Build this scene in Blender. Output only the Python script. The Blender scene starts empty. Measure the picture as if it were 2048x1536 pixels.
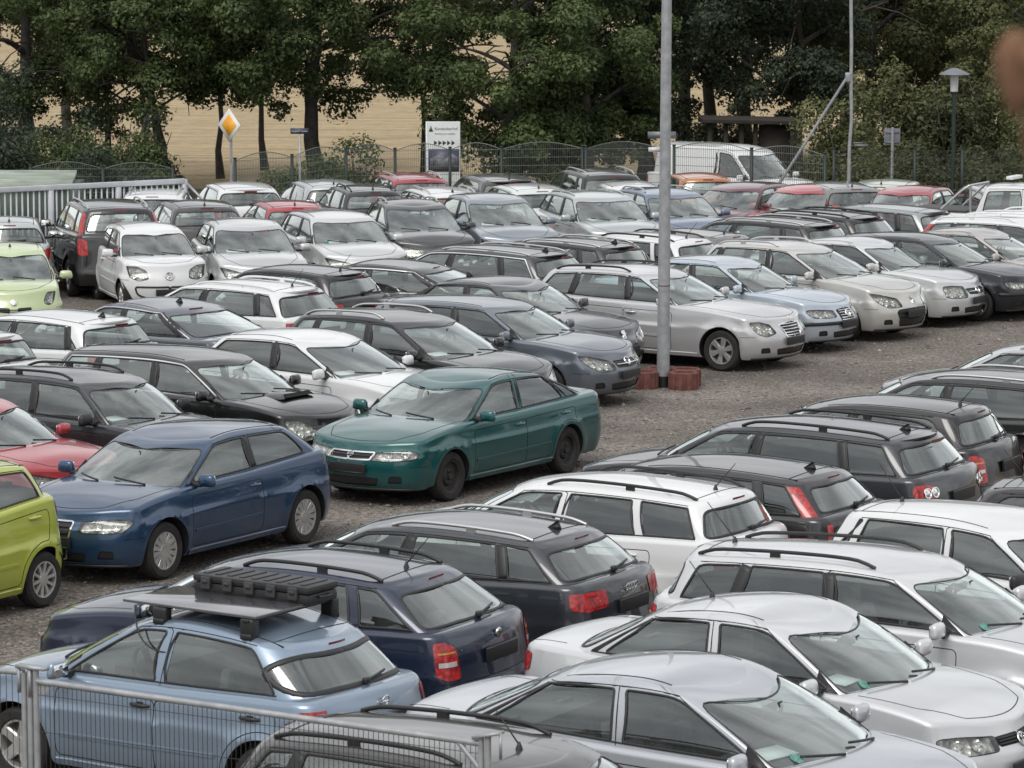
import bpy, bmesh, math, random
import numpy as np
from mathutils import Vector, Matrix
from mathutils.geometry import delaunay_2d_cdt

# ---------------------------------------------------------------- camera, sky, sun, exposure
scene = bpy.context.scene
COL = scene.collection
CAM_H, CAM_PITCH, CAM_LENS = 6.85, math.atan((768 + 137) / 7000.0), 7000 / 2048 * 36.0
cam_data = bpy.data.cameras.new("camera"); cam = bpy.data.objects.new("camera", cam_data); COL.objects.link(cam)
cam.location = (0, 0, CAM_H); cam.rotation_euler = (math.pi / 2 - CAM_PITCH, 0, 0)
cam_data.lens = CAM_LENS; cam_data.sensor_width = 36.0; cam_data.clip_start = 0.1; cam_data.clip_end = 6000
cam_data.dof.use_dof = True; cam_data.dof.focus_distance = 46.0; cam_data.dof.aperture_fstop = 10.0
scene.camera = cam
SUN_EL, SUN_AZ = math.radians(52), math.radians(205)      # azimuth of the sun, clockwise from +Y
world = bpy.data.worlds.new("World"); scene.world = world; world.use_nodes = True
def build_sky():
    nt = world.node_tree; nt.nodes.clear(); N = nt.nodes.new; LK = nt.links.new
    out = N('ShaderNodeOutputWorld'); bg = N('ShaderNodeBackground'); LK(bg.outputs[0], out.inputs[0])
    sky = N('ShaderNodeTexSky'); sky.sky_type = 'NISHITA'; sky.sun_disc = False
    sky.sun_elevation = SUN_EL; sky.sun_rotation = SUN_AZ; sky.dust_density = 3.0; sky.air_density = 1.0
    hsv = N('ShaderNodeHueSaturation'); hsv.inputs['Saturation'].default_value = 0.25; LK(sky.outputs[0], hsv.inputs['Color'])
    ov = N('ShaderNodeMix'); ov.data_type = 'RGBA'; ov.inputs[0].default_value = .65; LK(hsv.outputs[0], ov.inputs[6]); ov.inputs[7].default_value = (5.0, 5.05, 5.1, 1)     # thin even cloud
    tc = N('ShaderNodeTexCoord'); mp = N('ShaderNodeMapping'); mp.inputs['Scale'].default_value = (1.6, 1.6, 1.9); LK(tc.outputs['Generated'], mp.inputs[0])
    nz = N('ShaderNodeTexNoise'); nz.inputs['Scale'].default_value = 2.2; nz.inputs['Detail'].default_value = 4; nz.inputs['Roughness'].default_value = .48; LK(mp.outputs[0], nz.inputs[0])
    rp = N('ShaderNodeValToRGB'); rp.color_ramp.elements[0].position = .38; rp.color_ramp.elements[1].position = .62
    rp.color_ramp.elements[0].color = (.58, .59, .62, 1); rp.color_ramp.elements[1].color = (1.32, 1.31, 1.29, 1); LK(nz.outputs[0], rp.inputs[0])
    mx = N('ShaderNodeMix'); mx.data_type = 'RGBA'; mx.blend_type = 'MULTIPLY'; mx.inputs[0].default_value = 1
    LK(ov.outputs[2], mx.inputs[6]); LK(rp.outputs[0], mx.inputs[7])
    sx = N('ShaderNodeSeparateXYZ'); LK(tc.outputs['Generated'], sx.inputs[0])          # an overcast sky is brighter overhead than at its rim
    el = N('ShaderNodeMapRange'); el.inputs[1].default_value = 0; el.inputs[2].default_value = 1; el.inputs[3].default_value = .78; el.inputs[4].default_value = 1.2; LK(sx.outputs[2], el.inputs[0])
    m3 = N('ShaderNodeMix'); m3.data_type = 'RGBA'; m3.blend_type = 'MULTIPLY'; m3.inputs[0].default_value = 1; LK(mx.outputs[2], m3.inputs[6]); LK(el.outputs[0], m3.inputs[7]); LK(m3.outputs[2], bg.inputs[0])
    bg.inputs[1].default_value = 0.15
build_sky()
sun_data = bpy.data.lights.new("sun", 'SUN'); sun = bpy.data.objects.new("sun", sun_data); COL.objects.link(sun)
sun_data.energy = 0.8; sun_data.angle = math.radians(25); sun_data.color = (1.0, .96, .90)
sun.rotation_euler = (math.pi / 2 - SUN_EL, 0, math.pi - SUN_AZ)
scene.view_settings.view_transform = 'Standard'; scene.view_settings.look = 'None'; scene.view_settings.gamma = 1.0
scene.view_settings.exposure = 0.5
scene.cycles.max_bounces = 10; scene.cycles.transparent_max_bounces = 24; scene.cycles.glossy_bounces = 3; scene.cycles.diffuse_bounces = 3
scene.cycles.caustics_reflective = False; scene.cycles.caustics_refractive = False
R_ = random.Random(7)
# ---------------------------------------------------------------- materials
MATS = {}
def mat(name, build):
    if name not in MATS:
        m = bpy.data.materials.new(name); m.use_nodes = True; nt = m.node_tree; nt.nodes.clear()
        out = nt.nodes.new('ShaderNodeOutputMaterial'); build(nt, out, nt.nodes.new, nt.links.new); MATS[name] = m
    return MATS[name]
def pbr(name, col, rough=.5, metal=0., coat=0., noise=0., nscale=20., bump=0., bscale=60., spec=.5):
    def b(nt, out, N, LK):
        p = N('ShaderNodeBsdfPrincipled'); LK(p.outputs[0], out.inputs[0])
        p.inputs['Base Color'].default_value = (*col, 1); p.inputs['Roughness'].default_value = rough; p.inputs['Metallic'].default_value = metal
        p.inputs['Coat Weight'].default_value = coat; p.inputs['Coat Roughness'].default_value = .04; p.inputs['Specular IOR Level'].default_value = spec
        if noise or bump:
            tc = N('ShaderNodeTexCoord')
        if noise:
            n = N('ShaderNodeTexNoise'); n.inputs['Scale'].default_value = nscale; n.inputs['Detail'].default_value = 5; LK(tc.outputs['Object'], n.inputs[0])
            r = N('ShaderNodeMapRange'); r.inputs[1].default_value = .3; r.inputs[2].default_value = .7; r.inputs[3].default_value = 1 - noise; r.inputs[4].default_value = 1 + noise; LK(n.outputs[0], r.inputs[0])
            v = N('ShaderNodeMix'); v.data_type = 'RGBA'; v.blend_type = 'MULTIPLY'; v.inputs[0].default_value = 1; v.inputs[6].default_value = (*col, 1); LK(r.outputs[0], v.inputs[7]); LK(v.outputs[2], p.inputs['Base Color'])
        if bump:
            n = N('ShaderNodeTexNoise'); n.inputs['Scale'].default_value = bscale; n.inputs['Detail'].default_value = 3; LK(tc.outputs['Object'], n.inputs[0])
            bu = N('ShaderNodeBump'); bu.inputs['Strength'].default_value = bump; bu.inputs['Distance'].default_value = .02; LK(n.outputs[0], bu.inputs['Height']); LK(bu.outputs[0], p.inputs['Normal'])
    return mat(name, b)
def paint(name, col, metal=.0, dirt=.10):
    """car lacquer over a base colour, a thin film of dust with sky sheen painted on level panels, dark trim on the inner side"""
    def b(nt, out, N, LK):
        p = N('ShaderNodeBsdfPrincipled'); tc = N('ShaderNodeTexCoord')
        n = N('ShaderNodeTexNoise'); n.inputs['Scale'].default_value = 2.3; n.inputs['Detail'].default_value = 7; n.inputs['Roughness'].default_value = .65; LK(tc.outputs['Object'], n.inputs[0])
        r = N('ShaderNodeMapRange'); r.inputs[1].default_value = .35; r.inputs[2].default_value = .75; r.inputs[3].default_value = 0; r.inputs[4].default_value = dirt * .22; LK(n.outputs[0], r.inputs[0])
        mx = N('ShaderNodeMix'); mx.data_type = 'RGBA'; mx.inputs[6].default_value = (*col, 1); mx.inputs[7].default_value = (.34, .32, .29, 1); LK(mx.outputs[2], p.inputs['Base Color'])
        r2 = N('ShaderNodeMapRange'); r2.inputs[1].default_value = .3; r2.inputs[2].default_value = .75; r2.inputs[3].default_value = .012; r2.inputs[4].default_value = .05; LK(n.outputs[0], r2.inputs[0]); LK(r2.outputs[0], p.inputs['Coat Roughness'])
        ge = N('ShaderNodeNewGeometry'); sx = N('ShaderNodeSeparateXYZ'); LK(ge.outputs['Normal'], sx.inputs[0]); up = N('ShaderNodeMapRange'); up.inputs[1].default_value = .55; up.inputs[2].default_value = 1; up.inputs[3].default_value = 0; up.inputs[4].default_value = dirt * .9; LK(sx.outputs[2], up.inputs[0])   # level panels paled in the colour: settled dust plus painted sky sheen
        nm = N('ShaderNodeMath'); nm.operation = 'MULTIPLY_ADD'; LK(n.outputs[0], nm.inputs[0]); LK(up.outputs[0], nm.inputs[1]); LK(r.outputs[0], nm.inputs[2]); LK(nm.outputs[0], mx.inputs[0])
        p.inputs['Metallic'].default_value = metal; p.inputs['Roughness'].default_value = .32 if metal else .5
        p.inputs['Coat Weight'].default_value = 1.0
        d = N('ShaderNodeBsdfDiffuse'); d.inputs[0].default_value = (.035, .035, .037, 1)
        ms = N('ShaderNodeMixShader'); LK(ge.outputs['Backfacing'], ms.inputs[0]); LK(p.outputs[0], ms.inputs[1]); LK(d.outputs[0], ms.inputs[2]); LK(ms.outputs[0], out.inputs[0])
    return mat(name, b)
def glass(name, tint, ior=1.55, rough=.015, dust=.06):
    def b(nt, out, N, LK):
        t = N('ShaderNodeBsdfTransparent'); t.inputs[0].default_value = (*tint, 1)
        g = N('ShaderNodeBsdfGlossy'); g.inputs['Roughness'].default_value = rough; g.inputs[0].default_value = (.95, 1, .98, 1)
        d = N('ShaderNodeBsdfDiffuse'); d.inputs[0].default_value = (.5, .5, .48, 1)
        tc = N('ShaderNodeTexCoord'); n = N('ShaderNodeTexNoise'); n.inputs['Scale'].default_value = 3; n.inputs['Detail'].default_value = 6; LK(tc.outputs['Object'], n.inputs[0])
        r = N('ShaderNodeMapRange'); r.inputs[1].default_value = .3; r.inputs[2].default_value = .8; r.inputs[3].default_value = dust * .3; r.inputs[4].default_value = dust * 2; LK(n.outputs[0], r.inputs[0])
        m0 = N('ShaderNodeMixShader'); LK(r.outputs[0], m0.inputs[0]); LK(t.outputs[0], m0.inputs[1]); LK(d.outputs[0], m0.inputs[2])
        f = N('ShaderNodeFresnel'); gb = N('ShaderNodeNewGeometry'); io = N('ShaderNodeMapRange'); io.inputs[3].default_value = ior; io.inputs[4].default_value = 1 / ior; LK(gb.outputs['Backfacing'], io.inputs[0]); LK(io.outputs[0], f.inputs[0])   # a pane has air on both sides
        ml = N('ShaderNodeMath'); ml.operation = 'MULTIPLY_ADD'; ml.inputs[1].default_value = 2.4; ml.inputs[2].default_value = .0; ml.use_clamp = True; LK(f.outputs[0], ml.inputs[0])
        m = N('ShaderNodeMixShader'); LK(ml.outputs[0], m.inputs[0]); LK(m0.outputs[0], m.inputs[1]); LK(g.outputs[0], m.inputs[2]); LK(m.outputs[0], out.inputs[0])
    return mat(name, b)
def lamp_red(name, col=(.55, .012, .015)):
    def b(nt, out, N, LK):
        p = N('ShaderNodeBsdfPrincipled'); LK(p.outputs[0], out.inputs[0]); tc = N('ShaderNodeTexCoord')
        v = N('ShaderNodeTexVoronoi'); v.inputs['Scale'].default_value = 26; LK(tc.outputs['Object'], v.inputs[0])
        r = N('ShaderNodeMapRange'); r.inputs[1].default_value = .0; r.inputs[2].default_value = .8; r.inputs[3].default_value = 1.25; r.inputs[4].default_value = .35; LK(v.outputs[0], r.inputs[0])
        mx = N('ShaderNodeMix'); mx.data_type = 'RGBA'; mx.blend_type = 'MULTIPLY'; mx.inputs[0].default_value = 1; mx.inputs[6].default_value = (*col, 1); LK(r.outputs[0], mx.inputs[7]); LK(mx.outputs[2], p.inputs['Base Color'])
        p.inputs['Roughness'].default_value = .35; p.inputs['Coat Weight'].default_value = 1; p.inputs['Coat Roughness'].default_value = .02
    return mat(name, b)
def lamp_bowl(name):
    def b(nt, out, N, LK):
        p = N('ShaderNodeBsdfPrincipled'); LK(p.outputs[0], out.inputs[0]); tc = N('ShaderNodeTexCoord')
        v = N('ShaderNodeTexVoronoi'); v.inputs['Scale'].default_value = 14; LK(tc.outputs['Object'], v.inputs[0])
        cr = N('ShaderNodeValToRGB'); cr.color_ramp.elements[0].color = (.85, .85, .83, 1); cr.color_ramp.elements[1].color = (.40, .40, .39, 1); cr.color_ramp.elements[1].position = .9; LK(v.outputs['Color'], cr.inputs[0]); LK(cr.outputs[0], p.inputs['Base Color'])
        bu = N('ShaderNodeBump'); bu.inputs['Strength'].default_value = 1; bu.inputs['Distance'].default_value = .05; LK(v.outputs[0], bu.inputs['Height']); LK(bu.outputs[0], p.inputs['Normal'])
        p.inputs['Metallic'].default_value = .25; p.inputs['Roughness'].default_value = .22
    return mat(name, b)
GLASS = glass('car_glass', (.80, .88, .85), 1.62, .012, .045); GLASS_DARK = glass('privacy_glass', (.30, .32, .32), 1.62, .012, .03); LENS = glass('lamp_lens', (.93, .93, .9), 1.4, .02, .03)
BLACK = pbr('black_plastic', (.018, .018, .019), .45, noise=.2, nscale=8); RUBBER = pbr('rubber', (.022, .021, .02), .8, noise=.3, nscale=12)
SEAM = pbr('seam', (.006, .006, .006), .9); CHROME = pbr('chrome', (.78, .78, .77), .16, 1.); ALU = pbr('brushed_aluminium', (.62, .62, .61), .3, .9)
TRIM = pbr('interior_trim', (.050, .050, .052), .8, noise=.2); SEATM = pbr('seat_fabric', (.085, .085, .088), .9, noise=.35, nscale=14); SEATG = pbr('seat_fabric_grey', (.24, .235, .22), .9, noise=.3, nscale=14)
RIM = pbr('rim_silver', (.56, .56, .55), .32, .7, noise=.15, nscale=10); STEEL = pbr('steel_wheel_black', (.03, .028, .027), .6, noise=.3); TYRE = pbr('tyre', (.024, .022, .021), .85, noise=.3, nscale=9, bump=.3)
RED = lamp_red('tail_lamp_red'); BOWL = lamp_bowl('lamp_bowl'); CLEAR = pbr('lamp_clear', (.62, .60, .58), .15, .3, 1.); AMBER = pbr('lamp_amber', (.55, .22, .04), .2, 0, 1.)
PAPER = pbr('paper_white', (.78, .80, .79), .7, noise=.06, nscale=40); DARKBRAKE = pbr('brake_bar', (.20, .01, .012), .25, 0, 1.)
UNDER = pbr('underbody', (.012, .012, .012), .9)
# ---------------------------------------------------------------- mesh helpers
def new_mesh(name, V, F, m, normals=None, smooth=True):
    me = bpy.data.meshes.new(name); V = np.asarray(V, float)
    me.vertices.add(len(V)); me.vertices.foreach_set('co', V.ravel())
    if isinstance(F, np.ndarray): n = F.shape[1]; fl = F.ravel(); ls = np.arange(0, len(fl), n); lt = np.full(len(F), n)
    else:
        fl = np.array([i for f in F for i in f]); lt = np.array([len(f) for f in F]); ls = np.concatenate([[0], np.cumsum(lt)[:-1]]) if len(F) else np.zeros(0, int)
    me.loops.add(len(fl)); me.loops.foreach_set('vertex_index', fl.astype(np.int32))
    me.polygons.add(len(lt)); me.polygons.foreach_set('loop_start', ls.astype(np.int32)); me.polygons.foreach_set('loop_total', lt.astype(np.int32))
    me.update(calc_edges=True); me.validate()
    if smooth: me.polygons.foreach_set('use_smooth', np.ones(len(me.polygons), bool))
    if normals is not None and len(me.vertices) == len(normals): me.normals_split_custom_set_from_vertices([tuple(n) for n in normals])
    for k in (m if isinstance(m, (list, tuple)) else [m]): me.materials.append(k)
    return me
def link(name, me, parent=None, loc=None):
    o = bpy.data.objects.new(name, me); COL.objects.link(o)
    if parent is not None: o.parent = parent
    if loc is not None: o.location = loc
    return o
def empty(name, loc, rz=0, label=None, cat=None, group=None):
    o = bpy.data.objects.new(name, None); COL.objects.link(o); o.location = loc; o.rotation_euler = (0, 0, rz); o.empty_display_size = .2
    tag(o, label, cat, group); return o
def tag(o, label=None, cat=None, group=None, kind=None):
    for k, v in (('label', label), ('category', cat), ('group', group), ('kind', kind)):
        if v: o[k] = v
    return o
class MB:
    """collects plain shapes into one mesh"""
    def __init__(s): s.V = []; s.F = []; s.n = 0; s.mi = []; s.cur = 0
    def add(s, V, F):
        V = np.asarray(V, float); s.V.append(V); s.F += [tuple(int(i) + s.n for i in f) for f in F]; s.mi += [s.cur] * len(F); s.n += len(V); return s
    def box(s, c, d, rot=None, bev=0.):
        d = np.array(d) / 2.
        if bev:
            b = min(bev, min(d) * .95); P = []
            for sz in (-1, -.999, .999, 1):
                pass
            bm = bmesh.new(); bmesh.ops.create_cube(bm, size=2.)
            for v in bm.verts: v.co = Vector((v.co.x * d[0], v.co.y * d[1], v.co.z * d[2]))
            bmesh.ops.bevel(bm, geom=list(bm.edges), offset=b, segments=2, affect='EDGES', profile=.6)
            bm.verts.index_update(); V = np.array([v.co for v in bm.verts]); F = [[v.index for v in f.verts] for f in bm.faces]; bm.free()
        else:
            V = np.array([(x, y, z) for x in (-1, 1) for y in (-1, 1) for z in (-1, 1)]) * d
            F = [(0, 1, 3, 2), (4, 6, 7, 5), (0, 4, 5, 1), (2, 3, 7, 6), (0, 2, 6, 4), (1, 5, 7, 3)]
        if rot is not None: V = V @ np.array(rot).T
        return s.add(V + np.array(c), F)
    def tube(s, pts, r, n=8, cap=True):
        P = np.asarray(pts, float); k = len(P); r = np.broadcast_to(np.asarray(r, float), (k,))
        T = np.gradient(P, axis=0); T /= np.linalg.norm(T, axis=1)[:, None] + 1e-12
        up = np.array([0, 0, 1.]) if abs(T[0][2]) < .9 else np.array([1., 0, 0]); V = []
        a = np.cross(T[0], up); a /= np.linalg.norm(a)
        for i in range(k):
            a = a - T[i] * a.dot(T[i]); a /= np.linalg.norm(a) + 1e-12; b = np.cross(T[i], a)
            for j in range(n): q = 2 * math.pi * j / n; V.append(P[i] + r[i] * (a * math.cos(q) + b * math.sin(q)))
        F = [(i * n + j, i * n + (j + 1) % n, (i + 1) * n + (j + 1) % n, (i + 1) * n + j) for i in range(k - 1) for j in range(n)]
        if cap: F += [tuple(range(n - 1, -1, -1)), tuple((k - 1) * n + j for j in range(n))]
        return s.add(V, F)
    def lathe(s, prof, n=24, axis='z', c=(0, 0, 0)):
        V = []; k = len(prof)
        for (r, h) in prof:
            for j in range(n):
                q = 2 * math.pi * j / n; p = (r * math.cos(q), r * math.sin(q), h)
                V.append({'z': p, 'y': (p[0], p[2], p[1]), 'x': (p[2], p[0], p[1])}[axis])
        F = [(i * n + j, i * n + (j + 1) % n, (i + 1) * n + (j + 1) % n, (i + 1) * n + j) for i in range(k - 1) for j in range(n)]
        return s.add(np.array(V) + np.array(c), F)
    def prism(s, poly, h0, h1, axis='z', c=(0, 0, 0)):
        n = len(poly); V = []
        for h in (h0, h1):
            for (a, b) in poly: V.append({'z': (a, b, h), 'y': (a, h, b), 'x': (h, a, b)}[axis])
        F = [(i, (i + 1) % n, n + (i + 1) % n, n + i) for i in range(n)] + [tuple(range(n - 1, -1, -1)), tuple(range(n, 2 * n))]
        return s.add(np.array(V) + np.array(c), F)
    def grid(s, G):
        G = np.asarray(G, float); a, b = G.shape[:2]
        return s.add(G.reshape(-1, 3), [(i * b + j, i * b + j + 1, (i + 1) * b + j + 1, (i + 1) * b + j) for i in range(a - 1) for j in range(b - 1)])
    def mesh(s, name, m, smooth=False):
        V = np.concatenate(s.V) if s.V else np.zeros((0, 3)); me = new_mesh(name, V, s.F, m, smooth=False)
        if any(s.mi) and len(me.polygons) == len(s.mi): me.polygons.foreach_set('material_index', np.array(s.mi, np.int32))
        if smooth:
            me.polygons.foreach_set('use_smooth', np.ones(len(me.polygons), bool)); me.set_sharp_from_angle(angle=math.radians(smooth if smooth > 1 else 40))
        return me
    def build(s, name, m, parent=None, smooth=False, loc=None): return link(name, s.mesh(name, m, smooth), parent, loc)
def rotz(a): c, s = math.cos(a), math.sin(a); return np.array([[c, -s, 0], [s, c, 0], [0, 0, 1]])
def roty(a): c, s = math.cos(a), math.sin(a); return np.array([[c, 0, s], [0, 1, 0], [-s, 0, c]])
def rotx(a): c, s = math.cos(a), math.sin(a); return np.array([[1, 0, 0], [0, c, -s], [0, s, c]])
def round_poly(P, r, n=4):
    """polygon with its corners rounded; r one radius or one per corner"""
    P = [np.array(p, float) for p in P]; k = len(P); r = [r] * k if np.isscalar(r) else r; out = []
    for i in range(k):
        a, b, c = P[i - 1], P[i], P[(i + 1) % k]; da, dc = a - b, c - b; la, lc = np.linalg.norm(da), np.linalg.norm(dc)
        q = min(r[i], .48 * la, .48 * lc)
        if q < 1e-4: out.append(b); continue
        p0, p1 = b + da / la * q, b + dc / lc * q
        for j in range(n + 1): t = j / n; out.append((1 - t) ** 2 * p0 + 2 * t * (1 - t) * b + t * t * p1)
    return np.array(out)
def densify(P, step, closed=True):
    out = []; k = len(P)
    for i in range(k if closed else k - 1):
        a, b = P[i], P[(i + 1) % k]; n = max(1, int(math.ceil(np.linalg.norm(b - a) / step)))
        for j in range(n): out.append(a + (b - a) * j / n)
    if not closed: out.append(P[-1])
    return np.array(out)
def in_poly(pts, P):
    x, y = pts[:, 0], pts[:, 1]; c = np.zeros(len(pts), bool); k = len(P)
    for i in range(k):
        (x0, y0), (x1, y1) = P[i], P[(i + 1) % k]
        if y0 == y1: continue
        m = ((y0 > y) != (y1 > y)) & (x < (x1 - x0) * (y - y0) / (y1 - y0) + x0); c ^= m
    return c
def seg_dist(pts, A, B):
    d = np.full(len(pts), 9.)
    for a, b in zip(A, B):
        ab = b - a; t = np.clip(((pts - a) @ ab) / max(ab @ ab, 1e-12), 0, 1); d = np.minimum(d, np.linalg.norm(pts - a - t[:, None] * ab, axis=1))
    return d
def cdt(grid, loops, gap=.012, opens=()):
    """triangulate grid points and closed loops (each an (n,2) array) together"""
    V = []; E = []; A = []; B = []
    for P in loops:
        k = len(P); o = len(V); V += [tuple(p) for p in P]; E += [(o + i, o + (i + 1) % k) for i in range(k)]; A += list(P); B += list(np.roll(P, -1, 0))
    for P in opens:
        k = len(P); o = len(V); V += [tuple(p) for p in P]; E += [(o + i, o + i + 1) for i in range(k - 1)]; A += list(P[:-1]); B += list(P[1:])
    if len(grid): grid = grid[seg_dist(grid, np.array(A), np.array(B)) > gap]
    V += [tuple(p) for p in grid]
    r = delaunay_2d_cdt([Vector(v) for v in V], E, [], 0, 1e-5, False)
    return np.array([(v.x, v.y) for v in r[0]]), np.array(r[2], int)
import numpy as np, math
def hs(pts):
    """smooth monotone curve through (x, y) points, straight beyond its ends"""
    xs=np.array([p[0] for p in pts],float); ys=np.array([p[1] for p in pts],float)
    h=np.diff(xs); d=np.diff(ys)/h; m=np.zeros(len(xs))
    if len(xs)==2: m[:]=d[0]
    else:
        for k in range(1,len(xs)-1):
            if d[k-1]*d[k]>0:
                w1=2*h[k]+h[k-1]; w2=h[k]+2*h[k-1]
                m[k]=(w1+w2)/(w1/d[k-1]+w2/d[k])
        m[0]=d[0]+(d[0]-m[1])*.5 if d[0]*(d[0]+(d[0]-m[1])*.5)>0 else 0
        m[-1]=d[-1]+(d[-1]-m[-2])*.5 if d[-1]*(d[-1]+(d[-1]-m[-2])*.5)>0 else 0
    def f(x):
        x=np.asarray(x,float); i=np.clip(np.searchsorted(xs,x)-1,0,len(xs)-2)
        hh=h[i]; t=(x-xs[i])/hh; tc=np.clip(t,0,1)
        y=ys[i]*(1+2*tc)*(1-tc)**2+m[i]*hh*tc*(1-tc)**2+ys[i+1]*tc*tc*(3-2*tc)+m[i+1]*hh*tc*tc*(tc-1)
        return y+np.where(t<0,t*hh*m[0],0)+np.where(t>1,(t-1)*hh*m[-1],0)
    return f
def bez(a,b,c,d,t): s=1-t; return a*s**3+3*b*s*s*t+3*c*s*t*t+d*t**3

class CarShape:
    """outer skin of a car: a lower band round the body, a cabin band, a deck and a roof; x runs back from the nose, half y>=0"""
    def __init__(s,S):
        s._lz=s._ge=None; s._ug=np.linspace(0,5,2501)
        s.S=S; g=S.get; L,W,H=S['L'],S['W'],S['H']; s.L,s.W,s.H=L,W,H
        s.R=g('R',.31); s.fo=S['fo']; s.wb=S['wb']; s.xa=(s.fo,s.fo+s.wb)
        s.zbot=g('zbot',.20); s.r=g('r',.05); s.rg=g('rg',.06); s.T1,s.T2=math.radians(70),math.radians(79); s.r1s,s.r1c=s.r*math.sin(s.T1),s.r*(1-math.cos(s.T1)); s.r2s,s.r2c=s.rg*math.sin(s.T2),s.rg*(1-math.cos(s.T2))
        zh=g('zh',.74); zb0=g('zb0',.95); zb1=g('zb1',1.0); s.xc=S['xc']; s.xt=S['xt']; s.xrt=S['xrt']
        bw=g('bw',.2); zt=g('ztail',zb1-.02); s.zb0,s.zb1,s.zh=zb0,zb1,zh
        s.xm=L/2; s.xrb=g('xrb') or L-g('tlip',.09)-g('br',.09)-s.r-.07
        nose=g('nose',[(.2,.10),(.32,.02),(.47,0),(.60,.02)])
        s.xf=hs(nose+[(zh-.04,g('lip',.10)),(zh+.12,g('lip',.10)+.05)])
        tail=g('tail',[(.2,.10),(.34,.02),(.50,0),(.60,.025)])
        s.xr0=hs(tail+[(zt-.06,g('tlip',.09)),(zt+.12,g('tlip',.09)+.1)])
        s.xr=lambda z:L-s.xr0(z)
        s.wz=hs([(.15,-.10),(.28,-.035),(.45,-.004),(.60,0.002),(.665,.004),(.69,-.007),(.86,-.028),(zb1+.05,g('shoulder',-.07))])
        dk=[(0,zh-.05),(.15,zh+.015)]+g('hoodpts',[((s.xc*.5),zh+(zb0-zh)*.68)])+[(s.xc-.02,zb0),((s.xc+s.xrb)/2,(zb0+zb1)/2+g('beltbow',0)),(s.xrb-.02,zb1)]
        if L-s.xrb>.35: dk+=[((L+s.xrb)/2,(zb1+zt)/2+.012),(L,zt-.03)]
        else: dk+=[(L+.1,zt-.02)]
        s.zd=hs(dk); s.cr=hs([(0,.035),(s.xc*.5,g('hcrown',.07)),(s.xc,.06),(s.xrb,.05),(L,.03)])
        s.bf=g('bf',.15); s.br=g('br',.09); s.wfr=W/2-g('cfy',.30); s.wrr=W/2-g('cry',.24)
        s.x2=g('cfx',.50); s.x3=L-g('crx',.42); s.taper=g('taper',.055)
        s.A=[0,s.wfr,s.wfr+.5,0,0,0]; s.A[3]=s.A[2]+(s.x3-s.x2); s.A[4]=s.A[3]+.42; s.A[5]=s.A[4]+s.wrr; s.A=np.array(s.A)
        s.B1=.62
        # cabin
        s.rcx=g('rcx',.10); s.rcy=g('rcy',.09); s.bw=bw; s.bwr=g('bwr',.08); s.qx=g('qx',.20); s.qy=g('qy',.14)
        s.tum=g('tum',.165); s.led=g('led',.015)
        pa=g('pa',.22); pr=g('pr',.0)
        s.xF=lambda t:s.xc+(s.xt-s.xc)*(t-pa*t*(1-t))
        s.xR=lambda t:s.xrb+(s.xrt-s.xrb)*(t-pr*t*(1-t))
        s.crown=g('crown',.045); he=H-s.crown
        xp=s.xt+(s.xrt-s.xt)*g('rp',.35); rf,rr=g('rf',.055),g('rr',.06)
        s.zr=lambda x:he-np.where(np.asarray(x)<xp,rf*((xp-np.asarray(x))/(xp-s.xt))**2,rr*((np.asarray(x)-xp)/(s.xrt-xp))**2)
        gl=s.xrb-s.xc
        s.AG=np.array([0,.52,.64,.64+gl,.84+gl,1.32+gl]); s.BG=.42
    # lower band
    def wside(s,x,wo): return s.W/2+wo-s.taper*((x-s.xm)/s.xm)**2
    def lxy(s,u,z,ins):
        u,z,ins=np.broadcast_arrays(np.asarray(u,float),z,ins); wo=s.wz(z)-ins; xf=s.xf(z)+ins; xr=s.xr(z)-ins
        X=np.zeros(u.shape);Y=np.zeros(u.shape)
        m=u<=1; X[m]=(xf+s.bf*u*u)[m]; Y[m]=(u*s.wfr)[m]
        y2=s.wside(s.x2,wo); y3=s.wside(s.x3,wo); sl=lambda x:-2*s.taper*(x-s.xm)/s.xm**2
        t=np.clip(u-1,0,1); x0=xf+s.bf; hy=.55*(y2-s.wfr); hx=.55*(s.x2-x0)
        m=(u>1)&(u<=2); X[m]=bez(x0,x0+hy*2*s.bf/s.wfr,s.x2-hx,s.x2+0*x0,t)[m]; Y[m]=bez(s.wfr,s.wfr+hy,y2-hx*sl(s.x2),y2,t)[m]
        m=(u>2)&(u<=3); xs=s.x2+(u-2)*(s.x3-s.x2); X[m]=xs[m]; Y[m]=s.wside(xs,wo)[m]
        t=np.clip(u-3,0,1); x5=xr-s.br; hy=.55*(y3-s.wrr); hx=.55*(x5-s.x3)
        m=(u>3)&(u<=4); X[m]=bez(s.x3+0*x5,s.x3+hx,x5+hy*0+hy*2*s.br/s.wrr*-1,x5,t)[m]; Y[m]=bez(y3,y3+hx*sl(s.x3),s.wrr+hy,s.wrr,t)[m]
        m=u>4; q=5-u; X[m]=(xr-s.br*q*q)[m]; Y[m]=(q*s.wrr)[m]
        return X,Y
    def deck(s,x,y): return s.zd(x)+s.cr(x)*(1-(y/(s.W/2))**2)
    def lztop(s,u):
        if s._lz is None: s._lz=s._lztop(s._ug)
        return np.interp(u,s._ug,s._lz)
    def _lztop(s,u):
        z=np.full(np.shape(u),.8)
        for _ in range(6):
            x,y=s.lxy(u,z,s.r1c); z=.5*z+.5*s.deck(x,y)
        for _ in range(6):
            x,y=s.lxy(u,z,s.r1c); z=.3*z+.7*s.deck(x,y)
        return z
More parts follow.
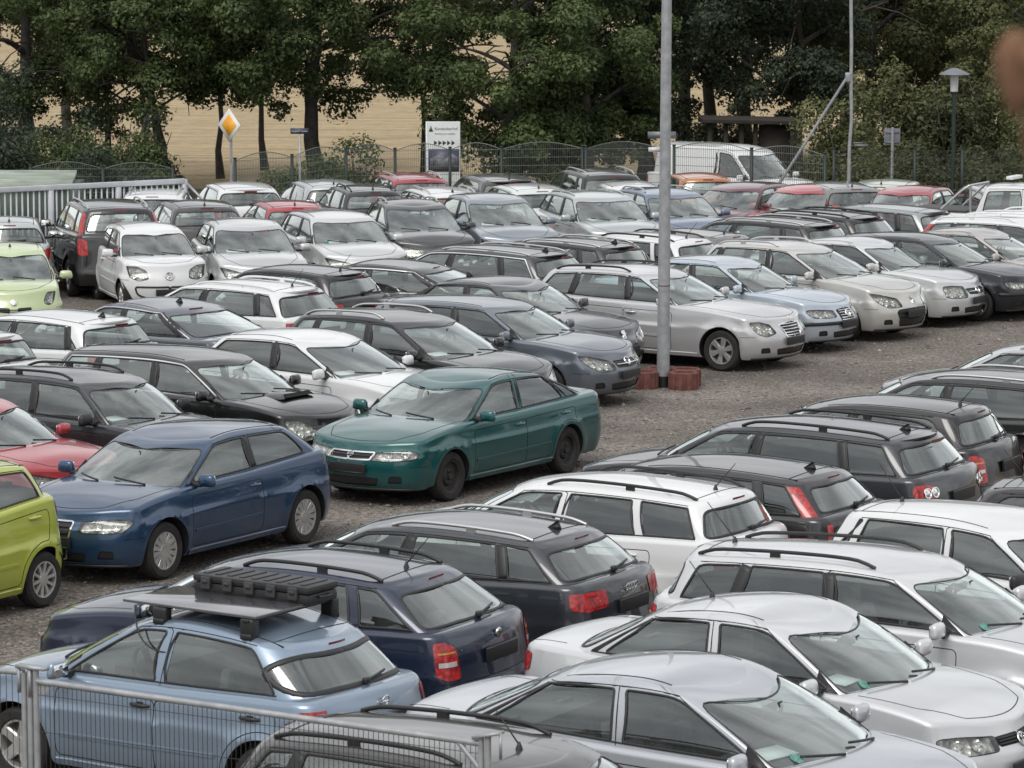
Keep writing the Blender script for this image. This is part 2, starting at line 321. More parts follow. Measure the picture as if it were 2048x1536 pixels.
    def lpos(s,u,v):
        u=np.asarray(u,float); v=np.asarray(v,float); zt=s.lztop(u)
        th=np.clip(v-1,0,1)*s.T1
        z=np.where(v<=1,s.zbot+(zt-s.r1s-s.zbot)*np.minimum(v,1),zt-s.r1s+s.r*np.sin(th)); ins=s.r*(1-np.cos(th))
        x,y=s.lxy(u,z,ins)
        side=np.clip((u-1.2)*2,0,1)*np.clip((3.8-u)*2,0,1)
        for xa in s.xa:
            d=np.hypot(x-xa,z-s.R); y=y+side*s.S.get('flare',.02)*np.exp(-((d-(s.R+.06))/.08)**2)*(z>s.R-.1)
        return np.stack([x,y,z],-1)
    # cabin band
    def gw(s,x,t):
        zt=s.zb0
        base=s.W/2+s.wz(s.zd(x))-s.r1c-s.led-.012-s.taper*((x-s.xm)/s.xm)**2
        return base-s.tum*(.55*t+.45*t*t*np.sign(t))
    def gxy(s,u,t,ins):
        u,t,ins=np.broadcast_arrays(np.asarray(u,float),t,ins)
        xF=s.xF(t)+ins; xR=s.xR(t)-ins; x2=xF+s.rcx; x3=xR-s.qx
        y2=s.gw(x2,t)-ins; y3=s.gw(x3,t)-ins; wf=y2-s.rcy; wr=y3-s.qy
        X=np.zeros(u.shape);Y=np.zeros(u.shape)
        m=u<=1; X[m]=(xF-s.bw*(1-u*u))[m]; Y[m]=(u*wf)[m]
        q=np.clip(u-1,0,1); sl=(s.gw(x2+.01,t)-s.gw(x2-.01,t))/.02
        m=(u>1)&(u<=2); k=.55*s.rcy; X[m]=bez(xF,xF+k*np.minimum(2*s.bw/wf,.6),x2-.55*s.rcx,x2,q)[m]; Y[m]=bez(wf,wf+k,y2-.55*s.rcx*sl,y2,q)[m]
        m=(u>2)&(u<=3); xs=x2+(u-2)*(x3-x2); X[m]=xs[m]; Y[m]=(s.gw(xs,t)-ins)[m]
        q=np.clip(u-3,0,1); sl=(s.gw(x3+.01,t)-s.gw(x3-.01,t))/.02
        m=(u>3)&(u<=4); X[m]=bez(x3,x3+.55*s.qx,xR-.55*s.qy*np.minimum(2*s.bwr/wr,.6),xR,q)[m]; Y[m]=bez(y3,y3+.55*s.qx*sl,wr+.55*s.qy,wr,q)[m]
        m=u>4; q=5-u; X[m]=(xR+s.bwr*(1-q*q))[m]; Y[m]=(q*wr)[m]
        return X,Y
    def roof(s,x,y):
        w=np.maximum(s.gw(x,1.0),.3); return s.zr(x)+s.crown*(1-(y/w)**2)
    def gend(s,u):
        if s._ge is None:
            q=s._ug; x1,y1=s.gxy(q,1.0,s.r2c); x0,y0=s.gxy(q,0.0,0.0); s._ge=(s.deck(x0,y0)-.01,s.roof(x1,y1))
        return np.interp(u,s._ug,s._ge[0]),np.interp(u,s._ug,s._ge[1])
    def gpos(s,u,v):
        u=np.asarray(u,float); v=np.asarray(v,float); z0,zt=s.gend(u); r=s.rg
        th=np.clip(v-1,0,1)*s.T2
        z=np.where(v<=1,z0+(zt-s.r2s-z0)*np.minimum(v,1),zt-s.r2s+r*np.sin(th)); ins=r*(1-np.cos(th))
        x,y=s.gxy(u,(z-z0)/(zt-z0),ins); return np.stack([x,y,z],-1)
    # flat coordinates (a, b) <-> (u, v)
    def la(s,u): return np.interp(u,range(6),s.A)
    def lu(s,a): return np.interp(a,s.A,range(6))
    def lb(s,v): v=np.asarray(v,float); return np.where(v<=1,v*s.B1,s.B1+(v-1)*.09)
    def lv(s,b): b=np.asarray(b,float); return np.where(b<=s.B1,b/s.B1,1+(b-s.B1)/.09)
    def ga(s,u): return np.interp(u,range(6),s.AG)
    def gu(s,a): return np.interp(a,s.AG,range(6))
    def gb(s,v): v=np.asarray(v,float); return np.where(v<=1,v*s.BG,s.BG+(v-1)*.09)
    def gv(s,b): b=np.asarray(b,float); return np.where(b<=s.BG,b/s.BG,1+(b-s.BG)/.09)
    def lower_ab(s,u,z):
        u=np.asarray(u,float); zt=s.lztop(u); v=(z-s.zbot)/(zt-s.r1s-s.zbot)
        return np.stack([s.la(u),s.lb(np.minimum(v,1.2))],-1)
    def side_ab(s,x,z): return s.lower_ab(2+(np.asarray(x,float)-s.x2)/(s.x3-s.x2),np.asarray(z,float))
    def front_ab(s,a,z): return s.lower_ab(s.lu(np.asarray(a,float)),np.asarray(z,float))
    def rear_ab(s,a,z): return s.lower_ab(s.lu(s.A[5]-np.asarray(a,float)),np.asarray(z,float))
    def cab_side_ab(s,x,t):
        """x along the car, t = share of the cabin height"""
        x=np.asarray(x,float); t=np.asarray(t,float); x2=s.xF(t)+s.rcx; x3=s.xR(t)-s.qx; u=2+(x-x2)/(x3-x2)
        z0,zt=s.gend(u); v=t*(zt-z0)/(zt-s.r2s-z0)
        return np.stack([s.ga(u),s.gb(v)],-1)
    def lowpt(s,a,b): return s.lpos(s.lu(a),s.lv(b))
    def cabpt(s,a,b): return s.gpos(s.gu(a),s.gv(b))
    def named(s,n,side):
        sg=1 if side=='L' else -1
        if n=='wsb': p=s.gpos(1.2,0.03)
        elif n=='wst': p=s.gpos(1.2,1.1)
        elif n=='rgt': p=s.gpos(3.8,1.1)
        elif n=='rgb': p=s.gpos(3.8,.05)
        elif n=='wf': p=np.array([s.xa[0],s.W/2-.03,0])
        elif n=='wr': p=np.array([s.xa[1],s.W/2-.03,0])
        elif n in('bpb','bpt'): t=.05 if n=='bpb' else .95; q=s.S['pillars'][0]; ab=s.cab_side_ab(np.array([q[0]+(q[1]-q[0])*t]),np.array([t])); p=s.cabpt(ab[:,0],ab[:,1])
        elif n=='nose': p=np.array([s.xf(s.zh-.1),0,s.zh-.1])
        elif n=='hl': p=s.lpos(1.5,.85)
        elif n=='tl': p=s.lpos(3.4,.85)
        elif n=='plate': p=np.array([s.xr(.8),0,.8])
        elif n=='mir': p=np.array([s.xc+.26,s.W/2+.08,s.zb0+.08])
        else: raise KeyError(n)
        p=np.array(p,float).ravel(); return np.array([s.L/2-p[0],sg*p[1],p[2]])
    def cloud(s):
        u,v=np.meshgrid(np.linspace(0,5,41),[0,.3,.6,.9,1.5,2]); P=[s.lpos(u,v).reshape(-1,3)]
        u,v=np.meshgrid(np.linspace(0,5,41),[.5,1,1.5,2]); P.append(s.gpos(u,v).reshape(-1,3))
        x=np.linspace(s.xt,s.xrt,12); P.append(np.stack([x,0*x,s.roof(x,0*x)],-1))
        P=np.concatenate(P); P[:,0]=s.L/2-P[:,0]; return np.concatenate([P,P*[1,-1,1]])
# ---------------------------------------------------------------- ground, road, field
F_PX = 7000.0
def at_depth(px, py, Y):
    """world point at distance Y (along +Y) seen at pixel (px, py) of the 2048 wide photograph"""
    a = (768 - py) / F_PX; t = math.tan(math.atan(a) - CAM_PITCH); d = (Y * math.cos(CAM_PITCH) - Y * t * math.sin(CAM_PITCH))
    return np.array([(px - 1024) / F_PX * d, Y, CAM_H + Y * t])
def on_ground(px, py, z=0.):
    t = math.tan(math.atan((768 - py) / F_PX) - CAM_PITCH); return at_depth(px, py, (z - CAM_H) / t)
def xat(px, Y, z=0.): return (px - 1024) / F_PX * (Y * math.cos(CAM_PITCH) - (z - CAM_H) * math.sin(CAM_PITCH))
def gravel(nt, out, N, LK):
    p = N('ShaderNodeBsdfPrincipled'); LK(p.outputs[0], out.inputs[0]); tc = N('ShaderNodeTexCoord'); P = tc.outputs['Object']
    v = N('ShaderNodeTexVoronoi'); v.inputs['Scale'].default_value = 34; LK(P, v.inputs[0])
    v2 = N('ShaderNodeTexVoronoi'); v2.inputs['Scale'].default_value = 9; LK(P, v2.inputs[0])
    n = N('ShaderNodeTexNoise'); n.inputs['Scale'].default_value = .55; n.inputs['Detail'].default_value = 6; n.inputs['Roughness'].default_value = .6; LK(P, n.inputs[0])
    n2 = N('ShaderNodeTexNoise'); n2.inputs['Scale'].default_value = 11; n2.inputs['Detail'].default_value = 8; n2.inputs['Roughness'].default_value = .8; LK(P, n2.inputs[0])
    cr = N('ShaderNodeValToRGB'); e = cr.color_ramp.elements; e[0].position = .0; e[0].color = (.075, .062, .052, 1); e[1].position = 1; e[1].color = (.44, .39, .35, 1)
    for q, c in ((.3, (.150, .132, .115, 1)), (.6, (.220, .196, .172, 1)), (.85, (.30, .268, .242, 1))): k = e.new(q); k.color = c
    LK(v.outputs['Color'], cr.inputs[0])
    mr = N('ShaderNodeMapRange'); mr.inputs[1].default_value = .3; mr.inputs[2].default_value = .7; mr.inputs[3].default_value = .66; mr.inputs[4].default_value = 1.3; LK(n.outputs[0], mr.inputs[0])
    m2 = N('ShaderNodeMapRange'); m2.inputs[1].default_value = .25; m2.inputs[2].default_value = .75; m2.inputs[3].default_value = .62; m2.inputs[4].default_value = 1.3; LK(n2.outputs[0], m2.inputs[0])
    ml = N('ShaderNodeMath'); ml.operation = 'MULTIPLY'; LK(mr.outputs[0], ml.inputs[0]); LK(m2.outputs[0], ml.inputs[1])
    rm = N('ShaderNodeMapping'); rm.inputs['Rotation'].default_value = (0, 0, math.radians(-62)); rm.inputs['Scale'].default_value = (.035, .55, 1); LK(P, rm.inputs[0]); tn = N('ShaderNodeTexNoise'); tn.inputs['Scale'].default_value = 1.; tn.inputs['Detail'].default_value = 3; LK(rm.outputs[0], tn.inputs[0])   # worn wheel tracks along the lane
    tr = N('ShaderNodeMapRange'); tr.inputs[1].default_value = .35; tr.inputs[2].default_value = .65; tr.inputs[3].default_value = .84; tr.inputs[4].default_value = 1.14; LK(tn.outputs[0], tr.inputs[0]); m5 = N('ShaderNodeMath'); m5.operation = 'MULTIPLY'; LK(ml.outputs[0], m5.inputs[0]); LK(tr.outputs[0], m5.inputs[1]); ml = m5
    mx = N('ShaderNodeMix'); mx.data_type = 'RGBA'; mx.blend_type = 'MULTIPLY'; mx.inputs[0].default_value = 1; LK(cr.outputs[0], mx.inputs[6]); LK(ml.outputs[0], mx.inputs[7]); LK(mx.outputs[2], p.inputs['Base Color'])
    p.inputs['Roughness'].default_value = .9; p.inputs['Specular IOR Level'].default_value = .25
    bu = N('ShaderNodeBump'); bu.inputs['Strength'].default_value = .9; bu.inputs['Distance'].default_value = .03; ad = N('ShaderNodeMath'); ad.operation = 'ADD'; LK(v.outputs[0], ad.inputs[0]); LK(v2.outputs[0], ad.inputs[1]); LK(ad.outputs[0], bu.inputs['Height']); LK(bu.outputs[0], p.inputs['Normal'])
def stubble(nt, out, N, LK):
    p = N('ShaderNodeBsdfPrincipled'); LK(p.outputs[0], out.inputs[0]); tc = N('ShaderNodeTexCoord'); mp = N('ShaderNodeMapping'); mp.inputs['Rotation'].default_value = (0, 0, .03); LK(tc.outputs['Object'], mp.inputs[0])
    st = N('ShaderNodeMapping'); st.inputs['Scale'].default_value = (.13, 1.6, 1); LK(mp.outputs[0], st.inputs[0])
    w = N('ShaderNodeTexNoise'); w.inputs['Scale'].default_value = .9; w.inputs['Detail'].default_value = 7; w.inputs['Roughness'].default_value = .7; w.inputs['Distortion'].default_value = .4; LK(st.outputs[0], w.inputs[0])
    n = N('ShaderNodeTexNoise'); n.inputs['Scale'].default_value = 1.8; n.inputs['Detail'].default_value = 9; n.inputs['Roughness'].default_value = .8; LK(mp.outputs[0], n.inputs[0])
    cr = N('ShaderNodeValToRGB'); e = cr.color_ramp.elements; e[0].position = .36; e[0].color = (.22, .16, .095, 1); e[1].position = .63; e[1].color = (.52, .425, .28, 1); k = e.new(.48); k.color = (.38, .295, .18, 1)
    ad = N('ShaderNodeMix'); ad.inputs[0].default_value = .45; LK(w.outputs[0], ad.inputs[2]); LK(n.outputs[0], ad.inputs[3]); LK(ad.outputs[0], cr.inputs[0]); LK(cr.outputs[0], p.inputs['Base Color']); p.inputs['Roughness'].default_value = 1; p.inputs['Specular IOR Level'].default_value = .1
    bu = N('ShaderNodeBump'); bu.inputs['Strength'].default_value = .6; bu.inputs['Distance'].default_value = .2; LK(n.outputs[0], bu.inputs['Height']); LK(bu.outputs[0], p.inputs['Normal'])
GRAVEL = mat('gravel', gravel); STUBBLE = mat('stubble', stubble)
ASPHALT = pbr('asphalt', (.06, .06, .06), .9, noise=.25, nscale=3, bump=.2, bscale=40); VERGE = pbr('verge_grass', (.10, .095, .045), 1, noise=.5, nscale=2, bump=.6, bscale=9)
def ground():
    def hgt(y): return float(np.interp(y, [-2000, 87, 88.2, 93, 95, 104, 130, 700, 3000], [0, 0, -.5, -.55, -1., -1., -1.2, 6, 60]))
    ys = np.concatenate([[-2000, -800, -300, -120], np.arange(-60, 86, 8), np.arange(86, 106, .5), np.arange(106, 140, 6), [160, 200, 300, 450, 700, 1200, 3000]]); xs = np.array([-1500, -400, -120, -60, -30, -10, 0, 10, 30, 60, 120, 400, 1500.])
    def strip(name, m, y0, y1, dz=0.):
        yy = np.unique(np.concatenate([[y0], ys[(ys > y0) & (ys < y1)], [y1]])); o = MB().grid(np.array([[(x, y, hgt(y) + dz) for x in xs] for y in yy])).build(name, m, smooth=60); tag(o, kind='structure'); return o
    strip('ground', GRAVEL, -2000, 87.5); strip('verge', VERGE, 87.5, 95); strip('road', ASPHALT, 95, 101.5); strip('grass_bank', VERGE, 101.5, 108); strip('stubble_field', STUBBLE, 108, 3000)
ground()
# loose stones along the lane, so that the gravel has an edge of its own
def stones():
    V0 = np.array([(1, 0, 0), (-1, 0, 0), (0, 1, 0), (0, -1, 0), (0, 0, 1), (0, 0, -.4)], float); F0 = [(0, 2, 4), (2, 1, 4), (1, 3, 4), (3, 0, 4), (2, 0, 5), (1, 2, 5), (3, 1, 5), (0, 3, 5)]; rs = np.random.RandomState(3); n = 9000
    X = rs.uniform(-9, 12, n); Y = rs.uniform(27, 62, n); keep = np.abs(X - (Y - 38) * .30) < 7; X, Y = X[keep], Y[keep]; n = len(X); S_ = rs.gamma(2.2, .0075, n) + .006; A = rs.uniform(0, 6.28, n)
    Vs = V0[None] * S_[:, None, None] * rs.uniform(.6, 1.3, (n, 6, 1)); c, s = np.cos(A)[:, None], np.sin(A)[:, None]; V = np.stack([Vs[:, :, 0] * c - Vs[:, :, 1] * s + X[:, None], Vs[:, :, 0] * s + Vs[:, :, 1] * c + Y[:, None], Vs[:, :, 2] * .7 + .004], -1)
    F = (np.array(F0)[None] + 6 * np.arange(n)[:, None, None]).reshape(-1, 3); o = link('loose_gravel', new_mesh('loose_gravel', V.reshape(-1, 3), F, pbr('stone', (.25, .21, .18), .9, noise=.6, nscale=3), smooth=False)); tag(o, 'loose brown gravel stones scattered over the lane', None, None, 'stuff')
stones()
# ---------------------------------------------------------------- trees and shrubs
def leaf_mat(name, c0, c1, c2):
    def b(nt, out, N, LK):
        p = N('ShaderNodeBsdfPrincipled'); ge = N('ShaderNodeNewGeometry'); tc = N('ShaderNodeTexCoord'); n = N('ShaderNodeTexNoise'); n.inputs['Scale'].default_value = .55; n.inputs['Detail'].default_value = 3; LK(tc.outputs['Object'], n.inputs[0])
        ad = N('ShaderNodeMath'); ad.operation = 'MULTIPLY_ADD'; ad.inputs[1].default_value = .45; LK(ge.outputs['Random Per Island'], ad.inputs[0]); s = N('ShaderNodeMath'); s.operation = 'MULTIPLY_ADD'; s.inputs[1].default_value = 1.5; s.inputs[2].default_value = -.48; LK(n.outputs[0], s.inputs[0]); LK(s.outputs[0], ad.inputs[2])
        cr = N('ShaderNodeValToRGB'); e = cr.color_ramp.elements; e[0].position = .1; e[0].color = (*c0, 1); e[1].position = .95; e[1].color = (*c2, 1); k = e.new(.5); k.color = (*c1, 1); LK(ad.outputs[0], cr.inputs[0]); LK(cr.outputs[0], p.inputs['Base Color'])
        p.inputs['Roughness'].default_value = .55; p.inputs['Specular IOR Level'].default_value = .35
        t = N('ShaderNodeBsdfTranslucent'); LK(cr.outputs[0], t.inputs[0]); m = N('ShaderNodeMixShader'); m.inputs[0].default_value = .33; LK(p.outputs[0], m.inputs[1]); LK(t.outputs[0], m.inputs[2]); LK(m.outputs[0], out.inputs[0])
    return mat(name, b)
LEAF_MID = leaf_mat('leaf_mid', (.046, .072, .028), (.096, .132, .048), (.170, .208, .078)); LEAF_DARK = leaf_mat('leaf_dark', (.032, .047, .032), (.058, .078, .048), (.098, .120, .070)); LEAF_OLIVE = leaf_mat('leaf_olive', (.074, .086, .036), (.135, .148, .060), (.215, .218, .096)); LEAF_BROWN = leaf_mat('leaf_brown', (.056, .066, .032), (.102, .114, .050), (.165, .168, .080))
BARK = pbr('bark', (.060, .053, .046), .95, noise=.4, nscale=4, bump=.8, bscale=8)
def leaves(centres, radii, n, size, rs, flat=.75, loose=.35):
    """n leaves set over rounded boughs; each leaf lies roughly along the bough's skin, so that boughs catch the sky on top"""
    k = rs.choice(len(centres), n, p=radii ** 2 / (radii ** 2).sum()); d = rs.normal(0, 1, (n, 3)); d /= np.linalg.norm(d, axis=1)[:, None]; fl = rs.uniform(0, 1, n) < .45; d[fl, 2] = np.abs(d[fl, 2])
    lump = 1 + .18 * np.sin(d[:, 0] * 7 + k) * np.cos(d[:, 1] * 6 + k * 2.) + .12 * np.sin(d[:, 2] * 9 + k); r = radii[k] * lump * (1 - .45 * rs.uniform(0, 1, n) ** 2.2)
    C = centres[k] + d * r[:, None] * [1, 1, flat] + rs.normal(0, .05, (n, 3)); w = d * [.8, .8, 1.1] + [0, 0, .25] + rs.normal(0, loose + .15, (n, 3)); w /= np.linalg.norm(w, axis=1)[:, None]
    a = np.cross(w, rs.normal(0, 1, (n, 3))); a /= np.linalg.norm(a, axis=1)[:, None]; b = np.cross(w, a); s = size * rs.uniform(.55, 1.4, n)[:, None]
    V = np.stack([C - a * s, C + b * s * .55 + w * s * .1, C + a * s, C - b * s * .55 + w * s * .1], 1); return V.reshape(-1, 3), np.arange(n * 4).reshape(n, 4)
def tree(name, px, Y, label, m, rad, zc, zr, clumps, per, trunk=.25, lean=0., seed=1, spread=.42, size=.066, base=-1., limbs=7, low=None, cat='tree', group='trees along the road behind the mesh fence', x=None, holes=.0, multi=1, hollow=.35):
    rs = np.random.RandomState(seed); X = xat(px, Y, 1.) if x is None else x; root = empty(name, (X, Y, base), 0, label, cat, group); tb = MB(); ztop = zc - base + zr * .5; tips = []
    for q in range(multi):
        lx = lean + (rs.uniform(-.8, .8) if multi > 1 else 0); k = np.linspace(0, 1, 9); P = np.stack([lx * k ** 1.3 * ztop * .35 + rs.normal(0, .05, 9) + (q - (multi - 1) / 2) * .25, rs.normal(0, .05, 9), k * ztop], -1); tb.tube(P, trunk * (1.25 - .95 * k) + .06 * np.exp(-k * 14), 9); tips.append(P)
    P = tips[0]
    for i in range(limbs * multi):
        P = tips[i % multi]; j = rs.randint(3, 8); p0 = P[j]; an = rs.uniform(0, 6.28); ln = rad * rs.uniform(.5, .95); e = p0 + [ln * math.cos(an), ln * math.sin(an), rs.uniform(.1, 1.0) * ln * .7]; mid = (p0 + e) / 2 + [0, 0, .25 + rs.normal(0, .15)]; t = np.linspace(0, 1, 7)[:, None]; Q = (1 - t) ** 2 * p0 + 2 * t * (1 - t) * mid + t * t * e; tb.tube(Q, np.linspace(trunk * .42, .025, 7), 6)
        for _ in range(3): u_ = Q[rs.randint(2, 6)]; e2 = u_ + rs.normal(0, 1, 3) * [.8, .8, .5]; tb.tube([u_, (u_ + e2) / 2 + [0, 0, .1], e2], [.03, .02, .01], 5)
    tb.build('trunk', BARK, root, smooth=50)
    nb = max(12, clumps // 9); d = rs.normal(0, 1, (nb * 4, 3)); d /= np.linalg.norm(d, axis=1)[:, None]; r = (hollow + (1 - hollow) * rs.uniform(0, 1, nb * 4) ** .55)[:, None]
    C = d * r * [rad, rad, zr] + [lean * ztop * .2, 0, zc - base]; rb = rs.uniform(.45, 1.05, len(C)) * spread * 1.9
    keep = C[:, 2] - rb * .6 > (low if low is not None else .2)
    if holes: keep &= (np.sin(C[:, 0] * 1.3 + seed) * np.sin(C[:, 2] * 1.7 + seed * 1.3)) > -1 + holes * 1.6
    C, rb = C[keep][:nb], rb[keep][:nb]
    # sprays hanging from the lowest boughs
    lowb = C[C[:, 2] < np.percentile(C[:, 2], 35)]; sp = lowb[rs.randint(0, len(lowb), 14)] + rs.normal(0, 1, (14, 3)) * [.6, .6, .2] - [0, 0, .45]; C = np.concatenate([C, sp]); rb = np.concatenate([rb, rs.uniform(.2, .38, 14)])
    V, F = leaves(C, rb, int(clumps * per * 1.9), size, rs); link('crown', new_mesh('crown', V, F, m, smooth=False), root); return root
def shrub(name, px, Y, label, m, w, h, clumps, per, seed, size=.056, spread=.28, base=-1., x=None, group='shrubs behind the mesh fence', dep=None):
    rs = np.random.RandomState(seed); X = xat(px, Y, 0.) if x is None else x; root = empty(name, (X, Y, base), 0, label, 'shrub', group); tb = MB()
    for _ in range(9): a = rs.uniform(0, 6.28); e = np.array([math.cos(a) * w * .4, math.sin(a) * w * .3, h * rs.uniform(.5, .9)]); tb.tube([(0, 0, 0), e * [.4, .4, .55], e], [.035, .025, .01], 5)
    tb.build('stem', BARK, root); clumps_ = clumps; clumps = max(8, clumps // 7); d = rs.normal(0, 1, (clumps, 3)); d /= np.linalg.norm(d, axis=1)[:, None]; d[:, 2] = np.abs(d[:, 2]) * rs.choice([1, 1, .4], clumps); r = rs.uniform(.45, 1.02, clumps)[:, None]
    lump = 1 + .20 * np.sin(d[:, :1] * 6 + seed) * np.cos(d[:, 1:2] * 5 + seed); C = d * r * lump * [w / 2, (dep or w) / 2, h] + [0, 0, .1]; V, F = leaves(C * [1, 1, .85], rs.uniform(.6, 1.2, len(C)) * min(.55, .28 * max(w, h) ** .7), int(clumps_ * per * .9), size, rs, .85); link('foliage', new_mesh('foliage', V, F, m, smooth=False), root); return root
def plant_trees():
    tree('maple_tree', 55, 104, 'dark leafy tree with a thick straight trunk at the left edge', LEAF_MID, 3.7, 4.0, 3.6, 680, 46, .26, seed=3, low=.9, holes=.22)
    tree('maple_tree', 215, 109, 'slim dark tree between the left edge tree and the leaning forked one', LEAF_BROWN, 2.6, 4.2, 3.4, 430, 40, .09, seed=14, low=1.5, holes=.35)
    tree('maple_tree', 318, 103, 'forked tree leaning right, left of the yellow diamond sign', LEAF_MID, 3.0, 4.0, 3.0, 600, 44, .10, lean=.12, seed=5, multi=3, low=1.5, holes=.3)
    tree('maple_tree', 628, 103, 'broad spreading tree with a thick trunk right of the yellow diamond sign', LEAF_MID, 4.7, 4.6, 2.9, 980, 48, .22, seed=8, low=1.9, holes=.2, limbs=10)
    tree('maple_tree', 440, 112, 'tree crown filling the gap behind the yellow diamond sign', LEAF_MID, 2.9, 5.0, 2.6, 480, 42, .08, seed=22, low=2.6, holes=.2)
    tree('maple_tree', 850, 108, 'tree with yellowish upper leaves above the sign board', LEAF_OLIVE, 2.8, 5.6, 2.4, 420, 44, .10, seed=31, low=3.6, holes=.15)
    tree('dense_tree', 1030, 100, 'dense brownish green tree right of the sign board, foliage down to the fence', LEAF_MID, 2.6, 3.4, 3.8, 620, 50, .2, seed=41, low=.6, holes=.12)
    tree('dense_tree', 1170, 102, 'dense green tree left of the lamp mast', LEAF_MID, 2.5, 3.8, 4.0, 560, 50, .2, seed=47, low=.5)
    tree('evergreen_tree', 1290, 107, 'very dark tree behind the lamp mast', LEAF_DARK, 3.0, 3.8, 4.2, 640, 50, .22, seed=53, low=.2, hollow=.2)
    tree('evergreen_tree', 1420, 113, 'very dark tree behind the open shelter', LEAF_DARK, 2.8, 5.0, 3.6, 520, 46, .2, seed=59, low=2.6, hollow=.2)
    tree('evergreen_tree', 1590, 105, 'dark tree with a bent trunk between the open shelter and the raking pole', LEAF_DARK, 2.9, 4.4, 3.6, 560, 46, .2, lean=.05, seed=61, low=2.0, hollow=.25, holes=.15)
    tree('evergreen_tree', 1490, 118, 'dark tree farthest back above the open shelter', LEAF_DARK, 3.4, 5.8, 3.4, 560, 44, .22, seed=67, low=3.0, hollow=.2)
    tree('dense_tree', 1810, 118, 'dense green tree filling the gap above the hedge', LEAF_BROWN, 3.4, 5.6, 3.2, 620, 48, .16, seed=111, low=3.0, hollow=.2)
    tree('dense_tree', 1960, 117, 'dense green tree above the hedge next to the right edge', LEAF_MID, 3.4, 5.6, 3.2, 620, 48, .16, seed=113, low=3.0, hollow=.2)
    tree('dense_tree', 1740, 110, 'dark brown tree rising behind the olive hedge', LEAF_BROWN, 3.2, 4.6, 3.8, 560, 46, .22, seed=71, low=1.2)
    tree('dense_tree', 1930, 112, 'brownish tree behind the street lamp at the right', LEAF_BROWN, 3.4, 4.8, 3.8, 580, 46, .22, seed=73, low=1.2)
    tree('dense_tree', 2090, 106, 'olive tree at the right edge behind the blurred seed head', LEAF_OLIVE, 3.0, 4.4, 4.0, 520, 48, .2, seed=79, low=.6)
    tree('evergreen_tree', 1370, 124, 'dark tree farthest back right of the lamp mast', LEAF_DARK, 3.6, 5.6, 3.4, 560, 44, .22, seed=91, low=2.6, hollow=.2)
    tree('evergreen_tree', 1690, 122, 'dark tree farthest back behind the bent pole', LEAF_DARK, 3.6, 5.4, 3.4, 560, 44, .22, seed=93, low=2.4, hollow=.2)
    tree('evergreen_tree', 1850, 124, 'dark tree farthest back left of the street lamp', LEAF_DARK, 3.6, 5.6, 3.4, 560, 44, .22, seed=95, low=2.6, hollow=.2)
    tree('evergreen_tree', 2010, 124, 'dark tree farthest back right of the street lamp', LEAF_DARK, 3.4, 5.6, 3.4, 520, 44, .22, seed=97, low=2.6, hollow=.2)
    tree('maple_tree', 130, 116, 'leafy tree filling the gap behind the two left edge trees', LEAF_MID, 3.0, 5.8, 2.6, 420, 44, .16, seed=99, low=3.6, holes=.1)
    tree('maple_tree', 520, 116, 'leafy tree crown above the diamond sign farthest back', LEAF_MID, 3.0, 6.0, 2.4, 480, 44, .08, seed=101, low=3.6, holes=.1)
    sh = [(-10, 97, 'dark shrub at the left edge behind the pale green shed', LEAF_DARK, 2.6, 3.3, 3), (110, 98.5, 'dark shrub by the left edge tree trunk', LEAF_MID, 2.4, 2.6, 5), (215, 97, 'dark shrub below the forked tree', LEAF_DARK, 2.0, 2.3, 7), (285, 98, 'shrub at the foot of the forked tree', LEAF_MID, 1.8, 1.5, 9), (20, 100, 'tall dark shrub left of the left edge tree trunk', LEAF_DARK, 2.4, 3.8, 51), (165, 101, 'tall shrub between the left edge tree and the slim dark tree', LEAF_DARK, 2.0, 3.2, 53), (530, 97, 'thin shrub left of the blue street name plate', LEAF_MID, 1.3, 1.1, 11), (585, 96, 'shrub in front of the broad tree trunk', LEAF_MID, 1.3, 1.45, 13), (712, 98, 'leafy shrub right of the broad tree trunk', LEAF_MID, 1.5, 2.2, 15), (740, 94, 'low shrub behind the mesh fence left of the sign board', LEAF_BROWN, 1.2, .9, 17), (965, 93, 'pale reedy shrub right of the sign board', LEAF_OLIVE, 1.3, 1.5, 19), (400, 94, 'small shrub left of the diamond sign pole', LEAF_BROWN, .8, .8, 21), (1480, 108, 'shrub with the field showing through behind the open shelter', LEAF_BROWN, 2.0, 2.6, 23)]
    sh += [(245, 99, 'tall leafy shrub below the slim dark tree', LEAF_MID, 2.0, 3.0, 55), (300, 100, 'tall leafy shrub in front of the forked tree', LEAF_DARK, 1.7, 2.5, 57), (655, 99, 'leafy shrub at the foot of the broad tree', LEAF_MID, 1.5, 1.9, 59)]
    for px, Y, lb, m, w, h, sd in sh: shrub('leafy_shrub', px, Y, lb, m, w, h, int(60 * w * h), 34, sd)
    hd = [(1690, 97, 'olive hedge shrub below the leaning pole', LEAF_OLIVE, 2.6, 3.6, 31), (1790, 99, 'olive hedge shrub behind the square road sign', LEAF_OLIVE, 3.2, 4.3, 33), (1900, 98, 'brownish hedge shrub behind the street lamp', LEAF_BROWN, 3.2, 4.2, 35), (2010, 99, 'olive hedge shrub right of the street lamp', LEAF_OLIVE, 3.2, 4.6, 37), (2110, 96, 'olive hedge shrub at the right edge', LEAF_OLIVE, 3.0, 4.0, 39), (1850, 94, 'low brown hedge shrub below the street lamp', LEAF_BROWN, 3.4, 2.3, 41), (1990, 93, 'low brown hedge shrub behind the white pickup', LEAF_BROWN, 3.2, 2.3, 43), (1735, 94, 'low olive hedge shrub right of the mesh fence end', LEAF_OLIVE, 2.2, 2.3, 45)]
    for px, Y, lb, m, w, h, sd in hd: shrub('hedge_shrub', px, Y, lb, m, w, h, int(58 * w * h), 44, sd, size=.06, spread=.30, group='hedge shrubs on the right', dep=2.4)
plant_trees()
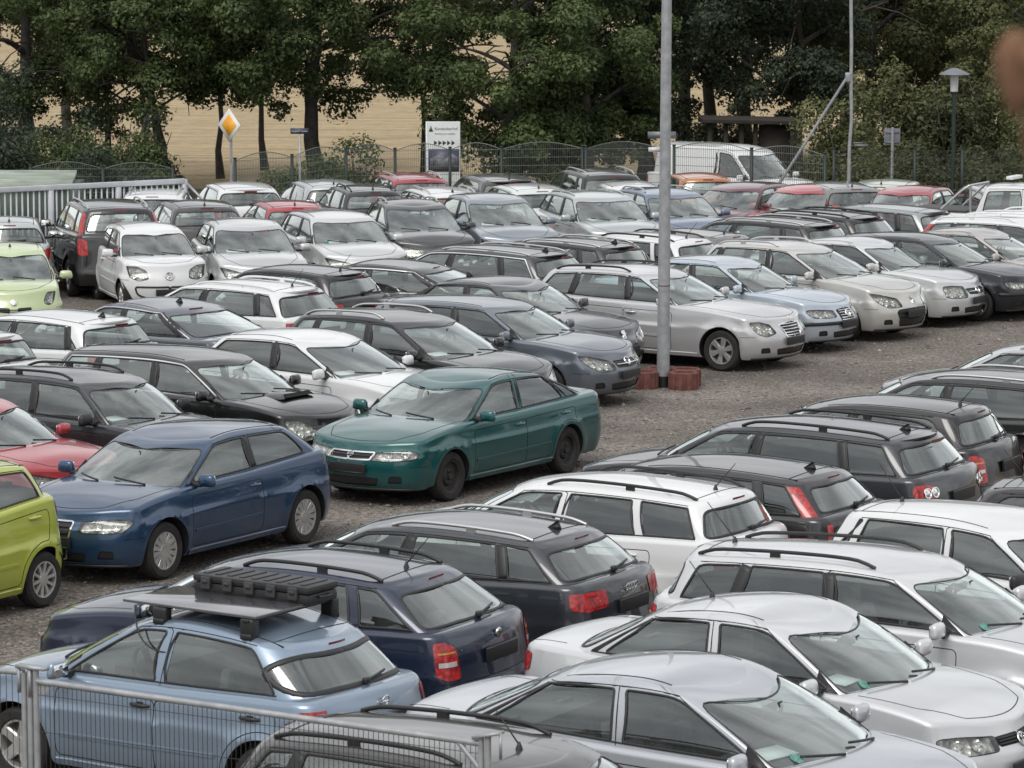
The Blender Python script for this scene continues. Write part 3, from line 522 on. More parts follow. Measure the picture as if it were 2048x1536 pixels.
# ---------------------------------------------------------------- fences
FGREEN = pbr('fence_green', (.018, .030, .026), .5); FWIRE = pbr('fence_wire', (.16, .18, .165), .45, .3); GALV = pbr('galvanised', (.36, .37, .38), .5, .4, noise=.18, nscale=9); WSTEEL = pbr('white_steel', (.48, .50, .53), .5, noise=.1, nscale=3); WDARK = pbr('wire_dark', (.05, .055, .055), .5, .4)
def mesh_fence(posts, ztops, label, wire=FWIRE, base=-.3, arch=.17, pr=.035, step=.05, wr=.0042, hr=.006, name='mesh_fence'):
    root = empty(name, (posts[0][0], posts[0][1], 0), 0, label, 'fence'); o = np.array([posts[0][0], posts[0][1], 0])
    for (x, y), zt in zip(posts, ztops):
        p = MB().box((x - o[0], y - o[1], (zt + .06 + base) / 2), (pr * 2, pr * 2, zt + .06 - base)); p.box((x - o[0], y - o[1], zt + .07), (pr * 2.4, pr * 2.4, .025)); p.build('post', FGREEN, root)
    for i in range(len(posts) - 1):
        a, b = np.array([*posts[i], 0.]) - o, np.array([*posts[i + 1], 0.]) - o; L = np.linalg.norm(b - a); m = MB(); n = max(3, int(L / step)); zt = lambda t: ztops[i] + (ztops[i + 1] - ztops[i]) * t
        for k in range(n + 1): t = k / n; p = a + (b - a) * t; m.tube([p + [0, 0, base + .1], p + [0, 0, zt(t) + arch * math.sin(math.pi * t)]], wr, 4, False)
        for h in np.arange(.0, 1.9, .2):
            if ztops[i] - h > base: m.tube([a + [0, 0, ztops[i] - h], b + [0, 0, ztops[i + 1] - h]], hr, 4, False)
        if arch: m.tube([a + (b - a) * t + [0, 0, zt(t) + arch * math.sin(math.pi * t)] for t in np.linspace(0, 1, 15)], .011, 5, False)
        m.build('panel', wire, root)
    return root
def zof(py, Y): return float(at_depth(0, py, Y)[2])
def build_fences():
    def run(lst): return [(xat(px, Y, 1.5), Y) for px, py, Y in lst], [zof(py, Y) for px, py, Y in lst]
    P, Z = run([(470, 322, 82.0), (584, 315, 83.4), (692, 302, 84.8), (790, 302, 86.0), (900, 300, 86.4), (1003, 299, 86.2), (1165, 297, 85.2)]); mesh_fence(P, Z, 'dark green wire mesh fence with arched panel tops below the big trees')
    P, Z = run([(1165, 298, 85.1), (1322, 297, 82.2)]); P[0] = (P[0][0] + .08, P[0][1]); mesh_fence(P, Z, 'single arched wire mesh panel left of the lamp mast')
    P, Z = run([(1348, 296, 82.0), (1503, 302, 81.4), (1650, 312, 80.9)]); mesh_fence(P, Z, 'green wire mesh fence with arched tops in front of the white van')
    P, Z = run([(60, 336, 88), (205, 338, 88.5), (345, 338, 89)]); mesh_fence(P, Z, 'arched wire mesh fence behind the white steel railing')
    P, Z = run([(1668, 302, 88), (1830, 302, 88), (1925, 302, 88), (2060, 302, 88)]); mesh_fence(P, Z, 'dark mesh fence in front of the olive hedge', wire=WDARK, arch=0)
    # white railing at the left
    a = np.array([xat(-60, 71.5, 1.5), 71.5, 0]); b = np.array([xat(369, 74.0, 1.5), 74.0, 0]); za, zb = zof(383, 71.5), zof(362, 74.0); root = empty('steel_railing', tuple(a), 0, 'white steel railing with upright bars and a diagonal brace at the left', 'railing'); d = b - a; L = np.linalg.norm(d); ang = math.atan2(d[1], d[0]); Rm = rotz(ang)
    m = MB(); sl = math.atan2(zb - za, L); m.box(d / 2 + [0, 0, (za + zb) / 2], (L, .08, .11), Rm @ roty(-sl), bev=.012); m.build('top_rail', WSTEEL, root); m = MB(); m.box(d / 2 + [0, 0, .22], (L, .08, .12), Rm, bev=.012); m.build('bottom_rail', WSTEEL, root)
    n = int(L / .125)
    for k in range(n + 1):
        t = k / n; big = k % 12 == n % 12; p = d * t; z1 = za + (zb - za) * t - .06; (MB().box(p + [0, 0, (z1 + .1) / 2], (.11 if big else .030, .07 if big else .025, z1 - .1 if not big else z1 + .1), Rm)).build('post' if big else 'bar', WSTEEL, root)
    MB().tube([d + [.05, 0, zb - .05], d + [.62, -.2, zb - .62]], .03, 6).build('brace', GALV, root)
    # wire fence panel in the foreground
    a = at_depth(72, 1362, 22.9); b = at_depth(962, 1487, 21.2); root = empty('wire_fence_panel', (a[0], a[1], 0), 0, 'galvanised temporary wire fence panel at the bottom left corner', 'fence'); o = np.array([a[0], a[1], 0]); A_, B_ = a - o, b - o; d = B_ - A_; dh = np.array([d[0], d[1], 0]); L = np.linalg.norm(dh); u = dh / L
    fr = MB(); fr.tube([A_ - u * .0, B_], .021, 10); fr.tube([A_ * [1, 1, 0] + [0, 0, .06], A_ + [0, 0, .10]], .021, 10); fr.tube([B_ * [1, 1, 0] + [0, 0, .06], B_ + [0, 0, .04]], .021, 10); fr.tube([A_ * [1, 1, 0] + [0, 0, .12], B_ * [1, 1, 0] + [0, 0, .12]], .021, 10)
    fr.add([A_ + u * .02 - [0, 0, .0], A_ + u * .13 + [0, 0, -.02], A_ + u * .02 - [0, 0, .14]], [(0, 1, 2)]); fr.tube([B_ - u * .16 + [0, 0, -.01], B_ - [0, 0, .17]], .018, 8); fr.build('frame', GALV, root, smooth=50)
    w = MB(); n = int(L / .037)
    for k in range(1, n): p = A_ + d * k / n; w.tube([p * [1, 1, 0] + [0, 0, .12], p], .0022, 4, False)
    for h in np.arange(.30, 1.9, .25): w.tube([A_ * [1, 1, 0] + [0, 0, h], B_ * [1, 1, 0] + [0, 0, h]], .0022, 4, False)
    w.build('wire_mesh', WDARK, root)
    for nm, P0, s_ in (('post', A_ - u * .05 + [0, 0, .07], -1), ('post', B_ + u * .05 + [0, 0, .06], 1)):
        p = MB().tube([P0 * [1, 1, 0], P0], .021, 10); p.build(nm, GALV, root, smooth=50)
    cl = MB(); c0 = A_ - u * .03 + [0, 0, .09]; cl.box(c0, (.24, .06, .022), rotz(math.atan2(u[1], u[0]))); cl.box(c0 + u * -.11 + [0, 0, -.09], (.022, .05, .18)); cl.box(c0 + u * -.02 + [0, 0, -.10], (.022, .05, .2)); cl.build('clamp', GALV, root)
    cl = MB(); c0 = B_ + u * .05 + [0, 0, .06]; cl.box(c0, (.20, .07, .02), rotz(math.atan2(u[1], u[0])) @ roty(-.25)); cl.box(c0 + u * .09 + [0, 0, -.06], (.02, .05, .16)); cl.build('clamp', GALV, root)
    a2 = at_depth(48, 1345, 22.95); b2 = at_depth(-500, 1300, 24.2); root = empty('wire_fence_panel', (a2[0], a2[1], 0), 0, 'end of a second temporary wire fence panel at the left edge', 'fence'); d = b2 - a2; o = np.array([a2[0], a2[1], 0]); A_ = a2 - o
    fr = MB(); fr.tube([A_, A_ + d], .021, 10); fr.tube([A_ * [1, 1, 0], A_], .021, 10); fr.build('frame', GALV, root, smooth=50); w = MB(); n = 48
    for k in range(1, n): p = A_ + d * k / n; w.tube([p * [1, 1, 0] + [0, 0, .1], p], .0022, 4, False)
    w.build('wire_mesh', WDARK, root)
build_fences()
# ---------------------------------------------------------------- masts, lamps, signs
GALVD = pbr('galvanised_dull', (.22, .23, .235), .6, .3, noise=.2, nscale=6)
def text_mesh(s, size, m, name, parent, loc, rot, align='CENTER', ext=.002):
    cu = bpy.data.curves.new(name, 'FONT'); cu.body = s; cu.size = size; cu.align_x = align; cu.align_y = 'CENTER'; cu.extrude = ext; ob = bpy.data.objects.new(name, cu); COL.objects.link(ob); bpy.context.view_layer.update()
    me = bpy.data.meshes.new_from_object(ob.evaluated_get(bpy.context.evaluated_depsgraph_get())); bpy.data.objects.remove(ob); me.materials.clear(); me.materials.append(m); o = link(name, me, parent, loc); o.rotation_euler = rot; return o
WHITEP = pbr('sign_white', (.66, .68, .68), .4, noise=.06, nscale=4); YELLOW = pbr('sign_yellow', (.80, .36, .015), .4); BLUEP = pbr('sign_blue', (.05, .055, .10), .4); GREYB = pbr('sign_back_grey', (.20, .21, .23), .5, .4); DARKT = pbr('sign_dark', (.03, .03, .035), .5); SGREEN = pbr('sign_green', (.07, .14, .03), .5); SCONC = pbr('red_concrete', (.16, .062, .052), .9, noise=.35, nscale=8, bump=.5, bscale=40)
WOODD = pbr('dark_wood', (.028, .022, .017), .9, noise=.3, nscale=5); SHEDG = pbr('pale_green_sheet', (.33, .37, .31), .7, noise=.3, nscale=1.5); MILK = pbr('milk_glass', (.62, .62, .63), .35, 0, .3)
def build_signs():
    p = on_ground(1326, 774); root = empty('lamp_mast', (p[0], p[1], 0), 0, 'tall galvanised lamp mast with a rust line standing among red planter rings', 'mast'); m = MB(); z = np.array([0, .16, 1.6, 4, 6, 8, 10.5]); m.tube([(0.0 + .004 * h, 0, h) for h in z], .098 - .004 * z, 20); m.build('pole', GALV, root, smooth=60)
    MB().lathe([(.102, 0), (.102, .17), (.097, .172)], 20).build('base_sleeve', BLACK, root, smooth=40); MB().lathe([(.0955, 0), (.0975, .006), (.0955, .014)], 20, 'z', (.006, 0, 1.54)).build('rust_band', pbr('rust', (.16, .05, .03), .9), root)
    MB().box((-.15, -.02, 3.60), (.18, .012, .07)).build('label_plate', WHITEP, root); h = MB(); h.tube([(.04, 0, 10.4), (.1, 0, 10.7), (.6, 0, 10.85)], .04, 8); h.box((1.0, 0, 10.85), (.8, .26, .11), bev=.04); h.build('lamp_head', GALV, root)
    for (dx, dy, a, lb) in ((.30, -.20, .3, 'red concrete planter ring at the right front of the lamp mast'), (.36, .22, -.2, 'red concrete planter ring right behind the lamp mast'), (-.30, -.10, .1, 'red concrete planter ring left of the lamp mast'), (-.02, .36, 0, 'red concrete planter ring hidden behind the lamp mast')):
        n = 30; ro, ri, h = .215, .165, .26; m = MB(); m.lathe([(ri, 0), (ro, 0), (ro, h - .015), (ro - .015, h), (ri + .01, h), (ri, h - .01), (ri, .02)], n)
        for k in range(12): q = 2 * math.pi * k / 12; m.box((math.cos(q) * (ro + .004), math.sin(q) * (ro + .004), h / 2 - .01), (.02, .06, h - .03), rotz(q))
        o = m.build('planter_ring', SCONC, None, smooth=40, loc=(p[0] + dx, p[1] + dy, 0)); o.rotation_euler = (0, 0, a); tag(o, lb, 'planter', 'red planter rings round the lamp mast'); s_ = MB().lathe([(.166, .18), (.08, .20), (0, .205)], 20); s_.build('soil', pbr('soil', (.07, .05, .04), 1, noise=.4), o)
    # bent pole with a raking strut
    Y = 84.5; root = empty('bent_pole', (xat(1697, Y, 0), Y, 0), 0, 'thin bent grey pole held by a raking strut at the right', 'pole'); c = np.array([xat(1697, Y, 0), Y, 0]); Q = [at_depth(px, py, Y) - c for px, py in ((1697, 460), (1697, 400), (1698, 330), (1699, 290), (1703, 240), (1702, 160), (1703, 90), (1702, 0), (1701, -90), (1700, -300))]; MB().tube(Q, .042, 10).build('pole', GALV, root, smooth=60)
    a = at_depth(1696, 152, Y) - c; b = at_depth(1545, 388, Y - 1.0) - c; MB().tube([a, b], .037, 9).build('strut', GALVD, root, smooth=60); MB().box(a + [.0, 0, -.03], (.13, .16, .22), bev=.02).build('bracket', GALV, root)
    m = MB(); m.box(at_depth(1722, 291, Y) - c, (.34, .04, .05)); m.box(at_depth(1716, 286, Y) - c, (.26, .03, .03)); m.build('cross_arm', GREYB, root)
    # square sign from behind
    Y = 91; c = np.array([xat(1783, Y, 0), Y, -1]); root = empty('road_sign', tuple(c), 0, 'square grey road sign seen from behind in front of the hedge', 'road sign'); t = at_depth(1783, 256, Y) - c; MB().tube([(0, 0, 0), (0, -.03, t[2] + .02)], .036, 9).build('pole', GALV, root, smooth=60)
    d = at_depth(1783, 274, Y) - c; m = MB().box((0, .03, d[2]), (.42, .02, .44), bev=.006); m.box((0, .005, d[2] + .12), (.36, .03, .03)); m.box((0, .005, d[2] - .14), (.36, .03, .03)); m.build('plate', GREYB, root)
    # street lamp
    Y = 92.5; c = np.array([xat(1905, Y, 0), Y, -1]); root = empty('street_lamp', tuple(c), 0, 'mushroom street lamp with a white glass on a dark post', 'street lamp'); zc, z0, z1 = [float((at_depth(1905, py, Y) - c)[2]) for py in (138, 183, 150)]
    MB().tube([(0, 0, 0), (0, 0, z0 + .02)], .055, 10).build('post', FGREEN, root, smooth=60); MB().lathe([(.10, z0), (.115, z1), (0, z1)], 18).build('lamp_glass', MILK, root, smooth=50); MB().lathe([(.09, z0 - .04), (.12, z0), (0, z0)], 14).build('lamp_collar', FGREEN, root); MB().lathe([(0, zc + .03), (.10, zc + .015), (.40, z1 + .03), (.41, z1 + .015), (.12, z1 + .02), (0, z1 + .02)], 24).build('lamp_cap', GREYB, root, smooth=50)
    # yellow diamond
    Y = 91.5; c = np.array([xat(463, Y, 0), Y, -1]); root = empty('priority_sign', tuple(c), 0, 'yellow diamond priority sign with white border on a grey pole', 'road sign'); zc = float((at_depth(462, 250, Y) - c)[2]); h = .44; ang = math.radians(44)
    MB().tube([(0, 0, 0), (0, 0, zc + .2)], .036, 9).build('pole', GALV, root, smooth=60); f = MB(); f.prism(round_poly([(0, -h), (h, 0), (0, h), (-h, 0)], .03), -.06, -.045, 'y'); o = f.build('plate', WHITEP, root, loc=(0, 0, zc)); o.rotation_euler = (0, 0, -ang)
    f = MB(); f.prism(round_poly([(0, -h * .66), (h * .66, 0), (0, h * .66), (-h * .66, 0)], .02), -.066, -.058, 'y'); o2 = f.build('yellow_field', YELLOW, root, loc=(0, 0, zc)); o2.rotation_euler = (0, 0, -ang)
    # blue street name plate
    Y = 93; c = np.array([xat(600, Y, 0), Y, -1]); root = empty('street_name_sign', tuple(c), 0, 'small blue street name plate on a thin post beside the broad tree trunk', 'street sign'); zc = float((at_depth(600, 262, Y) - c)[2]); MB().tube([(0, 0, 0), (0, 0, zc - .05)], .03, 8).build('post', GALV, root); MB().box((0, -.02, zc), (.48, .02, .15)).build('plate', BLUEP, root); text_mesh('Gasperler Straße', .060, WHITEP, 'lettering', root, (0, -.034, zc - .005), (math.pi / 2, 0, 0))
    # banner board
    Y = 92; c = np.array([xat(888, Y, 0), Y, -1]); root = empty('banner_board', tuple(c), 0, 'tall white and blue advertising board with a row of arrows behind the mesh fence', 'sign board'); z0, z1, zt = [float((at_depth(888, py, Y) - c)[2]) for py in (385, 298, 243)]; w = .86
    MB().box((0, 0, (z0 + zt) / 2), (w, .06, zt - z0), bev=.01).build('board', WHITEP, root); MB().box((-w / 2 - .02, -.01, zt / 2), (.05, .07, zt)).build('edge_post', WHITEP, root); MB().box((0, -.032, (z1 + z0 + .55) / 2), (w - .05, .01, z1 - z0 - .55)).build('blue_field', BLUEP, root)
    hill = MB(); hill.prism([(-.36, z0 + .62), (.36, z0 + .62), (.36, z0 + .95), (.2, z0 + 1.02), (.05, z0 + .9), (-.15, z0 + 1.0), (-.36, z0 + .88)], -.042, -.039, 'y'); hill.build('picture', pbr('picture_grey', (.14, .14, .16), .6, noise=.7, nscale=9), root)
    text_mesh('Kandenberhof', .105, GREYB, 'lettering', root, (.06, -.034, zt - .19), (math.pi / 2, 0, 0)); MB().prism([(-.40, zt - .26), (-.28, zt - .26), (-.34, zt - .10)], -.038, -.033, 'y').build('triangle_logo', SGREEN, root); text_mesh('Gemüse vom Landhof', .06, GREYB, 'lettering', root, (.03, -.034, zt - .32), (math.pi / 2, 0, 0))
    for k in range(5): x = -.26 + k * .115; MB().prism([(x, z1 + .10), (x + .09, z1 + .165), (x, z1 + .23)], -.038, -.033, 'y').build('arrow', DARKT, root)
    # grey plate on a post behind the lamp mast
    Y = 92; c = np.array([xat(1323, Y, 0), Y, -1]); root = empty('street_name_sign', tuple(c), 0, 'dark grey street name plate half hidden behind the lamp mast', 'street sign'); zc = float((at_depth(1323, 270, Y) - c)[2]); MB().tube([(0, 0, 0), (0, 0, zc)], .03, 8).build('post', GALV, root); MB().box((0, -.02, zc), (.74, .02, .18)).build('plate', GREYB, root)
    # open shelter
    Y = 100; c = np.array([xat(1500, Y, 0), Y, -1]); root = empty('shelter', tuple(c), 0, 'dark open wooden shelter with a flat roof behind the white van', 'shelter'); zt = float((at_depth(1500, 246, Y) - c)[2]); w = 2.5
    MB().box((0, .8, zt + .04), (w + .3, 2.2, .12), roty(.02), bev=.02).build('roof', WOODD, root); MB().box((.1, 1.75, zt / 2), (w, .06, zt)).build('back_wall', WOODD, root) if 0 else None
    for x in (-1.15, -.70, -.25, .15, 1.2): MB().box((x, 0, zt / 2), (.13, .13, zt)).build('post', WOODD, root)
    MB().box((.72, .1, zt / 2), (.95, .05, zt - .1)).build('side_panel', WOODD, root); MB().box((-.2, 1.2, .45), (1.6, .35, .06)).build('bench_plank', WOODD, root)
    # pale green shed
    Y0, Y1 = 78.5, 81.5; root = empty('low_shed', (xat(40, Y0, 0), Y0, 0), 0, 'low pale green sheet metal shed behind the white railing', 'shed'); c = np.array([xat(40, Y0, 0), Y0, 0]); zf, zb = zof(368, Y0), zof(340, Y1); xr, xl = xat(143, Y0, zf) - c[0], -3.4; m = MB(); m.add([(xl, -.1, zf), (xr, -.1, zf), (xr - .25, Y1 - Y0, zb), (xl, Y1 - Y0, zb)] + [(xl, -.1, zf - .08), (xr, -.1, zf - .08), (xr - .25, Y1 - Y0, zb - .08), (xl, Y1 - Y0, zb - .08)], [(0, 1, 2, 3), (0, 4, 5, 1), (1, 5, 6, 2)]); m.build('roof', SHEDG, root)
    m = MB(); m.box(((xl + xr) / 2, 1.4, (zf - .08) / 2), (xr - xl - .1, 2.8, zf - .1)); m.build('wall', pbr('green_sheet', (.085, .115, .088), .6, noise=.2, nscale=2), root)
    for k in range(7): x = xl + (xr - xl) * (k + .5) / 7; MB().box((x, -.02, zf / 2), (.05, .04, zf - .12)).build('rib', FWIRE, root)
build_signs()
def seed_head():
    root = empty('dried_seed_head', tuple(at_depth(2048, 420, 2.6)), 0, 'blurred brown dried seed head close to the camera at the upper right', 'plant'); c = at_depth(2048, 420, 2.6); o = at_depth(2034, 128, 2.6) - c; rs = np.random.RandomState(5); m = pbr('dried_brown', (.21, .115, .066), .95, noise=.3, nscale=90)
    hd = MB().lathe([(0, -.040), (.006, -.034), (.0125, -.020), (.0160, -.002), (.0155, .010), (.010, .020), (0, .026)], 16); hd.build('head', m, root, smooth=60, loc=tuple(o)); b = MB()
    for _ in range(420):
        d = rs.normal(0, 1, 3); d /= np.linalg.norm(d); p = d * [.0155, .0155, .021]; b.tube([o + p, o + p + d * .004 + [0, 0, .002]], [.0006, .0002], 3, False)
    b.build('bristles', m, root); MB().tube([o + [.004, 0, -.02], o + [.0062, 0, -.05], at_depth(2062, 330, 2.6) - c, at_depth(2080, 800, 2.6) - c, at_depth(2075, 1900, 2.6) - c], .0016, 6).build('stem', m, root)
seed_head()
# ---------------------------------------------------------------- car builder
WHEELS = {}
def wheel_meshes(kind, R):
    key = (kind, round(R, 3))
    if key in WHEELS: return WHEELS[key]
    w = .10; ri = R * (.66 if kind != 'alloy_big' else .70); t = MB()
    t.lathe([(ri, -w * .8), (R - .035, -w), (R - .008, -w * .75), (R, -w * .3), (R, w * .3), (R - .008, w * .75), (R - .035, w), (ri + .01, w * .92), (ri - .004, w * .72), (ri - .02, w * .2)], 40, 'y')
    tyre = t.mesh('tyre', TYRE, 30)
    m = MB(); q = .93 * w
    if kind == 'steel':
        m.lathe([(ri, q * .86), (ri - .02, q * .8), (ri - .03, q * .35), (ri * .62, q * .25), (ri * .5, q * .6), (ri * .3, q * .62), (.045, q * .55), (.04, q * .85), (0, q * .85)], 32, 'y')
        for k in range(5):
            a = k * 2 * math.pi / 5; m.lathe([(0, q * .72), (.014, q * .70), (.014, q * .5)], 8, 'y', (math.cos(a) * .075, 0, math.sin(a) * .075))
        rim = m.mesh('rim', STEEL, 30)
    else:
        m.lathe([(ri + .004, q * .80), (ri - .004, q * .93), (ri - .018, q * .90), (ri - .026, q * .5), (ri - .03, -q)], 40, 'y')
        n, wd, wo = {'cap': (14, .020, .034), 'alloy5': (5, .05, .045), 'alloy6': (6, .028, .052), 'alloy10': (10, .018, .020), 'alloy7': (7, .034, .036), 'alloy_big': (5, .055, .04)}[kind]
        for k in range(n):
            a = k * 2 * math.pi / n; ca, sa = math.cos(a), math.sin(a); r0, r1 = .035, ri - .012; V = []
            for (r, hw, h) in ((r0, wd, q * .78), (r1, wo, q * .9)):
                for (s_, hh) in ((-1, h - .015), (-.75, h), (.75, h), (1, h - .015), (1, h - .05), (-1, h - .05)): V.append((r * ca - s_ * hw * sa, hh, r * sa + s_ * hw * ca))
            m.add(V, [(i, (i + 1) % 6, 6 + (i + 1) % 6, 6 + i) for i in range(6)])
        m.lathe([(.07, q * .70), (.066, q * .84), (.03, q * .88), (0, q * .88)], 20, 'y')
        m.cur = 1; m.lathe([(ri - .028, q * .30), (.03, q * .25), (0, q * .25)], 32, 'y')
        rim = m.mesh('rim', [RIM, STEEL], 30)
    WHEELS[key] = (tyre, rim); return WHEELS[key]
SEAT = {}
def seat_mesh(kind, m):
    key = (kind, m.name)
    if key not in SEAT:
        b = MB()
        if kind == 'front':
            b.box((.02, 0, .30), (.50, .50, .18), bev=.07); b.box((-.27, 0, .60), (.14, .48, .62), roty(-.22), bev=.065); b.box((-.40, 0, .99), (.09, .25, .17), roty(-.15), bev=.04)
            for y in (-.06, .06): b.tube([(-.36, y, .86), (-.385, y, .94)], .008, 6)
        else:
            b.box((.0, 0, .30), (.48, 1.24, .16), bev=.06); b.box((-.30, 0, .58), (.14, 1.24, .56), roty(-.30), bev=.06)
            for y in (-.38, .38): b.box((-.42, y, .90), (.08, .24, .13), roty(-.2), bev=.035)
        SEAT[key] = b.mesh(kind + '_seat', m, 50)
    return SEAT[key]
def normals_of(f, p, q, ep, eq):
    P = f(p, q); d1 = f(np.clip(p + ep, 0, 5), q) - f(np.clip(p - ep, 0, 5), q); d2 = f(p, np.minimum(q + eq, 2)) - f(p, q - eq)
    n = np.cross(d2, d1); n /= np.linalg.norm(n, axis=1)[:, None] + 1e-12; return P, n
class Skin:
    def __init__(s, c): s.c = c
    def low(s, ab): return normals_of(s.c.lpos, s.c.lu(ab[:, 0]), s.c.lv(ab[:, 1]), .012, .012)
    def cab(s, ab): return normals_of(s.c.gpos, s.c.gu(ab[:, 0]), s.c.gv(ab[:, 1]), .004, .01)
    def _cap(s, f, xy):
        e = .004; x, y = xy[:, 0], xy[:, 1]; z = f(x, y); n = np.stack([-(f(x + e, y) - f(x - e, y)) / (2 * e), -(f(x, y + e) - f(x, y - e)) / (2 * e), np.ones(len(x))], -1)
        return np.stack([x, y, z], -1), n / np.linalg.norm(n, axis=1)[:, None]
    def deck(s, xy): return s._cap(s.c.deck, xy)
    def roof(s, xy): return s._cap(s.c.roof, xy)
class Surf:
    """gathers pieces of skin into one welded mesh with true normals"""
    def __init__(s): s.V = []; s.N = []; s.F = []; s.n = 0
    def add(s, P, N, T):
        if len(T) == 0: return s
        used, inv = np.unique(T, return_inverse=True); T = inv.reshape(T.shape); P = P[used]; N = N[used]
        g = np.cross(P[T[:, 1]] - P[T[:, 0]], P[T[:, 2]] - P[T[:, 0]]); fl = (g * N[T].mean(1)).sum(1) < 0; T = T.copy(); T[fl] = T[fl][:, ::-1]
        s.V.append(P); s.N.append(N); s.F.append(T + s.n); s.n += len(P); return s
    def mesh(s, c, name, m, mirror=None):
        """mirror: None = both halves in one mesh, +1 / -1 = that side alone"""
        V = np.concatenate(s.V); N = np.concatenate(s.N); F = np.concatenate(s.F); V = V.copy(); V[:, 0] = c.L / 2 - V[:, 0]; N = N * [-1, 1, 1]; F = F[:, ::-1]
        if mirror is None: k = len(V); V = np.concatenate([V, V * [1, -1, 1]]); N = np.concatenate([N, N * [1, -1, 1]]); F = np.concatenate([F, F[:, ::-1] + k])
        elif mirror < 0: V = V * [1, -1, 1]; N = N * [1, -1, 1]; F = F[:, ::-1]
        _, first, inv = np.unique(np.concatenate([np.round(V, 4), np.round(N, 1) + 0.], 1), axis=0, return_index=True, return_inverse=True); V = V[first]; N = N[first]; F = inv.ravel()[F]
        F = F[(F[:, 0] != F[:, 1]) & (F[:, 1] != F[:, 2]) & (F[:, 0] != F[:, 2])]
        return new_mesh(name, V, F, m, N)
def ribbon(P, N, width, h, closed=True, lift=.0):
    """a flat bar of the given width and height lying on a skin along P; returns verts, faces"""
    T = (np.roll(P, -1, 0) - np.roll(P, 1, 0)) if closed else np.gradient(P, axis=0)
    T /= np.linalg.norm(T, axis=1)[:, None] + 1e-12; B = np.cross(N, T); B /= np.linalg.norm(B, axis=1)[:, None] + 1e-12
    k = len(P); w = np.broadcast_to(np.asarray(width, float), (k,))[:, None] / 2
    V = np.concatenate([P + B * w + N * (lift - .003), P + B * w * .85 + N * (lift + h), P - B * w * .85 + N * (lift + h), P - B * w + N * (lift - .003)])
    F = [(j * k + i, j * k + (i + 1) % k, (j + 1) * k + (i + 1) % k, (j + 1) * k + i) for j in range(3) for i in range(k if closed else k - 1)]
    if not closed: F += [(0, k, 2 * k, 3 * k), (k - 1, 4 * k - 1, 3 * k - 1, 2 * k - 1)]
    return V, F
def flipx(c, V): V = np.array(V, float); V[:, 0] = c.L / 2 - V[:, 0]; return V
def emblem_mesh(kind, r):
    """badge in the y,z plane facing +x"""
    m = MB(); ring = lambda cy, cz, R, t: m.tube([(0, cy + R * math.cos(a), cz + R * math.sin(a)) for a in np.linspace(0, 2 * math.pi, 21)], t, 6, False)
    bar = lambda a, b, t: m.tube([(0, *a), (0, *b)], t, 5)
    if kind == 'rings4':
        for k in range(4): ring((k - 1.5) * r * 1.15, 0, r * .75, r * .10)
    elif kind == 'opel': ring(0, 0, r, r * .15); bar((-r * 1.25, -r * .1), (0, r * .12), r * .13); bar((0, -r * .12), (r * 1.25, r * .1), r * .13)
    elif kind == 'vw':
        ring(0, 0, r, r * .13)
        for s_ in (-1, 1): bar((s_ * r * .42, r * .82), (0, r * .12), r * .10); bar((s_ * r * .88, r * .25), (s_ * r * .42, -r * .78), r * .10); bar((s_ * r * .42, -r * .78), (0, -r * .08), r * .10)
    elif kind == 'star':
        ring(0, 0, r, r * .10)
        for k in range(3): a = math.pi / 2 + k * 2 * math.pi / 3; bar((0, 0), (r * math.cos(a), r * math.sin(a)), r * .09)
    elif kind == 'wing': ring(0, 0, r, r * .12); bar((-r * .8, r * .3), (0, -r * .15), r * .10); bar((r * .8, r * .3), (0, -r * .15), r * .10); bar((-r * .7, -.1 * r), (-r * .3, -r * .7), r * .08); bar((r * .7, -.1 * r), (r * .3, -r * .7), r * .08)
    elif kind == 'lion':
        P = [(-.55, .9), (.1, 1.0), (.5, .75), (.35, .45), (.7, .3), (.75, .05), (.3, .1), (.55, -.3), (.4, -.95), (.1, -.9), (.15, -.4), (-.2, -.35), (-.35, -.95), (-.6, -.95), (-.5, -.2), (-.25, .2), (-.75, .25), (-.8, .5)]
        m.prism([(a * r, b * r) for a, b in P], -.006, .008, 'x')
    elif kind == 'oval': m.tube([(0, r * 1.3 * math.cos(a), r * .8 * math.sin(a)) for a in np.linspace(0, 2 * math.pi, 21)], r * .14, 6, False); bar((-r * 1.2, 0), (r * 1.2, 0), r * .13)
    else: m.lathe([(r, -.01), (r, .004), (r * .8, .010), (0, .008)], 20, 'x')
    return m.mesh('emblem', CHROME, 40)
HEAD = {  # (u along the nose, height against the bonnet lip)
    'swept': [(.60, -.15), (1.0, -.16), (1.32, -.10), (1.74, .055), (1.62, .09), (1.15, .01), (.66, -.045)],
    'rect': [(.60, -.135), (1.0, -.14), (1.40, -.13), (1.62, -.02), (1.50, .0), (1.0, -.005), (.56, -.03)],
    'slim': [(.56, -.125), (1.0, -.125), (1.55, -.10), (1.60, -.05), (1.40, -.01), (1.0, -.015), (.55, -.035)],
    'tall': [(.74, -.15), (1.05, -.18), (1.40, -.12), (1.60, .10), (1.45, .13), (1.05, .02), (.78, -.04)],
    'oval': [(.72, -.13), (1.0, -.17), (1.3, -.13), (1.52, .0), (1.38, .055), (1.05, .01), (.78, -.03)],
    'round': [(.95, -.12), (1.12, -.16), (1.32, -.12), (1.48, .06), (1.42, .16), (1.25, .16), (1.02, .03)],
    'square': [(.62, -.17), (1.05, -.17), (1.42, -.15), (1.42, -.01), (1.0, .0), (.6, -.02)]}
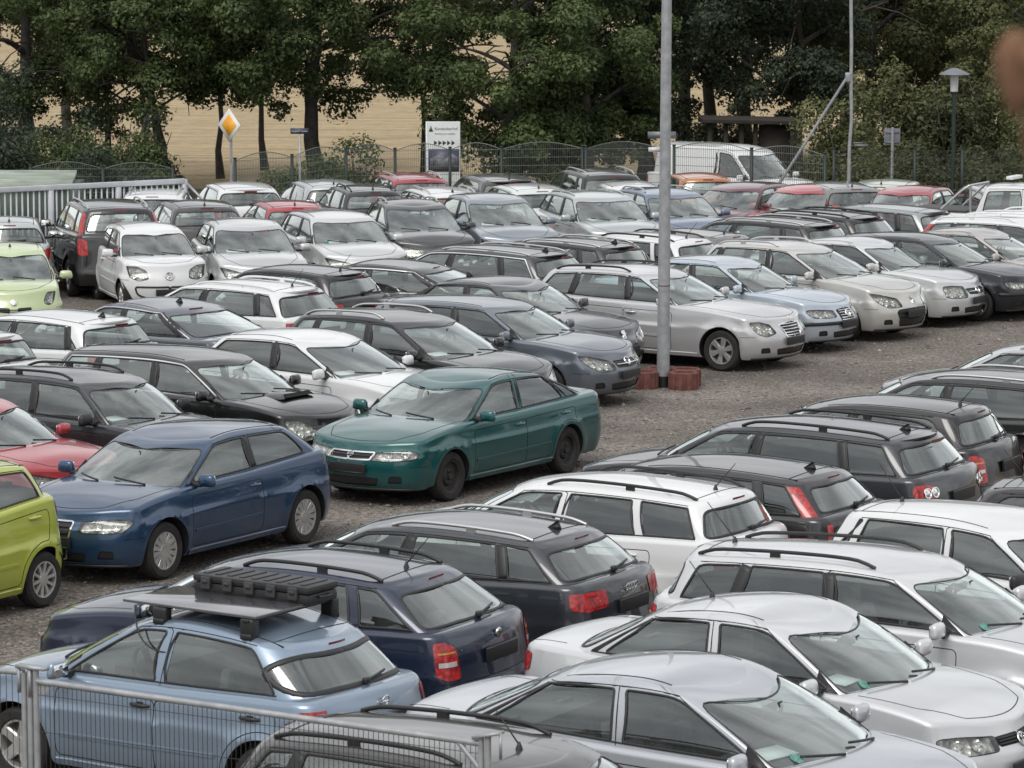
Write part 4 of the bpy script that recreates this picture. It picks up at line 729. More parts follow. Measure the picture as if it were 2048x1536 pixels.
TAIL = {  # (distance share round the rear corner from the middle, height against the rear belt)
    'wide': [(.62, -.20), (1.1, -.22), (1.62, -.19), (1.66, -.05), (1.2, -.04), (.62, -.05)],
    'block': [(.92, -.36), (1.25, -.37), (1.55, -.33), (1.60, -.06), (1.3, -.02), (.94, -.10)],
    'leaf': [(.95, -.26), (1.25, -.30), (1.50, -.24), (1.80, -.07), (1.5, -.05), (1.15, -.07)],
    'round': [(.80, -.22), (1.1, -.25), (1.52, -.22), (1.62, -.12), (1.5, -.04), (1.1, -.03), (.82, -.08)],
    'small': [(1.0, -.28), (1.3, -.30), (1.5, -.24), (1.5, -.08), (1.2, -.05), (.98, -.12)],
    'high': [(1.0, -.20), (1.3, -.24), (1.60, -.16), (1.55, .0), (1.3, .0), (1.05, -.02)]}
def side_windows(c, S):
    """outlines in (x, share of cabin height)"""
    tl, tu = S.get('wl', .07), S.get('wu', .84); out = []; fp = S.get('fp', .15); pw = S.get('pw', .05)
    pil = S['pillars']                                                    # (x at the belt, x at the roof) of each split
    xl = [c.xF(tl) + fp] + [p + (q - p) * tl for p, q in pil]; xu = [c.xF(tu) + fp * .75 + .03] + [p + (q - p) * tu for p, q in pil]
    e0, e1 = S['wend']; xl.append(e0); xu.append(e1)
    for i in range(len(pil) + 1):
        a, b = (0 if i == 0 else pw), (0 if i == len(pil) else pw)
        P = [(xl[i] + a, tl), (xl[i + 1] - b, tl), (xu[i + 1] - b, tu + (0 if i < len(pil) else S.get('wdrop', -.03))), (xu[i] + a, tu)]
        last = i == len(pil); first = i == 0
        if last and S.get('wtip') is not None: P.insert(2, (e0 + S['wtip'], tl + .33))
        r = [.03 if first else .02, S.get('wr', .09) if last else .02] + ([.08] if len(P) == 5 else []) + [S.get('wr', .09) if last else .02, .10 if first else .02]
        Q = [(x, t * .40) for x, t in P]; Q = round_poly(Q, r); Q[:, 1] /= .40; out.append(Q)
    return out
NCAR = [0]
def build_car(S, X, Y, yaw, label, name='parked_car', cat='car', group='cars parked close together on the gravel lot', z=0.):
    c = CarShape(S); sk = Skin(c); g = S.get; L, W, H = c.L, c.W, c.H; NCAR[0] += 1
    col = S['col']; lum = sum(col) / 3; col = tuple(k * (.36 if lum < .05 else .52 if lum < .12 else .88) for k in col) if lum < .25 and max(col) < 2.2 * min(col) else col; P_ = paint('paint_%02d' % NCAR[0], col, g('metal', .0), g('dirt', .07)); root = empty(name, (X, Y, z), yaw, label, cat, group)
    rl_ = g('rails')
    # ---- lower band: outlines of what is let into it, in flat coordinates
    zh, zb0, zb1 = c.zh, c.zb0, c.zb1
    reg = []                                                              # (name, loop, material, offset, sides, extra)
    ab = lambda pts, rear=False: c.lower_ab(np.array([5 - p[0] if rear else p[0] for p in pts], float), np.array([p[1] for p in pts], float))
    hl = g('hl', 'swept'); hp = [(u + (u - 1.08) * .10, zh - .05 + (dz + .05) * (1.0 if hl in ('slim', 'rect', 'round') else 1.28)) for u, dz in HEAD[hl]] if isinstance(hl, str) else [(u, zh + dz) for u, dz in hl]
    P = round_poly(ab(hp), .035 if hl != 'round' else .08); P[:, 1] = np.minimum(P[:, 1], c.B1 * .97); reg.append(('headlight', P, LENS, .004, 2))
    tl = g('tl', 'block')
    if tl:
        tp = [(q, zb1 + dz) for q, dz in TAIL[tl]] if isinstance(tl, str) else [(q, zb1 + dz) for q, dz in tl]
        P = round_poly(ab(tp, True), .03); P[:, 1] = np.minimum(P[:, 1], c.B1 * .97); reg.append(('tail_light', P, RED, .006, 2))
    gr = g('grille', 'mid')
    G = {'mid': [(-.1, -.16), (.48, -.15), (.54, -.05), (-.1, -.05)], 'slim': [(-.1, -.115), (.52, -.11), (.54, -.035), (-.1, -.035)], 'deep': [(-.1, -.40), (.34, -.40), (.46, -.06), (.40, -.02), (-.1, -.02)],
         'tall': [(-.1, -.22), (.36, -.21), (.42, -.02), (-.1, .0)], 'wide': [(-.1, -.14), (.60, -.13), (.60, -.03), (-.1, -.03)], 'mouth': [(-.1, -.46), (.62, -.44), (.78, -.27), (.70, -.22), (-.1, -.20)]}
    gp = None
    if gr:
        gp = [(u, zh + dz) for u, dz in (G[gr] if isinstance(gr, str) else gr)]; P = round_poly(ab(gp), .03); reg.append(('grille', P, BLACK, -.012, 1))
    it = g('intake', 'low')
    I = {'low': [(-.1, .255), (.62, .26), (.70, .36), (-.1, .37)], 'wide': [(-.1, .25), (.90, .26), (.98, .36), (-.1, .37)], None: None}[it]
    if I: reg.append(('air_intake', round_poly(ab(I), .03), BLACK, -.012, 1))
    if g('fog', 1): reg.append(('fog_lamp_recess', round_poly(ab([(.86, .30), (1.22, .30), (1.22, .385), (.92, .39)]), .03), BLACK, -.012, 2))
    sill = g('sill')
    zs = .29
    tha = np.linspace(-.6, math.pi + .6, 34); arch = lambda xa, r: c.side_ab(xa + r * np.cos(tha), np.maximum(c.R + r * np.sin(tha), .02))
    ra = g('ra', c.R + .055)
    # door outlines (x, z) on the band
    doors = g('doors') or [(c.xc + .12, S['pillars'][0][0] + .02), (S['pillars'][0][0] + .02, min(S['wend'][0] - .1, c.xa[1] + .18))]
    ztb = lambda x: c.zd(x) - c.r - .045
    dl = []
    for k, (d0, d1) in enumerate(doors):
        lo0 = max(d0, c.xa[0] + ra + .06); P = [(lo0, zs), (min(d1, c.xa[1] - ra - .05), zs)]
        if d1 > c.xa[1] - ra - .05:
            th = [t for t in np.linspace(math.pi - .35, .9, 9) if c.xa[1] + (ra + .06) * math.cos(t) < d1 - .01]; P += [(c.xa[1] + (ra + .06) * math.cos(t), c.R + (ra + .06) * math.sin(t)) for t in th]
        P += [(d1, .62 if len(P) < 5 else ztb(d1) - .16), (d1 + .0, float(ztb(d1))), (d0, float(ztb(d0))), (d0 + .0, .62)]
        P = np.array(P); Q = c.side_ab(P[:, 0], P[:, 1]); Q = densify(round_poly(Q, [.05] * len(Q), 3), .06); dl.append((Q, d0, d1)); reg.append(('door', Q, P_, 0., 2))
    if g('lowtrim'):  # black lower bumpers and sills
        pass
    # triangulate
    us = np.concatenate([np.linspace(0, 1, 8)[:-1], np.linspace(1, 2, 10)[:-1], np.linspace(2, 3, max(8, int((c.x3 - c.x2) / .085)))[:-1], np.linspace(3, 4, 9)[:-1], np.linspace(4, 5, 7)])
    vs = np.array([0, .1, .2, .3, .4, .46, .52, .58, .64, .70, .76, .82, .88, .94, 1., 1.2, 1.4, 1.6, 1.8, 2.0])
    A, B = c.la(us), c.lb(vs); bot = np.stack([A, 0 * A], -1); top = np.stack([A, 0 * A + B[-1]], -1); lef = np.stack([0 * B, B], -1); rig = np.stack([0 * B + A[-1], B], -1)
    dom = np.concatenate([bot, rig[1:], top[::-1][1:], lef[::-1][1:-1]]); gi = np.stack(np.meshgrid(A[1:-1], B[1:-1]), -1).reshape(-1, 2)
    ar = [arch(xa, ra) for xa in c.xa]; ring = [arch(xa, ra + q)[4:-4:2] for xa in c.xa for q in (.05, .11)]
    V, T = cdt(np.concatenate([gi] + ring), [dom] + ar + [r[1] for r in reg], gap=.014)
    C = V[T].mean(1); inside = (C[:, 0] > 0) & (C[:, 0] < A[-1]) & (C[:, 1] > 0) & (C[:, 1] < B[-1])
    for a in ar: inside &= ~in_poly(C, a)
    PN = sk.low(V); body = Surf(); left = inside.copy(); parts = []
    for (nm, loop, m, off, sides) in reg:
        f = left & in_poly(C, loop); left &= ~f; s_ = Surf(); s_.add(PN[0] + PN[1] * off, PN[1], T[f]); parts.append((nm, s_, m, sides, loop, T[f]))
    body.add(PN[0], PN[1], T[left])
    # deck (bonnet, shoulders, boot) with the cabin left open
    te = c.lpos(us, us * 0 + 2.); ug = np.concatenate([np.linspace(0, 1, 6)[:-1], np.linspace(1, 2, 4)[:-1], np.linspace(2, 3, 14)[:-1], np.linspace(3, 4, 5)[:-1], np.linspace(4, 5, 5)])
    hx, hy = c.gxy(ug, ug * 0., ug * 0 + .03); hole = np.stack([hx, hy], -1); hole[0, 1] = hole[-1, 1] = -.02
    D = te[:, :2].copy(); D[:, 1] = np.maximum(D[:, 1], 0); cl = densify(np.array([D[-1], D[0]]), .1, False)[1:-1]
    xs = np.arange(D[0, 0], D[-1, 0], .085); gd = np.stack(np.meshgrid(xs, np.arange(.08, W / 2, .085)), -1).reshape(-1, 2)
    V2, T2 = cdt(gd, [np.concatenate([D, cl])], .02, [hole]); C2 = V2[T2].mean(1)
    hp_ = np.concatenate([hole, [[hole[-1, 0], -1.], [hole[0, 0], -1.]]])
    ok = in_poly(C2, np.concatenate([D, cl])) & ~in_poly(C2, hp_) & (C2[:, 1] > 0); q = sk.deck(V2)
    scoop = g('scoop'); body.add(q[0], q[1], T2[ok])
    # ---- cabin band
    wins = [c.cab_side_ab(w[:, 0], w[:, 1]) for w in side_windows(c, S)]
    fb, ft, fc = g('wsb', .02), g('wst', .95), g('wsc', .55); f1 = c.AG[1] + fc * (c.AG[2] - c.AG[1])
    ws = np.array([(-.03, fb * c.BG), (f1, fb * c.BG), (f1, ft * c.BG), (-.03, ft * c.BG)]); ws = round_poly(ws, [0, .05, .09, 0])
    E5 = c.AG[5]; rw, rwt, rb0, rb1 = g('rgw', .60), g('rgwt', .55), g('rgb', .10), g('rgt', .90)
    rw_ = np.array([(E5 + .03, rb0 * c.BG), (E5 - rw, rb0 * c.BG), (E5 - (rw + rwt) / 2 - g('rgbulge', .0), (rb0 + rb1) / 2 * c.BG), (E5 - rwt, rb1 * c.BG), (E5 + .03, rb1 * c.BG)]); rw_ = round_poly(rw_, [0, g('rgr', .07), .15, g('rgr', .07), 0])
    ctl = g('cabtail'); creg = [('windscreen', ws, GLASS, -.004, 1), ('rear_window', rw_, GLASS, -.004, 1)]
    for k, w in enumerate(wins): creg.append(('side_window', w, GLASS_DARK if g('dark') and k > 0 else GLASS, -.006, 2))
    if ctl:  # tall lamps up the rear pillars
        Q = np.array([(E5 - q, b * c.BG) for q, b in ctl]); creg.append(('tail_light', round_poly(Q, .02), RED, .006, 2))
    ug = np.concatenate([np.linspace(0, 1, 8)[:-1], np.linspace(1, 2, 6)[:-1], np.linspace(2, 3, max(10, int((c.xrt - c.xt) / .10) + 4))[:-1], np.linspace(3, 4, 7)[:-1], np.linspace(4, 5, 7)])
    vg = np.array([-.1, 0, .15, .3, .45, .6, .75, .9, 1., 1.2, 1.4, 1.6, 1.8, 2.]); A, B = c.ga(ug), c.gb(vg)
    bot = np.stack([A, 0 * A + B[0]], -1); top = np.stack([A, 0 * A + B[-1]], -1); lef = np.stack([0 * B, B], -1); rig = np.stack([0 * B + A[-1], B], -1)
    dom = np.concatenate([bot, rig[1:], top[::-1][1:], lef[::-1][1:-1]]); gi = np.stack(np.meshgrid(A[1:-1], B[1:-1]), -1).reshape(-1, 2)
    V3, T3 = cdt(gi, [dom] + [r[1] for r in creg], .014); C3 = V3[T3].mean(1); ins = (C3[:, 0] > 0) & (C3[:, 0] < A[-1]) & (C3[:, 1] > B[0]) & (C3[:, 1] < B[-1])
    PG = sk.cab(V3); left = ins.copy()
    for (nm, loop, m, off, sides) in creg:
        f = left & in_poly(C3, loop); left &= ~f; s_ = Surf(); s_.add(PG[0] + PG[1] * off, PG[1], T3[f]); parts.append((nm, s_, m, sides, loop, T3[f]))
    body.add(PG[0], PG[1], T3[left])
    te = c.gpos(ug, ug * 0 + 2.); D = te[:, :2].copy(); D[:, 1] = np.maximum(D[:, 1], 0); cl = densify(np.array([D[-1], D[0]]), .1, False)[1:-1]
    gd = np.stack(np.meshgrid(np.arange(D[0, 0], D[-1, 0], .1), np.arange(.09, W / 2, .09)), -1).reshape(-1, 2); RD = np.concatenate([D, cl])
    V4, T4 = cdt(gd, [RD], .02); C4 = V4[T4].mean(1); ok = in_poly(C4, RD); q = sk.roof(V4)
    roofm = g('roofcol')
    body.add(q[0], q[1], T4[ok])
    link('body', body.mesh(c, 'body', P_), root)
    door_objs = []
    for (nm, s_, m, sides, loop, T_) in parts:
        if s_.n == 0: continue
        for sd in ((None,) if sides == 1 else (1, -1)):
            o = link(nm, s_.mesh(c, nm, m, sd), root)
            if nm == 'door': door_objs.append((o, sd))
            if nm == 'headlight':
                bowl = Surf(); pn = sk.low(V); ctr = pn[0][np.unique(T_)].mean(0); Pb = ctr + (pn[0] - ctr) * .97 - pn[1] * .045; bowl.add(Pb, pn[1], T_); link('reflector', bowl.mesh(c, 'reflector', BOWL, sd), o)
                rim = MB()
                pr, nr = sk.low(densify(loop, .05)); v_, f_ = ribbon(pr - nr * .0, nr, .008, .003); rim.add(flipx(c, v_) * [1, sd, 1], f_)
                ex = np.array(c.lpos(g('bulbs', (.9, 1.25))[0], .1)); 
                for uq, rr in zip(g('bulbs', (.84, 1.2)), (.052, .058)):
                    zq = float(np.interp(uq, [h_[0] for h_ in hp[:3]], [h_[1] for h_ in hp[:3]])) + .068
                    e = c.lower_ab(np.array([uq]), np.array([zq])); p, n_ = sk.low(e); p = p[0] - n_[0] * .03; d = n_[0]
                    a_ = np.cross(d, [0, 0, 1.]); a_ /= np.linalg.norm(a_); b_ = np.cross(a_, d); Rm = np.stack([a_, b_, d], 1); t_ = MB().lathe([(rr, .02), (rr * .85, .0), (rr * .5, -.02), (rr * .32, .012), (0, .02)], 16)
                    rim.cur = 1; rim.add(flipx(c, np.concatenate(t_.V) @ Rm.T + p) * [1, sd, 1], t_.F); rim.cur = 0
                rim.build('bulb_housing', [SEAM, CHROME], o, smooth=40)
            if nm == 'tail_light' and g('tlseg') and m is RED and loop[:, 0].max() > c.A[3] - .3 and loop is not parts[-1][4] and L > 0:
                lo, hi = loop.min(0), loop.max(0); kk = g('tlclear', .42)
                if hi[1] - lo[1] > .10 and (hi[0] - lo[0]) > .12:
                    for q_, w_, mt in ((kk, .30, CLEAR), (kk + .30, .13, AMBER)):
                        zz_ = lo[1] + (hi[1] - lo[1]) * q_; aa = np.linspace(lo[0] + .16 * (hi[0] - lo[0]), hi[0] - .10 * (hi[0] - lo[0]), 8); Q_ = np.stack([aa, np.full(8, zz_)], -1); kp = in_poly(Q_, loop)
                        if kp.sum() > 3: p_, n_ = sk.low(Q_[kp]); v_, f_ = ribbon(p_ + n_ * .006, n_, w_ * (hi[1] - lo[1]) * .6, .003, False); MB().add(flipx(c, v_) * [1, sd, 1], f_).build('lamp_segment', mt, o, smooth=40)
    if g('tlround'):
        for q_, dz_ in g('tlround'):
            p_, n_ = sk.low(c.lower_ab(np.array([5 - q_]), np.array([zb1 + dz_]))); a_ = np.cross(n_[0], [0, 0, 1.]); a_ /= np.linalg.norm(a_); b_ = np.cross(a_, n_[0]); Rm = np.stack([a_, b_, n_[0]], 1)
            t_ = MB().lathe([(.062, .004), (.058, .014), (.046, .014), (.044, .008), (.03, .012), (0, .014)], 18); P2 = flipx(c, np.concatenate(t_.V) @ Rm.T + p_[0]); MB().add(P2, t_.F).build('lamp_lens', CHROME, root, smooth=40); MB().add(P2 * [1, -1, 1], t_.F).build('lamp_lens', CHROME, root, smooth=40)
    # ---- bars laid on the skin: gaps, frames, trims
    gaps = MB(); frames = MB(); chrome = MB(); blk = MB(); pil = MB(); slat = MB(); lip = MB(); moul = MB()
    def bar(mb, f, pts, w, h, closed=True, both=True, lift=0.):
        P, N = f(pts); v_, f_ = ribbon(P, N, w, h, closed, lift); v_ = flipx(c, v_); mb.add(v_, f_)
        if both: mb.add(v_ * [1, -1, 1], [t[::-1] for t in f_])
    for Q, d0, d1 in dl: bar(gaps, sk.low, densify(Q, .06), .009, .0012)
    up = lambda x0, x1, t0, t1: c.cab_side_ab(np.linspace(x0, x1, 10), np.linspace(t0, t1, 10))
    for k, (p, q) in enumerate(S['pillars'][:len(doors) if g('doors') is None or len(doors) > 1 else 1][:1]): bar(gaps, sk.cab, up(p + .01, q + .01, .0, .95), .009, .0012, False)
    # drip line of the doors above the windows
    e0, e1 = S['wend']; x_ = np.linspace(c.xF(.9) + .16, e1 + .02, 24); bar(gaps, sk.cab, c.cab_side_ab(x_, np.full(24, .955)), .008, .001, False)
    bar(gaps, sk.cab, c.cab_side_ab(np.linspace(c.xc + .16, c.xF(.9) + .16, 10), np.linspace(.03, .955, 10)), .007, .001, False)
    # gutters along the roof, and the joint of the tailgate
    x0_, x1_ = c.xt + .10, c.xrt - .04
    if not rl_: xg = np.linspace(x0_, x1_, 22); bar(gaps, sk.roof, np.stack([xg, c.gw(xg, 1.) - .075 * (W / 1.75)], -1), .011, .003, False)
    if L - c.xrb < .5: yg = np.linspace(.50 * W / 1.75, 0, 12); xg = np.full(12, c.xrt - .10) - .10 * (yg / .5) ** 2 * .4; bar(gaps, sk.roof, np.stack([xg, yg], -1), .009, .003, False)
    # bonnet gap
    hx0 = g('hoodgap', .16); n = 16; fx = c.lpos(np.linspace(.80, 0, 9), np.full(9, 2.))[:, :2] + [[.035, 0]]; xx = np.linspace(fx[0, 0] + .05, c.xc - .05, n); yy = np.interp(xx, [fx[0, 0] + .05, fx[0, 0] + .32, c.xc], [fx[0, 1] + .04, .655 * W / 1.75, .71 * W / 1.75])
    if g('hoodfront', 1):
        Q = np.concatenate([np.stack([xx, yy], -1)[::-1], fx]); Q[-1, 1] = 0.
        bar(gaps, sk.deck, densify(Q, .06, False), .010, .0012, False)
    # bumper joints
    zf = g('zbump', zh - .20)
    bar(gaps, sk.low, ab([(u, zf) for u in np.linspace(1.45, 1.98, 8)]), .007, .001, False)
    bar(gaps, sk.low, ab([(q, g('zbumpr', .62)) for q in np.linspace(.0, 1.95, 20)], True), .008, .001, False)
    if L - c.xrb < .5:   # hatch: tailgate gap
        bar(gaps, sk.low, ab([(g('tgw', .97), z_) for z_ in np.linspace(g('zbumpr', .62), zb1 - .08, 8)], True), .009, .001, False)
    else:
        xb = np.linspace(c.xrb + .1, L - .16, 8); bar(gaps, sk.deck, np.stack([xb, np.full(8, .60 * W / 1.75)], -1), .010, .0012, False); bar(gaps, sk.low, ab([(.92, z_) for z_ in np.linspace(.62, zb1 - .08, 8)], True), .009, .001, False)
    fw = g('fw', .020)
    for k, w in enumerate(wins): bar(frames, sk.cab, densify(w, .05), fw, .004)
    Q = ws[ws[:, 0] >= -.001]; Q = np.concatenate([[[0, ws[0, 1]]], ws[ws[:, 0] > 0], [[0, ws[-1, 1]]]]); bar(frames, sk.cab, densify(Q, .05, False), .014, .0015, False)
    Q = np.concatenate([[[E5, rw_[0, 1]]], rw_[rw_[:, 0] < E5], [[E5, rw_[-1, 1]]]]); bar(frames, sk.cab, densify(Q, .05, False), g('rgf', .028), .003, False)
    if g('bpil', 'black') == 'black':
        for k, (p, q) in enumerate(S['pillars']):
            if k in g('bpils', (0, 1, 2)): tl_, tu_ = g('wl', .07) - .01, g('wu', .84) + .01; pp = sk.cab(c.cab_side_ab(np.linspace(p + (q - p) * tl_, p + (q - p) * tu_, 8), np.linspace(tl_, tu_, 8))); v_, f_ = ribbon(*pp, 2 * g('pw', .05) + .012, .0035, False); v_ = flipx(c, v_); MB().add(v_, f_).build('window_pillar', BLACK, root); MB().add(v_ * [1, -1, 1], [t_[::-1] for t_ in f_]).build('window_pillar', BLACK, root)
    if g('chrome'):
        tl_, tu_ = g('wl', .07) - .045, g('wu', .84) + .05; x0 = c.xF(tl_) + g('fp', .15) - .05; x1 = c.xF(tu_) + g('fp', .15) * .75
        Q = round_poly([(x0, tl_ * .4), (e0 + .05, tl_ * .4), (e1 + .05, (tu_ - .02) * .4), (x1, tu_ * .4)], [.02, .1, .12, .12]); Q[:, 1] /= .4; bar(chrome, sk.cab, densify(c.cab_side_ab(Q[:, 0], Q[:, 1]), .05), .020, .007)
    else:
        x_ = np.linspace(c.xF(.05) + .12, e0, 26); bar(frames, sk.cab, c.cab_side_ab(x_, np.full(26, .062)), .014, .004, False)
    mo = g('mould', .50)
    if mo:
        d0, d1 = doors[0][0] + .04, min(doors[-1][1], c.xa[1] - ra - .06) - .03; x_ = np.linspace(d0, d1, 26); bar(moul, sk.low, c.side_ab(x_, np.linspace(mo, mo + .02, 26)), .035, .010, False)
    x_ = np.linspace(c.xa[0] + ra + .04, c.xa[1] - ra - .04, 20); bar(blk if g('blacksill') else moul, sk.low, c.side_ab(x_, np.full(20, .235)), .07, .012, False)
    bar(lip, sk.low, ab([(u, .215) for u in np.linspace(0, 1.6, 24)]), .03, .012, False)
    if g('bumperstrip'): bar(blk, sk.low, ab([(u, .50) for u in np.linspace(.0, 1.95, 30)]), .06, .012, False); bar(blk, sk.low, ab([(q, .52) for q in np.linspace(0, 1.95, 26)], True), .06, .012, False)
    if g('ring'):
        Q = round_poly(ab(g('ring')), .05); Q = np.concatenate([[[0, Q[0, 1]]], Q[Q[:, 0] > 0], [[0, Q[-1, 1]]]]); bar(blk, sk.low, densify(Q, .05, False), .035, .008, False)
    if gp:
        zs0, zs1 = gp[0][1], gp[-1][1]; nb = g('slats', 3); um = max(p[0] for p in gp) - .03
        for k in range(nb):
            z_ = zs0 + (zs1 - zs0) * (k + 1) / (nb + 1); bar(chrome if g('chromeslats') else slat, sk.low, ab([(u, z_) for u in np.linspace(0, um - .04, 10)]), .016 if g('chromeslats') else .012, .012, False)
        if g('chromegrille'): bar(chrome, sk.low, densify(np.concatenate([[[0, reg[[r[0] for r in reg].index('grille')][1][0, 1]]], [p for p in reg[[r[0] for r in reg].index('grille')][1] if p[0] > 0], [[0, reg[[r[0] for r in reg].index('grille')][1][-1, 1]]]]), .05, False), .022, .010, False)
    if gaps.n: gaps.build('panel_gap', SEAM, root)
    if frames.n: frames.build('window_trim', BLACK if not g('trimcol') else TRIM, root)
    if chrome.n: chrome.build('chrome_trim', CHROME, root, smooth=40)
    if blk.n: blk.build('black_trim', BLACK, root)
    if slat.n: slat.build('grille_bar', BLACK, root)
    if lip.n: lip.build('bumper_lip', BLACK, root)
    if moul.n: moul.build('side_moulding', BLACK if g('mouldblack') else P_, root, smooth=40)
    # ---- wheels, arches, floor
    tyre, rim = wheel_meshes(g('wheel', 'alloy5'), c.R); ym = W / 2 - .125
    for xa in c.xa:
        for sd in (1, -1):
            w = empty('wheel', (c.L / 2 - xa, sd * ym, c.R), math.pi if sd < 0 else 0); w.parent = root; w.rotation_euler = (0, R_.uniform(0, 6), math.pi if sd < 0 else 0)
            link('tyre', tyre, w); link('rim', rim, w)
    u = MB()
    ux, uy = c.lxy(us, np.full(len(us), .25), np.full(len(us), .05)); Pu = [(c.L / 2 - x, y) for x, y in zip(ux, uy)]; Pu = Pu + [(x, -y) for x, y in Pu[::-1]]
    n = len(Pu); u.add([(x, y, .215) for x, y in Pu], [tuple(range(n))])
    for xa in c.xa:
        for sd in (1, -1):
            th = np.linspace(-.25, math.pi + .25, 18); ye = c.lpos(2 + (xa + ra * np.cos(th) - c.x2) / (c.x3 - c.x2), np.clip((c.R + ra * np.sin(th) - .2) / .7, 0, 1))[:, 1] - .006
            G_ = np.array([[(c.L / 2 - xa - ra * math.cos(t), sd * y, c.R + ra * math.sin(t)), (c.L / 2 - xa - ra * math.cos(t), sd * (W / 2 - .42), c.R + ra * math.sin(t))] for t, y in zip(th, ye)]); u.grid(G_)
            k = len(th); u.add([(c.L / 2 - xa - ra * math.cos(t), sd * (W / 2 - .42), c.R + ra * math.sin(t)) for t in th], [tuple(range(k))])
    u.build('underbody', UNDER, root)
    # ---- cabin inside
    t = MB(); ug2 = np.linspace(0, 5, 46); hx, hy = c.gxy(ug2, ug2 * 0, ug2 * 0 + .045); Z = c.zd(hx) - .035
    for sd in (1, -1): t.grid(np.array([[(c.L / 2 - x, sd * y, z_), (c.L / 2 - x, sd * max(y - .03, 0), .46)] for x, y, z_ in zip(hx, hy, Z)]))
    t.box((c.L / 2 - (c.xc + c.xrb) / 2, 0, .45), (c.xrb - c.xc, W - .3, .04))
    yi = lambda x: float(np.interp(x, hx[9:37], hy[9:37])) - .02
    xd = c.xc + .62; fr = [(x, y) for x, y, k in zip(hx, hy, ug2) if k <= 2 and x < xd]
    Pd = [(c.L / 2 - x, y) for x, y in fr] + [(c.L / 2 - xd, yi(xd))]; Pd = Pd + [(x, -y) for x, y in Pd[::-1]]; n = len(Pd); zd_ = float(c.zd(c.xc)) + .035
    t.add([(x, y, zd_ - .03) for x, y in Pd] + [(x, y, zd_ - .25) for x, y in Pd], [tuple(range(n)), ] + [(i, (i + 1) % n, n + (i + 1) % n, n + i) for i in range(n)])
    t.box((c.L / 2 - xd + .05, .36, zd_ - .0), (.20, .34, .10), bev=.04)
    xs_ = c.xrb - g('shelf', .42); Pr = [(c.L / 2 - xs_, yi(xs_)), (c.L / 2 - c.xrb + .1, yi(c.xrb - .1) - .02), (c.L / 2 - c.xrb - .03, .4)]; Pr = Pr + [(x, -y) for x, y in Pr[::-1]]; zr_ = zb1 - .055
    if g('shelf', .42): t.add([(x, y, zr_) for x, y in Pr], [tuple(range(len(Pr)))])
    t.build('interior', TRIM, root, smooth=30)
    sm = SEATG if g('greyseats') else SEATM; xs1 = c.fo + g('seatx', 1.46); dz = g('seatz', 0.) + (H - 1.47) * .7
    for sd in (1, -1): link('seat', seat_mesh('front', sm), root, (c.L / 2 - xs1, sd * .36 * W / 1.75, dz))
    link('bench', seat_mesh('rear', sm), root, (c.L / 2 - xs1 - .86, 0, dz + .02))
    sw = MB(); sw.tube([(0, .185 * math.cos(a), .185 * math.sin(a)) for a in np.linspace(0, 2 * math.pi, 25)], .016, 8, False); sw.box((0.0, 0, -.01), (.03, .33, .05)); sw.box((0.0, 0, -.08), (.03, .05, .16)); sw.lathe([(.06, -.02), (.055, .02), (0, .03)], 12, 'x')
    o = sw.build('steering_wheel', TRIM, root, smooth=40, loc=(c.L / 2 - xd - .10, .36 * W / 1.75, zd_ + .02)); o.rotation_euler = (0, math.radians(25) + math.pi, 0)
    # ---- mirrors, inside mirror, wipers, handles, plates, badges
    mm = BLACK if g('mirror') == 'black' else P_
    for sd in (1, -1):
        h = MB(); bm = bmesh.new(); bmesh.ops.create_uvsphere(bm, u_segments=18, v_segments=12, radius=1.)
        for v in bm.verts:
            x, y, z_ = v.co; p = 5.; k = (abs(y) ** p + abs(z_) ** p) ** (1 / p); k0 = math.hypot(y, z_); sc = k0 / k if k > 1e-6 else 1
            v.co = (x * .058 if x > 0 else max(x * .06, -.04), y * sc * .108 * (1 - .12 * z_), z_ * sc * .070)
        V_ = np.array([v.co[:] for v in bm.verts]); bm.verts.index_update(); F_ = [[v.index for v in f.verts] for f in bm.faces]; bm.free()
        o = h.add(V_, F_).build('mirror', mm, root, smooth=50, loc=(c.L / 2 - c.xc - .24, sd * (W / 2 + .085), zb0 + .085))
        gl = MB(); gl.prism(round_poly([(-.085, -.052), (.085, -.052), (.085, .052), (-.085, .052)], .03), -.042, -.039, 'x'); gl.build('mirror_glass', CHROME, o)
        st = MB(); st.box((0.0, -sd * .12, -.055), (.07, .12, .045), bev=.015); st.add(*[[(.16, -sd * .205, -.085), (-.07, -sd * .205, -.08), (-.05, -sd * .25, .09), (.16, -sd * .20, -.07), (-.07, -sd * .195, -.07), (-.05, -sd * .235, .09)], [(0, 1, 2), (3, 5, 4), (0, 3, 4, 1), (1, 4, 5, 2), (0, 2, 5, 3)]]); st.build('mirror_foot', BLACK, o)
    im = MB(); p = c.gpos(0., .80); im.box((c.L / 2 - p[0] - .12, 0, p[2] - .03), (.02, .22, .065), bev=.008); im.tube([(c.L / 2 - p[0] - .11, 0, p[2] - .02), (c.L / 2 - p[0] - .02, 0, p[2] + .03)], .008, 6); im.build('inside_mirror', TRIM, root)
    wp = MB()
    for s0, s1, v0, v1 in ((-.25, -.78, -.02, .09), (.62, .02, -.02, .10)):
        k = 8; Q = np.array([c.gpos(abs(s0 + (s1 - s0) * i / (k - 1)), v0 + (v1 - v0) * i / (k - 1) + .02) for i in range(k)]); Q[:, 1] *= np.sign([s0 + (s1 - s0) * i / (k - 1) for i in range(k)]); Q = flipx(c, Q); Q[:, 2] += .018; Q[:, 0] += .012; wp.tube(Q, .011, 6)
    wp.build('wiper', BLACK, root)
